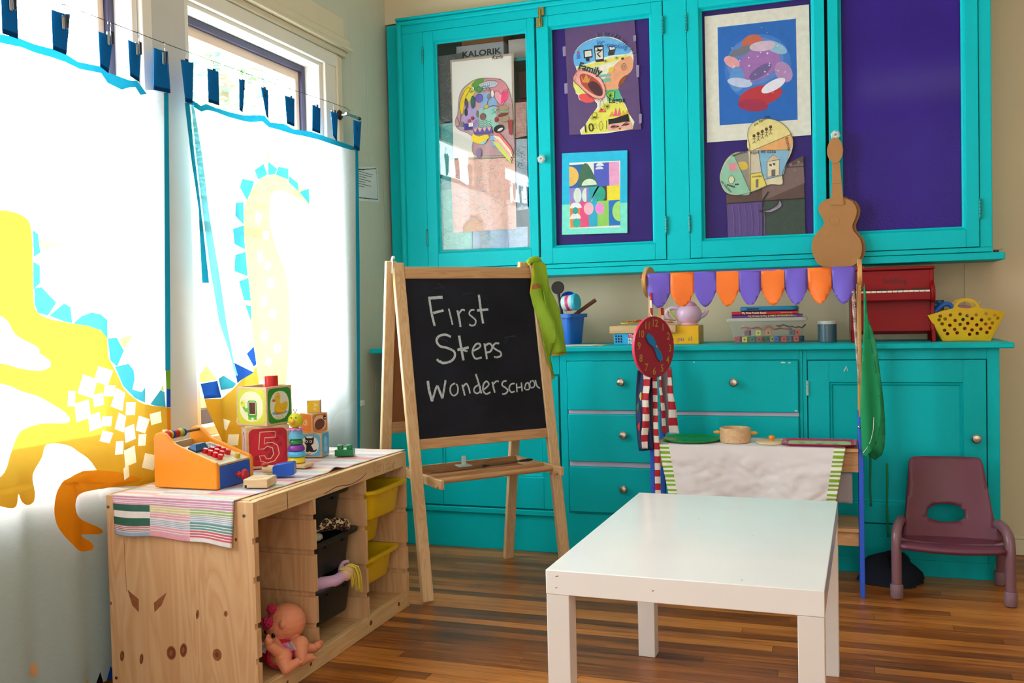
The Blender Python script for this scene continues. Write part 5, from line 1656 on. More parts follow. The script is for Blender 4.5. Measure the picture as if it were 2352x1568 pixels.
# cloth over the shop shelf
clothm = mat('e2dfe4', .8, vary=.03, bump=.25, bscale=35)
grn = mat('7fb028', .7)
wht = mat('efeeec', .7)
gline = mat('c9c9d4', .8)
t = thing('table_cloth', 'white checked cloth with green striped edges over the shop shelf', 'cloth', (-.3, 3.41, .51))
L0, L1_, R0, R1 = -.632, -.590, .004, -.034
from mathutils import noise as mnoise
def cl_fn(u, v):
    # v 0: back of the shelf, .35: front edge, 1: bottom hem
    if v < .35:
        q_ = v / .35
        return (L0 + u * (R0 - L0), 3.60 - q_ * .203, .5135 + .0012 * math.sin(u * 40) * (1 - q_))
    q_ = (v - .35) / .65
    xl, xr = L0 + (L1_ - L0) * q_, R0 + (R1 - R0) * q_
    cr = mnoise.noise(Vector((u * 9, q_ * 3.5, 2))) * .011 + mnoise.noise(Vector((u * 22, q_ * 10, 7))) * .0055 + abs(mnoise.noise(Vector((u * 6 + q_ * 2, q_ * 4, 4)))) * .01
    return (xl + u * (xr - xl), 3.394 - .012 * math.sin(u * 9.5 + .5) * q_ * q_ - .006 * q_ - .42 * cr * min(1, q_ * 3), .5135 - .215 * q_ + (.004 * math.sin(u * 8) * q_))
def cl_m(u, v):
    if u < .058 or u > .942:
        return grn if int(v * 40 + 100) % 2 else wht
    if (u * 30) % 1 < .045 or (v * 22) % 1 < .045:
        return gline
    return clothm
MB().grid(210, 88, cl_fn, cl_m).build('cloth', t, solid=.0015, ang=60)
o = MB().grid(4, 12, lambda u, v: (-.03 + u * .055, 3.44 + .004 * math.sin(u * 5), .425 - v * .105), mat('a8a0a4', .8)).build('grey_cloth', solid=.002)
tag(o, 'plain grey cloth edge hanging under the shop shelf at the right', 'cloth')
# dishes
SZ = .5158
gp = mat('0f8a34', .3, coat=.2)
t = tag(MB().lathe([(.085, 0), (.095, .002), (.105, .007), (.107, .0095), (.105, .0108), (.098, .0085), (.092, .004), (.0, .0035)], (-.528, 3.50, SZ), gp, n=48).build('toy_plate', ang=50), 'shiny green toy plate on the shop shelf', 'plate')
t = thing('toy_pot', 'plain wooden toy pot with two orange handles on the shop shelf', 'pot', (-.37, 3.50, SZ))
tan_ = wood('d9b48c', 'c49a70', 'X', 1.2, .55)
MB().lathe([(.052, 0), (.0545, .002), (.055, .05), (.053, .0525), (.047, .0525), (.045, .05), (.044, .012), (0, .012)], (-.37, 3.485, SZ), tan_, n=40).build('body', t, ang=50)
for s_ in (-1, 1):
    MB().ball((-.37 + s_ * .064, 3.485, SZ + .034), (.014, .0065, .0065), mat('f09a1c', .35), 14).build('handle', t)
t = thing('wooden_pot_lid', 'pale wooden lid with an orange bead knob on the shop shelf', 'lid', (-.25, 3.49, SZ))  # lid of the toy pot, lying beside it
MB().lathe([(.05, 0), (.053, .001), (.053, .006), (.05, .008), (0, .008)], (-.243, 3.475, SZ), wood('e6d0a8', 'd4b888', 'X', 1.2, .55), n=40).build('disc', t)
MB().lathe([(.004, .008), (.004, .012), (.009, .015), (.0105, .021), (.008, .027), (0, .029)], (-.243, 3.475, SZ), mat('f0861c', .35), n=20).build('knob', t)
t = thing('toy_tray', 'pink polka dot toy tray with a pale green middle on the shop shelf', 'tray', (-.07, 3.49, SZ))
pk = mat('c81468', .35)
b = MB()
rloft(b, [(.105, .058, .0, .022), (.108, .061, .001, .024), (.122, .075, .0085, .028), (.124, .077, .0092, .03), (.121, .074, .0098, .028), (.104, .054, .003, .02)], pk, (-.082, 3.475, SZ + .0004), 0, 6)
b.build('rim', t, ang=50)
b = MB()
rloft(b, [(.104, .054, .0032, .02), (.104, .054, .004, .02)], mat('b6d88a', .4), (-.082, 3.475, SZ + .0004), 0, 6)
b.build('middle', t)
b = MB()
for k in range(34):
    a = 2 * math.pi * k / 34
    x, y = -.082 + .117 * max(-1, min(1, 1.35 * math.cos(a))), 3.475 + .064 * max(-1, min(1, 1.35 * math.sin(a)))
    b.poly(ell(x, y, .0026, .0026, 8), FZ(SZ + .0108), wht, 0)
for k, (x, y, h) in enumerate(((-.14, 3.47, '9a6aa8'), (-.08, 3.45, '9a6aa8'), (-.03, 3.45, '9a6aa8'), (-.11, 3.5, 'c04a6a'), (-.04, 3.5, 'c04a6a'), (-.07, 3.48, 'c04a6a'))):
    b.poly(ell(x, y, .012 if k < 3 else .004, .006 if k < 3 else .004, 10), FZ(SZ + .006), mat(h, .4), 0)
part(b.build('printed_dots', t), 'white polka dots and purple motifs')['kind'] = 'stuff'

# play clock
t = thing('play_clock', 'round dark red play clock with gold numbers hanging on the shop stand', 'clock', (-.64, 3.36, .865))
na = math.radians(-29)
nn = Vector((math.cos(na), math.sin(na), .02))
uu = Vector((-nn.y, nn.x, 0)).normalized()
uu = (uu + Vector((0, 0, -.0))).normalized()
vv = nn.cross(uu)
rl = math.radians(-5)
u2 = uu * math.cos(rl) + vv * math.sin(rl)
v2 = vv * math.cos(rl) - uu * math.sin(rl)
cf = F((-.636, 3.352, .866), u2, v2)
MB().prism(ell(0, 0, .109, .109, 64), cf, .006, mat('981a34', .45), -.006, mat('d83a5a', .4)).build('face', t, bevel=.0015)
gold = mat('b08a3c', .5)
for k in range(1, 13):
    a = math.radians(90 - 30 * k)
    x, y = .085 * math.cos(a), .085 * math.sin(a)
    MB().text(str(k), x, y - .012, .036, cf, gold, .0068, 'C', bold=.015, rot=0).build('numeral', t)
b1 = mat('1478b8', .4)
hand = lambda L, w, a: [(math.cos(a) * p - math.sin(a) * q_, math.sin(a) * p + math.cos(a) * q_) for p, q_ in ((0, -.008), (L * .62, -w), (L, -w * .55), (L, w * .55), (L * .62, w), (0, .008))]
MB().prism(hand(.062, .016, math.radians(140)), cf, .014, b1, .0072).build('hand', t, bevel=.001)
MB().prism(hand(.058, .015, math.radians(-52)), cf, .011, b1, .0068).build('hand', t, bevel=.001)
MB().lathe([(.006, 0), (.006, .004), (.002, .006)], cf(0, 0, .013), nickel, nn, 14).build('pin', t)
MB().tube([cf(0, .1, -.004), (-.655, 3.395, .99), (-.655, 3.41, 1.06)], .0012, wht, 6).build('string', t)

# striped apron hung behind the clock
redm, whs = mat('b01828', .7), mat('e6e0da', .7)
t = thing('striped_apron', 'navy apron edged in red and white stripes hanging under the clock', 'apron', (-.66, 3.39, .7))
nav = mat('26365e', .75, vary=.1)
def band(x0, x1, x0b, x1b, z0, z1, y, n, name, wob=.006, first=0):
    b = MB().grid(3, n * 4, lambda u, v: (x0 + (x0b - x0) * v + u * ((x1 - x0) + ((x1b - x0b) - (x1 - x0)) * v) + wob * .3 * math.sin(v * 13), y + wob * math.sin(u * 3 + v * 6), z0 + (z1 - z0) * v), lambda u, v: (redm if (int(v * n) + first) % 2 else whs))
    return b.build(name, t, solid=.002)
b = MB().grid(8, 20, lambda u, v: (-.702 + u * .05 - .012 * math.sin(v * 3) + .004 * v, 3.383 + .02 * u + .008 * math.sin(u * 7 + v * 3), .78 - v * .29), nav)
b.build('body', t, solid=.003)
b = MB().grid(8, 20, lambda u, v: (-.668 + u * (.03), 3.405 + .01 * math.sin(u * 5), .78 - v * .29), mat('5c5660', .8))
b.build('lining', t, solid=.003)
band(-.679, -.652, -.688, -.668, .775, .50, 3.372, 11, 'striped_edge')
band(-.669, -.660, -.652, -.638, .79, .525, 3.605, 9, 'striped_edge', .004, 1)
band(-.634, -.622, -.630, -.592, .77, .525, 3.61, 8, 'striped_edge', .004, 1)
b = MB().grid(6, 10, lambda u, v: (-.662 + u * .045 + .012 * v * u, 3.615, .78 - v * .25), mat('7a6a72', .8))
b.build('lining', t, solid=.002)
band(-.650, -.634, -.645, -.624, .79, .25, 3.392, 22, 'apron_tie', .002)
band(-.655, -.648, -.652, -.645, 1.06, .95, 3.402, 4, 'neck_strap', .001, 1)
band(-.628, -.618, -.622, -.612, 1.06, .95, 3.45, 4, 'neck_strap', .001, 1)
for x, z, h in ((-.706, .65, '3a7a4a'), (-.703, .58, 'c83a3a'), (-.69, .56, 'd8c23a'), (-.695, .69, 'd8c23a')):
    MB().poly(smooth([(x, z), (x + .008, z + .014), (x + .006, z - .018)]), FY(3.377), mat(h, .7), .001).build('motif', t)

# green apron and sheer ribbon on the right post
ga = mat('06935a', .65, trans=.1, vary=.05)
t = thing('green_apron', 'emerald green apron hanging from the right post of the shop stand', 'apron', (.09, 3.42, .8))
gout = smooth([(.0697,1.071),(.0759,1.013),(.0806,.9397),(.0868,.8886),(.101,.8082),(.1124,.7352),(.1183,.6477),(.1149,.5818),(.1035,.5303),(.0813,.5004),(.0591,.4851),(.0555,.5292),(.0523,.6175),(.0547,.7057),(.0599,.8084),(.0666,.9108),(.0675,.9984)], True, 2)
b = MB().sheet(gout, [], ga, lambda a, z: (a, 3.402 + .26 * (a - .063) * (1 if z < .9 else .3) + .014 * math.sin((a - .06) * 110 + z * 5) * (1.05 - z), z), .009)
b.build('body', t, solid=.002, ang=60)
gd = mat('067a48', .65)
b = MB().sheet(smooth([(.0773,.9351),(.0912,.9258),(.1074,.8626),(.1203,.7575),(.1317,.6525),(.1348,.5473),(.1229,.4777),(.0807,.4735),(.0747,.6972)], True, 2), [], gd, lambda a, z: (a, 3.52 + .008 * math.sin(a * 90), z), .015)
b.build('rear_flap', t, solid=.002, ang=60)
MB().tube([(0.0949,3.4000,0.6210), (0.0931,3.4000,0.5814), (0.0845,3.4000,0.5416), (0.0705,3.4000,0.5148), (0.0593,3.4000,0.4998)], .0009, wht, 5).build('seam_stitching', t)
MB().tube([(.068, 3.425, 1.06), (.074, 3.44, .98), (.085, 3.47, .9)], .002, gd, 6).build('neck_strap', t)
for k, (x, z0, z1) in enumerate(((.142, .42, .15), (.085, .45, .26))):
    MB().grid(2, 14, lambda u, v: (x + u * .008 + .001 * math.sin(v * 8), 3.70, z0 - v * (z0 - z1)), gd).build('apron_tie', t, solid=.001)
t = thing('sequin_ribbon', 'sheer glittery pinkish ribbon hanging beside the right post of the stand', 'ribbon', (.03, 3.42, .8))
net = mat('b9a6a0', .35, .4, clear=.45)
MB().grid(2, 30, lambda u, v: (.027 + .02 * v + u * .013 * (1 - .6 * v), 3.408 + .003 * math.sin(v * 40), 1.05 - v * .32), net).build('net', t, solid=.0008)
rr = random.Random(4)
for k in range(70):
    v = rr.random() ** 1.5 * .9
    MB().ball((.029 + .02 * v + rr.random() * .011 * (1 - .6 * v), 3.405, 1.045 - v * .30), .0016, mat('d8c0b4', .2, .8), 6).build('sequin', t)

# ================================================================ PINE STORAGE UNIT
deal = wood('d8b488', 'c09062', 'Z', 1.1, .6, ring=9)
dealY = wood('dcbc8e', 'c39a68', 'Y', 1.1, .6, ring=9)
dealX = wood('d2ac7c', 'b98a58', 'X', 1.1, .6, ring=9)
dark_knot = mat('6e3a20', .6, vary=.2, vscale=60)
mid_knot = mat('8e5532', .6, vary=.2, vscale=60)
ink_v = mat('5a2340', .7)
X0, X1, Y0, Y1, ZT = -1.885, -1.42, 2.050, 2.945, .534
t = thing('storage_unit', 'low pine storage unit with open columns of plastic bins under the window', 'storage unit', (-1.65, 2.5, 0))
GR_ = (.115, .205, .325, .425)
def divider(name, y0, y1, groove_l, groove_r, x1=X1):
    b = MB()
    zs = [0.0]
    for g in GR_:
        zs += [g, g + .016]
    zs += [ZT - .002 if name == 'end_panel' else .486]
    for i in range(len(zs) - 1):
        a, c = (y0 + (.007 if groove_l and i % 2 else 0), y1 - (.007 if groove_r and i % 2 else 0))
        b.box(X0, x1 - (.001 if i % 2 == 0 else .006), a, c, zs[i], zs[i + 1], deal)
    return b
e = divider('end_panel', Y0, Y0 + .02, False, True).build('end_panel', t)
# knots and screws on the end panel
fr = FY(Y0)
b = MB()
KN = [((-1.688, .121), .015, .019, 'd'), ((-1.649, .132), .011, .019, 'd'), ((-1.544, .130), .014, .016, 'm'), ((-1.601, .231), .005, .013, 'm'), ((-1.513, .24), .006, .008, 'm'), ((-1.85, .097), .007, .015, 'd'), ((-1.786, .095), .006, .015, 'd'), ((-1.475, .435), .004, .005, 'm'), ((-1.889 + .008, .238), .003, .005, 'd'), ((-1.46, .045), .004, .005, 'm')]
for (x, z), rx, rz, k in KN:
    k_ = b.poly(ell(x, z, rx, rz, 20, -10), fr, mid_knot, .0002)
    b.poly(ell(x, z, rx * .8, rz * .82, 20, -10), fr, dark_knot if k == 'd' else mid_knot, .0003)
    b.poly(ell(x - .001, z, rx * .4, rz * .45, 14, -10), fr, mid_knot if k == 'd' else dark_knot, .0004)
b.poly([(-1.824,.2797),(-1.788,.2564),(-1.789,.2208),(-1.811,.2391)], fr, mid_knot, .0002)
b.poly([(-1.739,.2507),(-1.696,.2822),(-1.714,.2469),(-1.738,.225)], fr, mid_knot, .0002)
b.line([(-1.830,.4193),(-1.829,.3387),(-1.827,.2735)], .0012, fr, dark_knot, .0002)
b.build('knots', e)['kind'] = 'stuff'
steel = mat('9fa2a4', .3, 1)
def screw(x, z):
    b = MB().lathe([(.0048, 0), (.0046, .0012), (.003, .0016), (0, .0012)], (x, Y0, z), steel, (0, -1, 0), 14)
    b.box(x - .0022, x + .0022, Y0 - .0019, Y0 - .0012, z - .0005, z + .0005, INK)
    b.box(x - .0005, x + .0005, Y0 - .0019, Y0 - .0012, z - .0022, z + .0022, INK)
    b.build('screw', t)
for x, z in ((-1.879, .501), (-1.449, .498), (-1.872, .035), (-1.66, .028), (-1.45, .03)):
    screw(x, z)
divider('divider', 2.336, 2.352, True, True, X1 - .0).build('divider', t)
divider('divider', 2.641, 2.656, True, True).build('divider', t)
divider('end_panel', Y1 - .02, Y1, True, False).build('end_panel', t)
fx = FX(X1 - .0)
b = MB().box(X1 - .02, X1, Y0 + .02, Y1 - .02, .484, ZT, dealY)
top_rail = b.build('top_rail', t, bevel=.0015)
b = MB()
b.line(smooth([(2.399,.4889),(2.475,.4967),(2.554,.4891),(2.624,.4957),(2.659,.5075)], False), .0022, fx, ink_v, .0004).line([(2.206,.5302),(2.207,.485)], .003, fx, ink_v, .0004)
for pts in ([(2.719,.5297),(2.706,.5135),(2.723,.4967)], [(2.736,.5129),(2.755,.5184),(2.754,.4987),(2.729,.4971),(2.736,.5129)], [(2.774,.5183),(2.775,.4923)], [(2.792,.5125),(2.817,.5113),(2.791,.4954),(2.829,.495)], [(2.856,.5111),(2.842,.4987),(2.855,.485)], [(2.849,.5092),(2.838,.4776)]):
    b.line(pts, .0012, fx, ink_v, .0004)
part(b.build('pen_scribbles', top_rail), 'purple pen scribbles')['kind'] = 'stuff'
b = MB().box(X1 - .02, X1, Y0 + .02, Y1 - .02, .0, .05, dealY)
br_ = b.build('bottom_rail', t, bevel=.0015)
b = MB()
for (y, z), r in (((2.30, .028), .006), ((2.66, .03), .009), ((2.86, .03), .008), ((2.18, .022), .005)):
    b.poly(ell(y, z, r, r * .9, 14), fx, dark_knot, .0003)
b.build('knots', br_)['kind'] = 'stuff'
MB().box(X0, X0 + .018, Y0 + .02, Y1 - .02, 0, ZT, dealY).build('back_panel', t)
MB().box(X0 + .018, X1 - .02, Y0 + .02, Y1 - .02, .03, .046, dealX).build('bottom_board', t)
b = MB().box(X0, X1 - .032, Y0 + .0, Y1, ZT - .002, ZT + .0, dealY)
b = MB().box(X0 + .018, X1 - .026, Y0 + .02, Y1 - .02, .516, ZT, dealY)
b.build('top_board', t)

# plastic bins
def make_bin(name, label, m, x_front, yc, z, group, hgt=.1, w=.262, depth=.40, rim=.012):
    t = thing(name, label, 'bin', (x_front - depth / 2, yc, z), 0, group, False)
    hx, hy = depth / 2, w / 2
    b = MB()
    rloft(b, [(hx - .035, hy - .03, 0, .03), (hx - .031, hy - .026, .006, .034), (hx - .018, hy - .016, hgt - .01, .036)], m, c1=False, n=6)
    b.build('body', t, ang=60)
    b = MB()
    rloft(b, [(hx - .018, hy - .016, hgt - .012, .036), (hx - .002, hy, hgt - .012, .03), (hx, hy + .002, hgt - .008, .03), (hx, hy + .002, hgt, .03), (hx - .012, hy - .010, hgt, .036), (hx - .022, hy - .02, hgt - .008, .04), (hx - .036, hy - .031, .008, .034)], m, c0=False, n=6)
    for s_ in (-1, 1):
        b.box(hx - .03, hx - .012, s_ * .05 - .008, s_ * .05 + .008, hgt - .026, hgt - .012, m)
    b.build('rim', t, ang=60)
    return t
ybin = mat('dcb80a', .4, trans=.06)
kbin = mat('1b2020', .45)
G1, G2 = 'yellow bins in the pine storage unit', 'black bins in the pine storage unit'
make_bin('storage_bin', 'topmost yellow bin pulled forward in the right column of the storage unit', ybin, -1.398, 2.79, .345, G1)
make_bin('storage_bin', 'middle yellow bin pushed back between the two other yellow bins', ybin, -1.475, 2.79, .245, G1, depth=.37)
make_bin('storage_bin', 'lowest yellow bin in the right column of the storage unit', ybin, -1.435, 2.79, .125, G1, .095)
make_bin('storage_bin', 'topmost black bin in the middle column of the storage unit', kbin, -1.46, 2.497, .37, G2, .10, .268)
make_bin('storage_bin', 'middle black bin with leopard print cloth in it', kbin, -1.43, 2.497, .232, G2, .113, .268)
make_bin('storage_bin', 'lowest black bin with a rag doll hanging out of it', kbin, -1.43, 2.497, .092, G2, .113, .268)
# things in the bins
o = MB().tube([(-1.56, 2.70, .235), (-1.54, 2.70, .245)], .018, mat('2a3a9c', .4), 14).build('toy_cup', bevel=.002)
tag(o, 'small dark blue toy in the lowest yellow bin', 'toy')
leo = bpy.data.materials.new('leopard_cloth')
leo.use_nodes = True
_n, _t = leo.node_tree.nodes, leo.node_tree
_p = _n['Principled BSDF']
_p.inputs['Roughness'].default_value = .9
_v = _n.new('ShaderNodeTexVoronoi')
_v.inputs['Scale'].default_value = 85
_tc = _n.new('ShaderNodeTexCoord')
_t.links.new(_tc.outputs['Object'], _v.inputs['Vector'])
_c = _n.new('ShaderNodeValToRGB')
_c.color_ramp.interpolation = 'CONSTANT'
_c.color_ramp.elements[0].color = lin('8a5a34')
_c.color_ramp.elements[1].position = .35
_c.color_ramp.elements[1].color = lin('17120e')
_e = _c.color_ramp.elements.new(.62)
_e.color = lin('cbb090')
_t.links.new(_v.outputs['Distance'], _c.inputs[0])
_t.links.new(_c.outputs[0], _p.inputs['Base Color'])
b = MB().tube([(-1.60, 2.44, .35), (-1.54, 2.47, .365), (-1.48, 2.53, .37), (-1.455, 2.575, .36), (-1.47, 2.60, .345)], [.014, .02, .02, .017, .012], leo, 12, sm=5)
tag(b.build('leopard_scarf'), 'leopard print cloth spilling over the middle black bin', 'cloth')
b = MB().ball((-1.58, 2.47, .337), (.10, .08, .02), mat('c6c2b0', .85, bump=.4, bscale=40), 18)
tag(b.build('cream_cloth'), 'crumpled cream cloth lying in the middle black bin', 'cloth')
t = thing('rag_doll', 'lilac rag doll with yellow yarn hair hanging out of the lowest black bin', 'doll', (-1.46, 2.47, .2))
lil = mat('c8a2c2', .85)
b = MB().tube([(-1.52, 2.40, .205), (-1.47, 2.43, .212), (-1.435, 2.47, .216), (-1.428, 2.505, .222)], [.024, .022, .017, .016], lil, 14, sm=5)
b.build('body', t)
MB().ball((-1.422, 2.515, .226), (.022, .024, .022), mat('d6b09c', .8), 16).build('head', t)
MB().tube([(-1.45, 2.53, .225), (-1.46, 2.56, .242), (-1.45, 2.58, .244)], [.008, .007, .005], lil, 10, sm=4).build('arm', t)
hairm = mat('d8c04a', .8)
rr = random.Random(3)
b = MB()
for k in range(34):
    y = 2.515 + rr.uniform(-.012, .05)
    x = -1.418 + rr.uniform(-.004, .01)
    l = .035 + .035 * max(0, (y - 2.515) / .05) + rr.uniform(0, .014)
    b.tube([(-1.43, y - .012, .243 + rr.uniform(0, .004)), (x + .005, y, .238), (x + .011, y + .008, .225 - l * .4), (x + .009, y + .012, .232 - l)], .0016, hairm, 5, sm=2)
b.build('yarn_hair', t)['kind'] = 'stuff'

# baby doll in the open column
skin = mat('d98a66', .5, vary=.04)
t = thing('baby_doll', 'bald baby doll in a red romper sitting in the open column of the storage unit', 'doll', (-1.52, 2.19, .05))
b = MB()
def cap(p0, p1, r0, r1, n=14):
    p0, p1 = Vector(p0), Vector(p1)
    b.tube([p0 + (p1 - p0) * i / 6 for i in range(7)], [r0 + (r1 - r0) * i / 6 for i in range(7)], skin, n)
    b.ball(p0, r0, skin, n)
    b.ball(p1, r1, skin, n)
HC = Vector((-1.502, 2.222, .150))
b.ball(HC, (.054, .054, .052), skin, 20)
LV, CV, UV = Vector((-.83, -.56, 0)), Vector((.56, -.83, 0)), Vector((0, 0, 1))
FD = (LV * .8 + CV * .45 - UV * .45).normalized()                          # the face looks down to the left
b.ball(HC + FD * .022, .041, skin, 18)                                     # cheeks / face
b.ball(HC + FD * .064, .008, skin, 10)                                     # nose
b.ball(HC + CV * .047 + LV * .012 + UV * .008, (.010, .010, .013), skin, 12)   # ear
cap((-1.513, 2.205, .118), (-1.51, 2.2, .105), .022, .024)
b.ball((-1.512, 2.19, .092), (.042, .036, .034), skin, 16)
b.ball((-1.508, 2.182, .076), (.042, .038, .026), skin, 16)
# legs: hip, knee, ankle, foot
for hip, knee, ank, toe in (((-1.495, 2.155, .080), (-1.458, 2.13, .088), (-1.440, 2.118, .062), (-1.424, 2.146, .072)), ((-1.49, 2.21, .078), (-1.448, 2.202, .098), (-1.432, 2.180, .064), (-1.422, 2.212, .062))):
    cap(hip, knee, .028, .025)
    cap(knee, ank, .024, .015)
    cap(ank, toe, .0145, .0115)
    d = (Vector(toe) - Vector(ank)).normalized()
    sd = d.cross(Vector((.3, 0, 1))).normalized()
    for j in range(5):
        b.ball(Vector(toe) + d * (.009 - .0012 * j) + sd * (.009 - .0045 * j), .0048 - .0004 * j, skin, 8)
# arms with fingers
for sh, el, wr, fd in (((-1.50, 2.155, .108), (-1.462, 2.122, .102), (-1.475, 2.095, .130), (0, -.3, 1)), ((-1.485, 2.222, .098), (-1.458, 2.236, .074), (-1.438, 2.254, .072), (.75, .6, .5))):
    cap(sh, el, .019, .017)
    cap(el, wr, .0165, .0125)
    fd = Vector(fd).normalized()
    sd = fd.cross(Vector((1, .2, .1))).normalized()
    pc = Vector(wr) + fd * .012
    b.ball(pc, (.013, .013, .012), skin, 10)
    for j in range(4):
        r0 = pc + sd * (.009 - .006 * j) + fd * .008
        cap(r0, r0 + fd * (.010 - .002 * abs(j - 1.4)), .0034, .003, 8)
    cap(pc + sd * .011, pc + sd * .016 + fd * .008, .0038, .003, 8)
o = b.build('body', t)
d = o.modifiers.new('one_skin', 'REMESH')
d.mode = 'VOXEL'
d.voxel_size = .0016
d.use_smooth_shade = True
d = o.modifiers.new('soften', 'SMOOTH')
d.iterations = 4
SV = FD.cross(UV).normalized()
TV = SV.cross(FD)
for s_ in (-1, 1):
    MB().ball(HC + (FD + SV * .36 * s_ + TV * .12).normalized() * .060, .006, mat('1c1420', .2), 10).build('eye', t)
MB().ball(HC + (FD - TV * .42).normalized() * .0605, (.008, .008, .004), mat('b8404a', .4), 10).build('mouth', t)
rm = mat('b3112c', .75, vary=.08)
b = MB().ball((-1.502, 2.182, .082), (.054, .048, .038), rm, 20)
for hip, knee in (((-1.495, 2.155, .080), (-1.474, 2.141, .086)), ((-1.49, 2.21, .078), (-1.468, 2.205, .092))):
    b.tube([hip, knee], [.034, .0325], rm, 16)
o = b.build('romper', t)
d = o.modifiers.new('one_cloth', 'REMESH')
d.mode = 'VOXEL'
d.voxel_size = .002
d.use_smooth_shade = True
b = MB()
b.tube([(-1.474, 2.141, .086), (-1.472, 2.139, .0864)], .0335, mat('c8508a', .7), 18).tube([(-1.468, 2.205, .092), (-1.466, 2.2045, .0926)], .0335, mat('c8508a', .7), 18)
b.build('leg_cuffs', t)
frill = mat('b9a6ac', .8)
b = MB().grid(36, 4, lambda u, v: (-1.51 + (.044 + .022 * v) * math.cos(u * 6.283) + .004 * v * math.cos(u * 50), 2.188 + (.040 + .024 * v) * math.sin(u * 6.283) + .004 * v * math.sin(u * 44), (.112 - .014 * v) + .006 * v * math.sin(u * 31)), lambda u, v: frill if int(u * 72) % 3 else mat('8f7c84', .8))
b.build('frill', t, solid=.0012)
fl = mat('b0184a', .7)
hb = 0 and MB().tube([HC + Vector((.056 * math.cos(a) * .98, .056 * math.sin(a) * .6 - .022, .05 * math.sin(a) + .0)) for a in [2 * math.pi * k / 28 for k in range(28)]], .003, fl, 6, closed=True)
for k, (l_, c2, u_, r) in enumerate(((.050, .030, .012, .022), (.040, .018, .046, .017))):
    b = MB()
    c_ = HC + LV * l_ + CV * c2 + UV * u_
    for j in range(3):
        rr_ = r * (1 - .3 * j)
        for i in range(6):
            a = 2 * math.pi * i / 6 + j * .5
            b.ball(c_ + CV * (.006 * j) + (LV * math.cos(a) + UV * math.sin(a)) * rr_ * .55, r * .36 * (1 - .2 * j), fl, 10)
    b.build('flower', t)
for c_ in t.children:
    c_.location = (.024, .052, .0)

# ================================================================ STRIPED RUNNER
SC = {'g': '265a4a', 'p': 'c488a6', 'c': 'cdc284', 'l': '97ad70', 'w': 'dcd6d6', 'b': '94a8c0', 't': '5a918c', 'r': 'c05c6a', 'y': 'd0c25c', 'k': 'd89aaa', 'v': 'a888b2', 'd': '98505c'}
mats = {k: mat(v, .85, vary=.08, vscale=60) for k, v in SC.items()}
RX0, RX1 = -1.858, -1.474
def runner_rows(s):
    """s = distance in m from the hem: colours of the three columns"""
    for lim, c in ((.012, 'bkw'), (.030, 'dkr'), (.050, 'gbt'), (.066, 'wkb'), (.085, 'gcl'), (.112, 'ppp')):
        if s < lim:
            return c
    return ('wkb', 'kwc', 'wbk', 'bwr', 'cwk', 'kbw', 'wyb', 'rwk', 'wbw', 'yrw')[int((s - .112) / .021) % 10]
LEN = .112 + .912
def runner_fn(u, v):
    s = v * LEN
    x = RX0 + u * (RX1 - RX0)
    if s < .108:
        k = 1 - s / .108
        return (x + .014 * (u - .5) * -k, 2.0445 - .004 * k * (1 + math.sin(u * 9)) - .0005, ZT + .0015 - .108 * k - .010 * k * (u - .5) * 2 * (1 if u > .5 else .4) - .003 * k * math.sin(u * 14))
    y = 2.0455 + (s - .112)
    y = max(y, 2.0445)
    xr = x + u * .044 * (y - 2.045) / .9
    bump = .010 * math.exp(-((y - 2.52) / .03) ** 2) * max(0, u - .8) * 5
    return (xr, y, ZT + .003 + .0012 * math.sin(y * 60) * math.sin(u * 7) + bump)
def runner_m(u, v):
    s = v * LEN
    c = runner_rows(s)
    col = 0 if u < .32 else 1 if u < .655 else 2
    if .012 < s and int(s / .0022) % (2 if c[col] in 'wbd' else 3) == 1 and not (c == 'gcl' and col == 0) and not (c == 'gbt' and col == 0):
        return mats['w']
    if u > .975 and s > .1:
        return mats[('r', 'y', 'k', 'b')[int(s / .03) % 4]]
    return mats[c[col]]
o = MB().grid(60, 460, runner_fn, runner_m).build('striped_runner', solid=.0018, ang=70)
tag(o, 'pastel striped woven runner draped over the pine storage unit', 'runner')

# ================================================================ TOYS ON THE RUNNER
TZ = ZT + .0062
orange = mat('e68a0c', .35, vary=.03, coat=.15)
t = thing('toy_cash_register', 'orange wooden toy cash register with red buttons and a blue drawer', 'cash register', (-1.71, 2.24, TZ))
prof = [(-1.804,.5332),(-1.802,.6772),(-1.795,.6882),(-1.780,.6934),(-1.764,.6889),(-1.750,.6748),(-1.733,.6596),(-1.602,.612),(-1.597,.6028),(-1.597,.5391),(-1.602,.5342)]
prof = [(x, max(z, TZ)) for x, z in prof]
prof[0] = (prof[0][0], TZ)
prof[-1] = (prof[-1][0], TZ)
prof[-2] = (prof[-2][0], TZ + .002)
for y0, y1 in ((2.145, 2.159), (2.30, 2.314)):
    MB().prism(prof, FY(y0), 0, orange, -(y1 - y0)).build('side_panel', t, bevel=.003)
A_, B_ = Vector((prof[6][0] + .002, 0, prof[6][1] - .012)), Vector((prof[7][0], 0, prof[7][1] - .006))
sl = (B_ - A_).normalized()
ply = wood('d8c8a8', 'c4ae86', 'X', 1.2, .5)
sf = F((A_.x, 2.145, A_.z), (sl.x, 0, sl.z), (0, 1, 0))
SLN = (B_ - A_).length
b = MB().prism(rect(0, .014, SLN, .155), sf, .0, ply, -.006)
b.build('keyboard_panel', t)
MB().box(prof[0][0] + .004, prof[0][0] + .012, 2.159, 2.30, TZ, .655, ply).build('rear_panel', t)
redk = mat('c0141c', .35)
KX = []
for i in range(4):
    for j in range(3):
        if i == 3 and j == 2:
            continue
        KX.append((SLN * (.42 + .125 * i + (.0 if True else 0)), .056 + .029 * j))
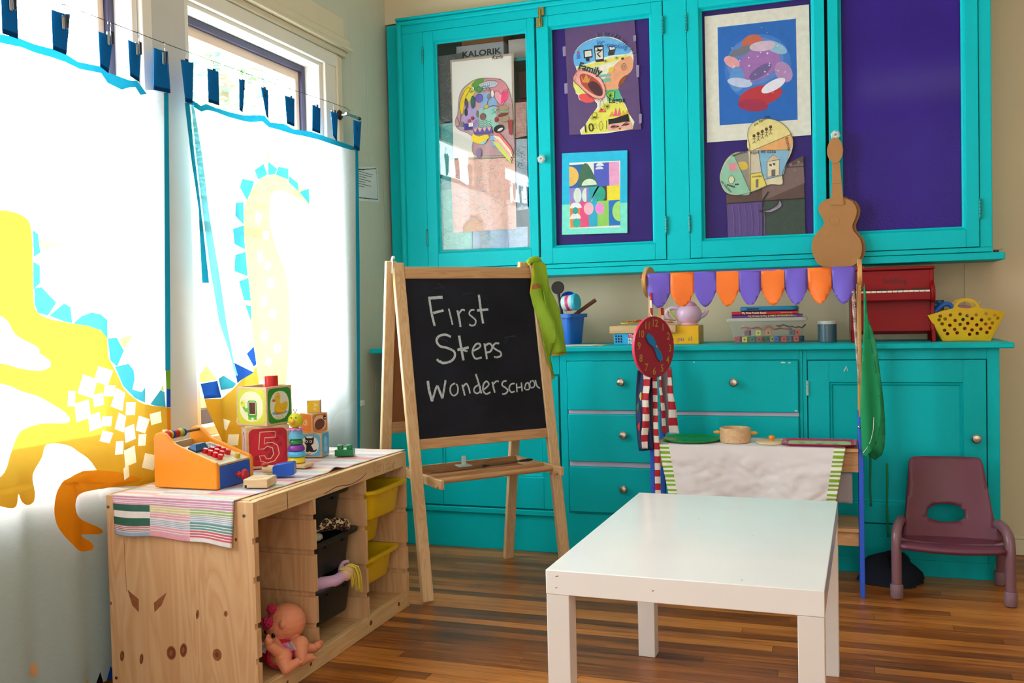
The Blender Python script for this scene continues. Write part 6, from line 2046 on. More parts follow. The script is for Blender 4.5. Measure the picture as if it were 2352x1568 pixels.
for k, (a, c_) in enumerate(KX[:10]):
    MB().lathe([(.0078, 0), (.0074, .012), (.0062, .0135), (0, .0135)], sf(a, c_), redk, sf.n, 18).build('key_button', t)
part(MB().lathe([(.0078, 0), (.0074, .012), (.0062, .0135), (0, .0135)], sf(SLN * .89, .118), mat('c8a838', .4), sf.n, 18).build('key_button', t), 'single yellow key button')
b = MB().prism(rect(SLN * .14, .03, SLN * .34, .085), sf, .006, mat('1f4a7a', .4))
b.add([sf(SLN * .14, .03, .006), sf(SLN * .34, .03, .006), sf(SLN * .34, .085, .006), sf(SLN * .14, .085, .006), sf(SLN * .19, .036, .018), sf(SLN * .26, .036, .02), sf(SLN * .26, .079, .02), sf(SLN * .19, .079, .018)], [(0, 1, 5, 4), (1, 2, 6, 5), (2, 3, 7, 6), (3, 0, 4, 7), (4, 5, 6, 7)], mat('2a5f92', .4))
b.build('display', t)
b = MB().prism(rrect(SLN * .08, .095, SLN * .3, .14, .01), sf, .0015, mat('23252c', .5))
for k in range(12):
    b.poly(ell(SLN * .12 + .009 * (k % 4), .103 + .011 * (k // 4), .002, .002, 6), sf, wht, .0018)
b.build('speaker_grille', t)
MB().line(smooth([(SLN * .78, .04), (SLN * .8, .05), (SLN * .84, .048), (SLN * .82, .038)], True), .001, sf, mat('6a5a44', .7), .0005, True).build('logo_mark', t)
rz_ = prof[4]
MB().tube([(prof[4][0] - .006, 2.15, prof[4][1] - .006), (prof[4][0] - .006, 2.31, prof[4][1] - .006)], .0042, wood('8a5a34', '6a4024', 'Y'), 12).build('bead_rod', t)
for k, h in enumerate(('c0281c', 'd8b428', '23408a', 'c0281c', 'b0281c', 'd8b428', '9ab43a', '23408a')):
    y = 2.1605 + .0092 * k
    MB().lathe([(.004, 0), (.0115, .001), (.0122, .0044), (.0115, .0078), (.004, .0088)], (prof[4][0] - .006, y, prof[4][1] - .006), mat(h, .4), (0, 1, 0), 18).build('bead', t)
xf_ = prof[8][0]
b = MB().box(xf_ - .012, xf_ - .002, 2.159, 2.30, TZ, prof[8][1] - .004, mat('1c4fae', .4))
dr = b.build('drawer', t, bevel=.002)
MB().lathe([(.006, 0), (.005, .004), (.009, .008), (.006, .012), (.0045, .018), (.014, .022), (.016, .027), (.012, .032), (0, .033)], (xf_ - .002, 2.235, TZ + .028), mat('b8141c', .3, coat=.3), (1, 0, 0), 20).build('knob', dr)

# picture cubes
bwood = wood('dcc09a', 'c8a678', 'X', 1.4, .55)
def face_frames(s):
    h = s / 2
    return {'front': F((0, -h, 0), (1, 0, 0), (0, 0, 1)), 'right': F((h, 0, 0), (0, 1, 0), (0, 0, 1)), 'left': F((-h, 0, 0), (0, -1, 0), (0, 0, 1))}
def cube(label, loc, rz, s, open_top=False):
    t = thing('picture_block', label, 'block', loc, rz, 'picture blocks stacked on the runner', False)
    h = s / 2
    if open_top:
        w = .006
        b = MB().box(-h, h, -h, -h + w, 0, s, bwood).box(-h, h, h - w, h, 0, s, bwood).box(-h, -h + w, -h + w, h - w, 0, s, bwood).box(h - w, h, -h + w, h - w, 0, s, bwood).box(-h + w, h - w, -h + w, h - w, 0, w, bwood)
    else:
        b = MB().box(-h, h, -h, h, 0, s, bwood)
    b.build('box', t, bevel=.0012)
    return t, face_frames(s)
def pic(b, fr, s, h, m=.07, r=.16, off=.0003):
    b.poly(rrect(-s * (.5 - m), s * m, s * (.5 - m), s * (1 - m), s * r), fr, ink2(h), off)
def ink2(h): return mat(h, .4, vary=.03)
def pe(b, fr, s, x, y, rx, ry, h, off=.0006, rot=0, a0=0, a1=360): b.poly(ell(x * s, y * s, rx * s, ry * s, 22, rot, a0, a1), fr, ink2(h), off)
# big red five
S5 = .13
t, ff = cube('big red block with a large outlined 5 on the runner', (-1.713, 2.548, TZ), 41, S5)
b = MB()
fr = ff['front']
pic(b, fr, S5, 'b81024', .06, .13)
pic(b, fr, S5, 'c41430', .09, .4, .0005)
rr = random.Random(2)
for k in range(9):
    pe(b, fr, S5, rr.uniform(-.3, .3), rr.uniform(.2, .85), .06, .06, '9a0c20', .0006)
five = [(.17, .86), (-.18, .86), (-.22, .46), (-.10, .46), (-.02, .52), (.10, .47), (.12, .32), (.05, .22), (-.05, .22), (-.09, .30), (-.21, .30), (-.18, .18), (-.04, .12), (.14, .16), (.25, .32), (.22, .52), (.10, .60), (-.02, .60), (-.09, .57), (-.08, .72), (.17, .72)]
b.line([(x * S5, z * S5) for x, z in five], .0028, fr, mat('e2c096', .5), .0009, True)
b.build('printed_five', t)
b = MB()
pic(b, ff['left'], S5, 'e8d8e4', .06, .13)
pe(b, ff['left'], S5, 0, .5, .26, .34, 'c82a4a', .0005)
pe(b, ff['left'], S5, 0, .5, .2, .28, 'e0c8dc', .0007)
b.build('side_print', t)
# turtle / duck box
S6 = .119
t, ff = cube('open-topped block with a turtle and a duck on top of the red block', (-1.708, 2.542, TZ + S5 + .0004), -7, S6, True)
b = MB()
fr = ff['front']
pic(b, fr, S6, 'c8cc3a', .05, .14)
pic(b, fr, S6, 'e6e4c6', .11, .34, .0005)
b.poly([(x * S6, z * S6) for x, z in rrect(-.12, .22, .18, .66, .07)], fr, ink2('3a9a2a'), .0007)
b.poly([(x * S6, z * S6) for x, z in rrect(-.085, .29, .15, .63, .04)], fr, ink2('e4dfc8'), .0009)
b.poly([(x * S6, z * S6) for x, z in rect(-.07, .31, .135, .61)], fr, ink2('4a2412'), .0011)
b.poly([(x * S6, z * S6) for x, z in smooth([(-.11, .36), (-.2, .36), (-.3, .48), (-.34, .58), (-.28, .62), (-.22, .56), (-.2, .46), (-.11, .46)])], fr, ink2('6ab43a'), .0008)
pe(b, fr, S6, -.28, .57, .08, .09, 'd0d84a', .0010)
pe(b, fr, S6, -.3, .59, .015, .02, '1c1c1c', .0012)
for x in (-.06, .12):
    b.poly([(q_ * S6, z * S6) for q_, z in rect(x - .05, .16, x + .05, .25)], fr, ink2('6ab43a'), .0006)
b.build('turtle_print', t)
b = MB()
fr = ff['right']
pic(b, fr, S6, '2f8a2a', .05, .14)
pic(b, fr, S6, 'e4e2d4', .13, .32, .0005)
b.poly([(x * S6, z * S6) for x, z in smooth([(-.3, .3), (-.15, .26), (.1, .26), (.3, .3), (.2, .34), (-.2, .35)])], fr, ink2('6ab0d8'), .0007)
b.poly([(x * S6, z * S6) for x, z in smooth([(-.18, .76), (-.05, .84), (.04, .74), (.0, .6), (.08, .54), (.24, .58), (.32, .52), (.28, .4), (.14, .3), (-.12, .3), (-.22, .42), (-.16, .58), (-.18, .66)])], fr, ink2('e6b81c'), .0009)
b.poly([(x * S6, z * S6) for x, z in smooth([(-.16, .64), (-.24, .68), (-.3, .64), (-.22, .6)])], fr, ink2('c8742a'), .0011)
b.poly([(x * S6, z * S6) for x, z in smooth([(-.22, .4), (-.1, .33), (.14, .31), (.1, .28), (-.12, .28)])], fr, ink2('d87a1c'), .0011)
pe(b, fr, S6, -.1, .73, .03, .035, 'f2f2ea', .0012)
pe(b, fr, S6, -.1, .73, .018, .022, '1c1c1c', .0014)
b.line(smooth([(.0, .44), (.1, .4), (.2, .44), (.16, .5)], False) if False else [(p[0] * S6, p[1] * S6) for p in smooth([(.0, .46), (.08, .4), (.18, .42), (.2, .5)], False)], .0012, fr, ink2('c88a1c'), .0012)
b.text('duck', 0, .14 * S6, .022, fr, ink2('c8c83a'), .0008, 'C')
b.build('duck_print', t)
o = MB().lathe([(.0195, 0), (.021, .0015), (.021, .042), (.0195, .0435), (0, .0435)], (-1.690, 2.556, TZ + S5 + S6 - .012), mat('c01c20', .4), n=28).build('peg')
tag(o, 'red cylinder peg standing in the top of the open block', 'peg')
MBx = MB().box(-1.72, -1.665, 2.535, 2.58, TZ + S5 + .0068, TZ + S5 + S6 - .0125, bwood)
tag(MBx.build('wooden_block'), 'plain wooden block inside the open-topped block', 'block')
# cat block
S7 = .08
t, ff = cube('pale blue block with a black cat on the runner', (-1.663, 2.752, TZ), 12, S7)
b = MB()
fr = ff['front']
pic(b, fr, S7, '6ab4dc', .05, .14)
pic(b, fr, S7, 'e6e6e2', .12, .34, .0005)
cat = [(-.22, .88), (-.17, .74), (-.22, .6), (-.14, .5), (-.16, .3), (-.18, .24), (-.08, .22), (-.02, .26), (.04, .22), (.14, .22), (.24, .24), (.3, .3), (.28, .36), (.22, .3), (.16, .3), (.1, .44), (.06, .5), (.16, .58), (.18, .7), (.2, .86), (.1, .8), (-.1, .8)]
b.poly([(x * S7, z * S7) for x, z in cat], fr, ink2('24222a'), .0008)
for x in (-.13, .05):
    pe(b, fr, S7, x, .66, .055, .055, 'e8e8ea', .0010)
    pe(b, fr, S7, x, .66, .03, .035, '141418', .0012)
b.text('cat', -.1 * S7, .07 * S7, .02, fr, ink2('a85a24'), .0008, 'C')
b.build('cat_print', t)
b = MB()
pic(b, ff['right'], S7, '3a9cd0', .05, .14)
pe(b, ff['right'], S7, 0, .6, .2, .2, '8cc4e2', .0005)
pe(b, ff['right'], S7, .0, .34, .22, .16, '8cc4e2', .0005)
b.build('side_print', t)
S8 = .064
t, ff = cube('small orange block with an oval hole and a ladybird on the cat block', (-1.658, 2.748, TZ + S7 + .0004), -22, S8)
b = MB()
fr = ff['right']
pic(b, fr, S8, 'c0743a', .05, .12)
pic(b, fr, S8, 'd8b08a', .12, .3, .0005)
pe(b, fr, S8, -.02, .42, .33, .28, '8a1c20', .0007, 25)
pe(b, fr, S8, -.02, .42, .28, .23, '5a3a24', .0009, 25)
pe(b, fr, S8, .3, .74, .1, .12, '1c1a1e', .0011)
for x in (.27, .35):
    pe(b, fr, S8, x, .72, .03, .03, 'ecece6', .0013)
    b.line([((x - .02) * S8, .84 * S8), ((x - .05) * S8, .94 * S8)], .001, fr, ink2('8a1c20'), .0012)
b.build('ladybird_print', t)
b = MB()
fr = ff['front']
pic(b, fr, S8, 'e0782a', .05, .12)
b.text('dh', 0, .38 * S8, .03, fr, ink2('ecdcb8'), .0006, 'C')
b.build('letter_print', t)
S9 = .042
t, ff = cube('smallest yellow block lettered A a on top of the orange block', (-1.653, 2.745, TZ + S7 + S8 + .0008), 24, S9)
b = MB()
pic(b, ff['front'], S9, 'e6b818', .06, .12)
b.text('A', .0, .62 * S9, .02, ff['front'], ink2('ecdcb8'), .0006, 'C', rot=-90).text('a', .0, .3 * S9, .02, ff['front'], ink2('ecdcb8'), .0006, 'C', rot=-90)
b.build('letter_print', t)

# stacking bird
sb = (-1.594, 2.535, TZ)
t = thing('stacking_bird', 'stacking toy of coloured rings topped by a yellow bird head', 'toy', sb)
o_ = Vector(sb)
b = MB().box(sb[0] - .03, sb[0] + .045, sb[1] - .028, sb[1] + .028, TZ, TZ + .012, bwood)
b.build('base', t, bevel=.003)
z = .0124
for nm, h, r0, r1, hh in (('yellow', 'e8c80c', .026, .024, .019), ('light blue', '52b4e4', .027, .026, .018), ('purple', '7a2a9a', .026, .022, .019), ('green', '1f7a3a', .021, .018, .018)):
    prof_ = [(r0 * .8, z), (r0, z + hh * .12), (r0 * 1.02, z + hh * .4), (r1, z + hh * .85), (r1 * .85, z + hh), (0, z + hh)]
    part(MB().lathe(prof_, o_, mat(h, .35, coat=.2), n=28).build('ring', t, ang=50), nm + ' ring')
    z += hh + .0004
part(MB().lathe([(.0235, z), (.024, z + .002), (.018, z + .028), (.014, z + .030), (0, z + .03)], o_, mat('62b4d8', .35), n=28).build('ring', t, ang=50), 'light blue cone ring')
z += .0304
b = MB()
petal = [Vector((0, 0, z + .002))]
ring_ = []
for k in range(64):
    a = 2 * math.pi * k / 64
    r = .024 + .005 * abs(math.cos(a * 4.5))
    ring_.append((o_ + Vector((r * math.cos(a), r * math.sin(a), z + .0015 - .004 * abs(math.cos(a * 4.5)))), ))
b.add([o_ + Vector((0, 0, z + .003))] + [q_[0] for q_ in ring_], [(0, 1 + k, 1 + (k + 1) % 64) for k in range(64)], mat('e07ab0', .5))
b.build('petal_collar', t, solid=.0015)
hc = o_ + Vector((0, 0, z + .025))
MB().ball(hc, .0232, mat('c8c818', .4), 24).build('head', t)
vd = Vector((.42, -.88, 0)).normalized()
sd = Vector((.88, .42, 0))
MB().ball(hc + vd * .022 - sd * .006 + Vector((0, 0, -.002)), .0088, mat('d89818', .4), 14).build('beak', t)
for s_ in (-.008, .006):
    MB().ball(hc + vd * .0215 + sd * (s_ - .002) + Vector((0, 0, .0105)), .0022, INK, 8).build('eye', t)
for s_ in (-1, 1):
    MB().tube([hc + Vector((0, 0, .022)), hc + sd * (.003 * s_) + Vector((0, 0, .03)), hc + sd * (.006 * s_) + Vector((0, 0, .034))], [.0009, .0009, .0022], mat('8a4a24', .5), 6).build('feeler', t)

# loose pieces
t = thing('toy_block', 'blue half-round wooden block tilted on the runner', 'block', (-1.535, 2.37, TZ), 18, None, False)
half = [(-.027, .003)] + ell(-.014, .018, .014, .017, 8, 0, 180, 100) + [(.030, .040), (.033, .006), (.03, .002)]
b = MB().prism([(-.028, .004), (-.0285, .03), (-.022, .037), (.028, .044), (.033, .042), (.034, .008), (.028, .005), (-.022, .0)], F((0, -.016, 0), (1, 0, 0), (0, 0, 1)), 0, mat('1550b8', .35, coat=.2), -.034)
b.build('body', t, bevel=.002)
t = thing('wooden_block', 'plain wooden block with a pencil scribble on the runner', 'block', (-1.517, 2.225, TZ), 14, None, False)
b = MB().box(-.034, .034, -.036, .04, 0, .024, bwood)
b.build('body', t, bevel=.0025)
b = MB().box(-.03, -.024, -.0365, -.035, .001, .009, INK)
b.build('slot', t)
b = MB()
pn = mat('7a7a86', .7)
for pts in ([(.0, .02), (.012, .03), (.018, .012), (.008, -.012), (-.004, -.018), (.006, -.004), (.016, -.02)], [(-.012, .0), (-.004, -.02), (-.016, -.03)], [(.02, .03), (.024, .02), (.02, .006)]):
    b.line(smooth(pts, False), .001, FZ(.024), pn, .0003)
b.build('pencil_scribble', t)
t = thing('wooden_peg', 'plain wooden toy post with a red tip lying behind the scribbled block', 'toy', (-1.60, 2.40, TZ))
b = MB().tube([(-1.628, 2.408, TZ + .0125), (-1.572, 2.415, TZ + .0125)], .0122, bwood, 18)
b.build('shaft', t, bevel=.001)
MB().ball((-1.622, 2.404, TZ + .027), (.011, .009, .005), mat('b8282c', .4), 14).build('tip', t)
# green brick
gbr = mat('0c7a40', .3, coat=.2)
t = thing('toy_brick', 'green two-stud plastic toy brick at the far end of the runner', 'brick', (-1.560, 2.775, TZ), 16, None, False)
MB().box(-.031, .031, -.016, .016, 0, .021, gbr).build('body', t, bevel=.0012)
for x in (-.015, .0155):
    MB().lathe([(.0105, .021), (.0105, .033), (.009, .0355), (0, .0355)], (x, 0, 0), gbr, n=8).build('stud', t, bevel=.0012)

# ================================================================ CURTAINS, WIRE AND CLIPS
def cloth(h, tc_=None, tr=.25, through=.03):
    m = bpy.data.materials.new('sheer_cotton')
    m.use_nodes = True
    t = m.node_tree
    n = t.nodes
    p = n['Principled BSDF']
    c = lin(h)
    p.inputs['Base Color'].default_value = c
    p.inputs['Roughness'].default_value = .9
    p.inputs['Specular IOR Level'].default_value = .1
    tl = n.new('ShaderNodeBsdfTranslucent')
    tc = n.new('ShaderNodeTexCoord')
    mp = n.new('ShaderNodeMapping')
    mp.inputs['Scale'].default_value = (1, 40, 300)
    t.links.new(tc.outputs['Object'], mp.inputs[0])
    no = n.new('ShaderNodeTexNoise')
    no.inputs['Scale'].default_value = 1
    no.inputs['Detail'].default_value = 3
    t.links.new(mp.outputs[0], no.inputs['Vector'])
    mx = n.new('ShaderNodeMix')
    mx.data_type = 'RGBA'
    d = tuple(min(1, x * 2.3) for x in tc_) if tc_ else c[:3]
    mx.inputs[6].default_value = tuple(x * .75 for x in d) + (1,)
    mx.inputs[7].default_value = tuple(min(1, x * 1.2) for x in d) + (1,)
    t.links.new(no.outputs['Fac'], mx.inputs[0])
    t.links.new(mx.outputs[2], tl.inputs[0])
    a = n.new('ShaderNodeMixShader')
    a.inputs[0].default_value = tr
    t.links.new(p.outputs[0], a.inputs[1])
    t.links.new(tl.outputs[0], a.inputs[2])
    tp = n.new('ShaderNodeBsdfTransparent')
    tp.inputs[0].default_value = (1, 1, 1, 1) if not tc_ else tuple(min(1, x * 3) for x in d) + (1,)
    b_ = n.new('ShaderNodeMixShader')
    b_.inputs[0].default_value = through
    t.links.new(a.outputs[0], b_.inputs[1])
    t.links.new(tp.outputs[0], b_.inputs[2])
    t.links.new(b_.outputs[0], n['Material Output'].inputs['Surface'])
    return m
# reflected colour of the print, colour of the light it lets through
cw = cloth('e2edf3', None, .58, .25)
cy = cloth('f2a812', (.092, .072, .009))
cyp = cloth('f0d878', (.17, .155, .05))
co = cloth('f2900c', (.10, .045, .003))
cc = cloth('1fb4d8', (.014, .075, .095))
cd_ = cloth('0a4fb8', (.004, .015, .06))
cg = cloth('78b428', (.02, .04, .006))
cpk = cloth('e8b890', (.1, .06, .04))
cn = cloth('14264f', (.002, .004, .01))
cdm = cloth('f2e6c4', (.3, .28, .2))
cbl = cloth('b4d3de', (.42, .62, .72), .5)
cbk = cloth('17120f', (.002, .002, .002))
hem = cloth('12a4c8', (.002, .042, .066))
tabm = cloth('1277c2', (.001, .014, .04), .3, 0)
tabd = cloth('0b4a80', (.001, .006, .02), .3, 0)
XC = -1.925
def fold(y, z, ph=0):
    s = min(1, max(0, (1.72 - z) * 1.2 + .25))
    return XC + s * (.0075 * math.sin(y * 33 + ph + .25 * math.sin(z * 2.2)) + .0035 * math.sin(y * 71 + ph * 2 + z))
def dia(cx, cy, r, k):
    return ell(cx, cy, r * 1.05, r, 4, 38 + 14 * ((k * 7) % 3 - 1))
PL = 'x'
def diamonds(lst):
    return [(cdm, dia(y, z, r * 1.15, k)) for k, ((y, z), r) in enumerate(lst)]
# left curtain
L_out = [(1.714,1.705),(1.800,1.704),(1.851,1.710),(1.905,1.707),(1.962,1.709),(2.005,1.708),(2.050,1.698),(2.130,1.703),(2.154,1.693),(2.248,1.692),(2.277,1.696),(2.301,1.675),(2.339,1.683),(2.413,1.691),(2.404,1.443),(2.386,1.047),(2.374,.7436),(2.366,.4997),(2.361,.1218),(2.352,-.2766),(1.981,-.3503),(1.580,-.4413),(1.658,.7441)]
bandp = [(1.714,1.705),(1.800,1.704),(1.851,1.710),(1.905,1.707),(1.962,1.709),(2.005,1.708),(2.050,1.698),(2.130,1.703),(2.154,1.693),(2.248,1.692),(2.277,1.696),(2.301,1.675),(2.312,1.666),(2.286,1.658),(2.269,1.677),(2.247,1.672),(2.211,1.657),(2.154,1.664),(2.129,1.685),(2.057,1.680),(2.004,1.686),(1.958,1.686),(1.904,1.686),(1.864,1.689),(1.799,1.683),(1.713,1.684)]
body = smooth([(1.670,1.258),(1.742,1.271),(1.805,1.277),(1.847,1.271),(1.870,1.253),(1.876,1.217),(1.875,1.157),(1.873,1.069),(1.881,1.031),(1.928,1.008),(1.993,.9986),(2.055,.9904),(2.091,.9801),(2.111,.9604),(2.113,.9266),(2.116,.8963),(2.141,.8547),(2.176,.8152),(2.227,.7759),(2.288,.7509),(2.380,.7351)], False, 3) + [(2.374,.6112),(2.366,.5036),(2.105,.5418)] + smooth([(2.105,.5418),(2.033,.5444),(1.994,.5377),(1.978,.5199),(1.984,.4954),(2.014,.4693),(2.074,.4335),(2.071,.4196),(2.004,.4327),(2.040,.403),(2.042,.3835),(1.999,.3894),(1.958,.418),(1.923,.466),(1.911,.5084),(1.916,.5503),(1.929,.5785),(1.955,.5945),(2.066,.5968)], False, 3) + smooth([(2.066,.5968),(2.037,.6334),(2.000,.6589),(1.948,.6823),(1.913,.6907),(1.890,.6861),(1.879,.6598),(1.853,.6197),(1.857,.5749),(1.853,.5514),(1.836,.5459),(1.813,.5614),(1.799,.5814),(1.788,.5556),(1.763,.5541),(1.698,.584),(1.640,.6054)], False, 3)
foot = smooth([(2.244,.5407),(2.105,.5418),(2.033,.5444),(1.994,.5377),(1.978,.5199),(1.984,.4954),(2.014,.4693),(2.074,.4335),(2.071,.4196),(2.004,.4327),(2.040,.403),(2.042,.3835),(1.999,.3894),(1.958,.418),(1.923,.466),(1.911,.5084),(1.916,.5503),(1.929,.5785),(1.955,.5945),(2.066,.5968)], True, 3)
wing1 = smooth([(1.661,1.057),(1.767,1.017),(1.804,.9828),(1.842,.96),(1.880,.9389),(1.887,.923),(1.912,.9062),(1.914,.8882),(1.882,.8801),(1.832,.8888),(1.762,.9049),(1.655,.9263)], False, 3)
wing2 = smooth([(1.652,.878),(1.760,.8555),(1.836,.8299),(1.885,.8102),(1.931,.7809),(1.964,.7502),(1.951,.739),(1.884,.7458),(1.835,.7375),(1.797,.7175),(1.774,.6842),(1.756,.6415),(1.724,.6311),(1.642,.6604)], False, 3)
shapes = [(cbl, [(1.641,.6254),(1.773,.6013),(1.880,.5984),(2.106,.5526),(2.417,.5107),(2.362,-.5512),(1.580,-.4413)]), (cy, body), (co, foot), (cw, wing1), (cw, wing2)]
for p in ([(1.879,1.236),(1.896,1.227),(1.901,1.180),(1.879,1.168)], [(1.876,1.157),(1.898,1.147),(1.896,1.102),(1.873,1.085)], [(1.876,1.089),(1.899,1.093),(1.936,1.053),(1.914,1.019),(1.884,1.027),(1.876,1.047)], [(1.917,1.019),(1.959,1.051),(1.996,1.041),(2.001,.9984),(1.957,1.003)], [(2.004,.9972),(2.033,1.017),(2.072,1.027),(2.099,1.021),(2.115,1.005),(2.114,.953),(2.097,.9775),(2.055,.9904)], [(2.114,.9542),(2.146,.9556),(2.187,.9172),(2.142,.8742),(2.119,.8925)], [(2.132,.8748),(2.204,.8791),(2.224,.859),(2.227,.8338),(2.216,.8045),(2.257,.7934),(2.271,.8076),(2.268,.7605),(2.224,.7787),(2.176,.8177)], [(2.283,.7553),(2.317,.7947),(2.341,.7861),(2.347,.7398),(2.292,.7505)]):
    shapes.append((cc, p))
for p in ([(1.896,1.218),(1.935,1.210),(1.969,1.204),(1.934,1.195),(1.900,1.184)], [(1.959,1.050),(1.978,1.087),(1.976,1.047)], [(2.159,.9515),(2.226,.9618),(2.187,.9197)], [(2.317,.796),(2.333,.8103),(2.338,.7877)]):
    shapes.append((cyp, p))
shapes += diamonds([(q, r) for q, r in zip([(2.047,.827),(1.981,.8001),(2.081,.7871),(2.151,.7818),(2.206,.7503),(2.025,.7632),(2.098,.8517),(2.115,.8093),(2.066,.7291),(2.156,.7162),(2.104,.7258),(2.198,.6801),(2.101,.6828),(2.144,.6465),(2.194,.6144),(2.252,.6985),(2.250,.6543),(2.299,.7123),(2.274,.5869),(2.335,.656),(2.175,.5714)], (.032, .024, .02, .032, .022, .03, .026, .018, .026, .028, .016, .026, .018, .022, .03, .026, .02, .02, .026, .022, .02))])
shapes += [(hem, bandp), (hem, [(2.389,1.686),(2.417,1.692),(2.386,1.047),(2.380,.8489),(2.352,.8507)]), (cg, [(2.354,.8506),(2.380,.8489),(2.381,.792),(2.355,.7941)]), (cd_, [(2.355,.7941),(2.381,.792),(2.380,.7364),(2.351,.7394)]), (co, [(2.354,.7377),(2.380,.7351),(2.368,.5033),(2.349,.5068)]), (hem, [(2.338,1.705),(2.414,1.721),(2.415,1.690),(2.337,1.684)])]
shapes += [(cpk, smooth([(1.820,.1388),(1.828,.1467),(1.842,.1429),(1.849,.1291),(1.846,.1126),(1.829,.1142),(1.818,.1252)])), (cbk, [(2.033,.0069),(2.053,.0439),(2.067,-.006)]), (cd_, [(2.072,.0065),(2.091,.0458),(2.103,.029),(2.101,-.0095)]), (cy, [(1.997,.0269),(2.007,.0432),(2.012,.0176)])]
zmin = .012
L_out = [(y, max(z, zmin)) for y, z in L_out]
t = thing('curtain', 'left dragon print curtain with a yellow dragon body and cyan spikes', 'curtain', (XC, 2.1, .0), group='dragon print curtains')
MB().sheet(L_out, shapes, cw, lambda y, z: (fold(y, z), y, z), .035).build('cloth', t, ang=80)
tabs_l = [[(1.803,1.829),(1.848,1.835),(1.849,1.705),(1.802,1.706)], [(1.959,1.809),(2.021,1.815),(2.004,1.704),(1.959,1.707)], [(2.123,1.797),(2.179,1.801),(2.155,1.691),(2.125,1.702)], [(2.238,1.804),(2.291,1.804),(2.277,1.694),(2.241,1.702)], [(2.345,1.809),(2.407,1.814),(2.413,1.689),(2.339,1.684)]]
tabs_r = [[(2.443,1.796),(2.503,1.802),(2.492,1.673),(2.459,1.670)], [(2.572,1.799),(2.628,1.803),(2.627,1.693),(2.573,1.692)], [(2.741,1.803),(2.773,1.808),(2.755,1.694),(2.738,1.700)], [(2.868,1.805),(2.910,1.803),(2.907,1.699),(2.894,1.712)], [(3.018,1.806),(3.082,1.808),(3.076,1.703),(3.027,1.705)], [(3.208,1.810),(3.265,1.808),(3.260,1.708),(3.202,1.710)], [(3.345,1.812),(3.400,1.813),(3.387,1.700),(3.360,1.717)], [(3.529,1.811),(3.598,1.818),(3.575,1.689),(3.530,1.700)]]
def tab(par, p, x):
    (ya, za), (yb, zb), (yc, zc), (yd, zd) = p
    def fn(u, v):
        y = (ya + (yb - ya) * u) * (1 - v) + (yd + (yc - yd) * u) * v
        z = (za + (zb - za) * u) * (1 - v) + (zd + (zc - zd) * u) * v
        return (x + .004 + .006 * math.sin(u * 3.1) * (1 - v), y, z - .004 * math.sin(u * 3.1) * (1 - v))
    MB().grid(6, 10, fn, lambda u, v: tabd if v > .86 else tabm).build('tab', par, solid=.0015)
for p in tabs_l:
    tab(t, p, XC)
# right curtain
XR = -1.9
R_out = [(2.461,1.673),(2.495,1.688),(2.539,1.675),(2.561,1.685),(2.617,1.685),(2.687,1.684),(2.759,1.686),(2.892,1.711),(2.931,1.693),(3.027,1.704),(3.085,1.696),(3.202,1.707),(3.256,1.708),(3.373,1.705),(3.523,1.704),(3.575,1.698),(3.566,1.410),(3.550,.8642),(3.532,.5007),(3.522,.1365),(3.501,-.2245),(3.042,-.1658),(2.872,-.1101),(2.679,.1735),(2.625,.5042),(2.572,.6115),(2.531,.7144),(2.509,.7992),(2.502,.9095),(2.500,1.128),(2.490,1.345),(2.471,1.504)]
rband = [(2.461,1.673),(2.495,1.688),(2.539,1.675),(2.561,1.685),(2.617,1.685),(2.687,1.684),(2.759,1.686),(2.892,1.711),(2.931,1.693),(3.027,1.704),(3.085,1.696),(3.202,1.707),(3.256,1.708),(3.373,1.705),(3.523,1.704),(3.575,1.698),(3.575,1.691),(3.522,1.686),(3.372,1.684),(3.255,1.686),(3.144,1.681),(3.084,1.677),(2.969,1.675),(2.919,1.674),(2.882,1.688),(2.809,1.672),(2.758,1.667),(2.686,1.667),(2.617,1.671),(2.567,1.667),(2.540,1.656),(2.498,1.670)]
neck = smooth([(2.750,1.237),(2.745,1.325),(2.761,1.392),(2.802,1.444),(2.861,1.483),(2.910,1.507),(2.988,1.512),(3.074,1.504),(3.145,1.472),(3.170,1.422),(3.131,1.438),(3.048,1.453),(2.971,1.456),(2.928,1.439),(2.913,1.400),(2.911,1.323),(2.945,1.233),(2.996,1.141),(3.014,1.046),(3.009,.9511),(2.985,.8412),(2.959,.7327),(2.938,.5937),(2.803,.5956),(2.809,.7156),(2.802,.8215),(2.769,.9277),(2.759,1.017),(2.749,1.120)], True, 3)
shp = [(cbl, smooth([(3.316,.5894),(3.353,.6201),(3.417,.6257),(3.540,.6277),(3.567,.3117),(3.244,.0259),(3.246,.3675),(3.278,.5166)], True, 3)), (cyp, neck)]
lowr = [(2.511,.7495),(2.573,.7451),(2.662,.7671),(2.694,.7819),(2.795,.8399),(2.821,.7447),(2.909,.5818),(3.043,.4028),(2.687,.3183),(2.603,.5363),(2.562,.62),(2.530,.7074)]
shp.append((cy, lowr))
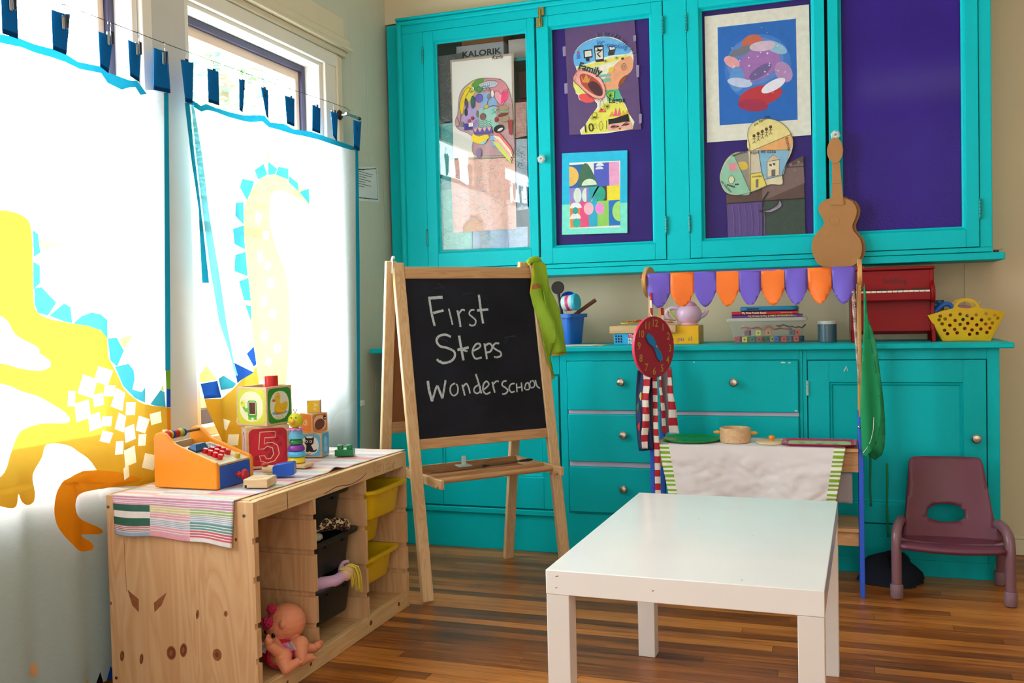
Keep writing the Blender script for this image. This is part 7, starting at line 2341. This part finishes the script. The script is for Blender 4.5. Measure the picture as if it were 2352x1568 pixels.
for p in ([(2.826,1.511),(2.885,1.542),(2.905,1.506),(2.850,1.481)], [(2.910,1.553),(2.961,1.532),(2.943,1.511),(2.907,1.505)], [(2.967,1.542),(3.041,1.545),(3.039,1.505),(2.949,1.511)], [(3.040,1.521),(3.104,1.500),(3.108,1.468),(3.042,1.495)], [(3.111,1.468),(3.171,1.488),(3.170,1.426),(3.129,1.454)], [(2.748,1.472),(2.824,1.472),(2.767,1.400),(2.734,1.441)], [(2.707,1.387),(2.751,1.394),(2.747,1.316),(2.700,1.343)], [(2.690,1.299),(2.747,1.315),(2.748,1.233),(2.695,1.249)], [(2.698,1.213),(2.750,1.226),(2.755,1.142),(2.695,1.159)], [(2.710,1.126),(2.760,1.139),(2.769,1.061),(2.726,1.061)], [(2.730,1.046),(2.768,1.043),(2.760,.9872)], [(2.558,.8094),(2.629,.8156),(2.687,.7839),(2.662,.7714),(2.570,.7721)]):
    shp.append((cc, p))
for p in ([(2.504,.7968),(2.553,.8042),(2.573,.7479),(2.513,.7493)], [(2.672,.8588),(2.694,.7848),(2.763,.8166)], [(2.734,.8818),(2.773,.9052),(2.795,.8429),(2.764,.8358)]):
    shp.append((cd_, p))
shp += [(cyp, [(2.501,.8136),(2.525,.856),(2.553,.8069),(2.505,.7996)]), (cyp, [(2.901,1.582),(2.915,1.587),(2.915,1.551),(2.901,1.546)])]
shp += diamonds([(q, r) for q, r in zip([(2.843,1.348),(2.888,1.291),(2.849,1.213),(2.893,1.184),(2.906,1.123),(2.867,1.062),(2.911,1.015),(2.866,.9396),(2.926,.8912),(2.883,.847),(2.838,.7584),(2.722,.7459),(2.757,.6983),(2.693,.6683),(2.778,.6213),(2.632,.6536),(2.665,.599),(2.799,.5357)], (.024, .02, .024, .018, .02, .022, .018, .022, .02, .018, .03, .02, .024, .018, .022, .02, .022, .026))])
stripe = cloth('6ad0e0', (.04, .12, .14))
shp += [(hem, rband), (hem, [(2.461,1.669),(2.488,1.675),(2.503,1.509),(2.519,1.361),(2.526,1.211),(2.530,1.115),(2.508,1.115),(2.501,1.346),(2.479,1.505)]), (stripe, [(2.498,1.670),(2.511,1.672),(2.542,1.514),(2.567,1.324),(2.601,1.159),(2.636,.9893),(2.679,.8584),(2.701,.8106),(2.684,.8118),(2.650,.8888),(2.608,.9898),(2.567,1.158),(2.536,1.322),(2.513,1.510)]), (hem, [(3.552,1.689),(3.575,1.693),(3.559,1.228),(3.539,.6825),(3.528,.4282),(3.513,.4304),(3.527,.8652),(3.537,1.300)])]
def foldr(y, z):
    k = max(0, min(1, (2.86 - y) / .38))
    s = min(1, max(0, (1.70 - z) * 1.2 + .2))
    return XR - .008 + s * (.009 * math.sin(y * 30 + .4) + .016 * k * math.sin((y - .12 * (1.68 - z)) * 62))
R_out = [(y, max(z, zmin)) for y, z in R_out]
t = thing('curtain', 'right dragon print curtain with a curved yellow dragon neck and cyan spikes', 'curtain', (XR, 3.0, 0), group='dragon print curtains')
MB().sheet(R_out, shp, cw, lambda y, z: (foldr(y, z), y, z), .035).build('cloth', t, ang=80)
for p in tabs_r:
    tab(t, p, XR - .006)
# bracket and wire
zw = lambda y: 1.835 + .012 * math.cos((y - 2.4) * 1.6)
chrome = mat('b8b8bc', .2, 1)
gun = mat('3a3a40', .3, .9)
be = (-1.9000,3.4862,1.8261)
t = thing('wire_bracket', 'chrome curtain wire bracket screwed to the right window casing', 'bracket', (XW + .03, be[1], be[2]))
MB().lathe([(.0, 0), (.019, .001), (.021, .005), (.016, .011), (.007, .013)], (XW + .026, be[1] + .0, be[2]), gun, (1, 0, 0), 24).build('rose', t)
b = MB().tube([(XW + .036, be[1], be[2]), (XR - .012, be[1] + .0, be[2]), (XR - .006, be[1] + .006, be[2] + .001)], .006, chrome, 12)
b.tube([(XR - .006, be[1] - .01, be[2] + .001), (XR - .006, be[1] + .095, be[2] + .001)], .0055, chrome, 12)
b.build('arm', t)
MB().lathe([(.006, 0), (.0075, .002), (.0075, .014), (.005, .016)], (XR - .006, be[1] + .095, be[2] + .001), gun, (0, 1, 0), 14).build('end_nut', t)
tops = [(-1.9250,1.8250,1.8381), (-1.9250,1.9913,1.8142), (-1.9250,2.1541,1.8013), (-1.9250,2.2661,1.8063), (-1.9250,2.3778,1.8132), (-1.9000,2.4716,1.7981), (-1.9000,2.6053,1.8024), (-1.9000,2.7609,1.8064), (-1.9000,2.8861,1.8040), (-1.9000,3.0559,1.8086), (-1.9000,3.2394,1.8096), (-1.9000,3.3724,1.8133), (-1.9000,3.5556,1.8140)]
wp = [(-1.9100,1.7187,1.8306), (-1.9100,1.7917,1.8297), (-1.9100,1.9769,1.8295), (-1.9100,2.1440,1.8302), (-1.9100,2.3856,1.8303), (-1.9060,2.7390,1.8325), (-1.9060,3.0438,1.8382), (-1.9060,3.4803,1.8503), (XR - .006, be[1] - .008, be[2] + .002)]
tag(MB().tube(wp, .0011, gun, 6, sm=3).build('curtain_wire'), 'thin steel wire strung across both windows for the curtains', 'wire')
def on_wire(y):
    for a, b_ in zip(wp, wp[1:]):
        if a[1] <= y <= b_[1]:
            k = (y - a[1]) / (b_[1] - a[1])
            return (a[0] + (b_[0] - a[0]) * k, y, a[2] + (b_[2] - a[2]) * k - .049)
    return (XR - .006, y, be[2] - .042)
tops = [on_wire(p[1]) for p in tops]
clip = thing('curtain_clip', 'x', 'clip', (0, 0, 0), 0, 'wire clips holding the curtain tabs', False)
b = MB().tube([(0, .0, .018), (0, .0045, .024), (0, .004, .036), (0, .006, .046), (0, .001, .0515), (0, -.005, .048), (0, -.005, .042)], .0011, chrome, 6, sm=3)
b.build('hook', clip)
b = MB().prism([(-.005, .022), (-.004, -.014), (.004, -.014), (.005, .022)], F((.004, 0, 0), (0, 1, 0), (0, 0, 1)), .006, gun).prism([(-.005, .022), (-.004, -.014), (.004, -.014), (.005, .022)], F((-.008, 0, 0), (0, 1, 0), (0, 0, 1)), .005, chrome)
b.build('jaw', clip, bevel=.001)
for i, p in enumerate(tops):
    lab = ('%s metal clip from the left on the left curtain' % ORD[i]) if i < 5 else ('%s metal clip from the left on the right curtain' % ORD[i - 5])
    if i == 12:
        lab = 'metal clip holding the last tab next to the wire bracket'
    o = clip if i == 0 else dup(clip, p, 0, lab)
    if i == 0:
        o.location = p
        o['label'] = lab

bpy.context.view_layer.update()
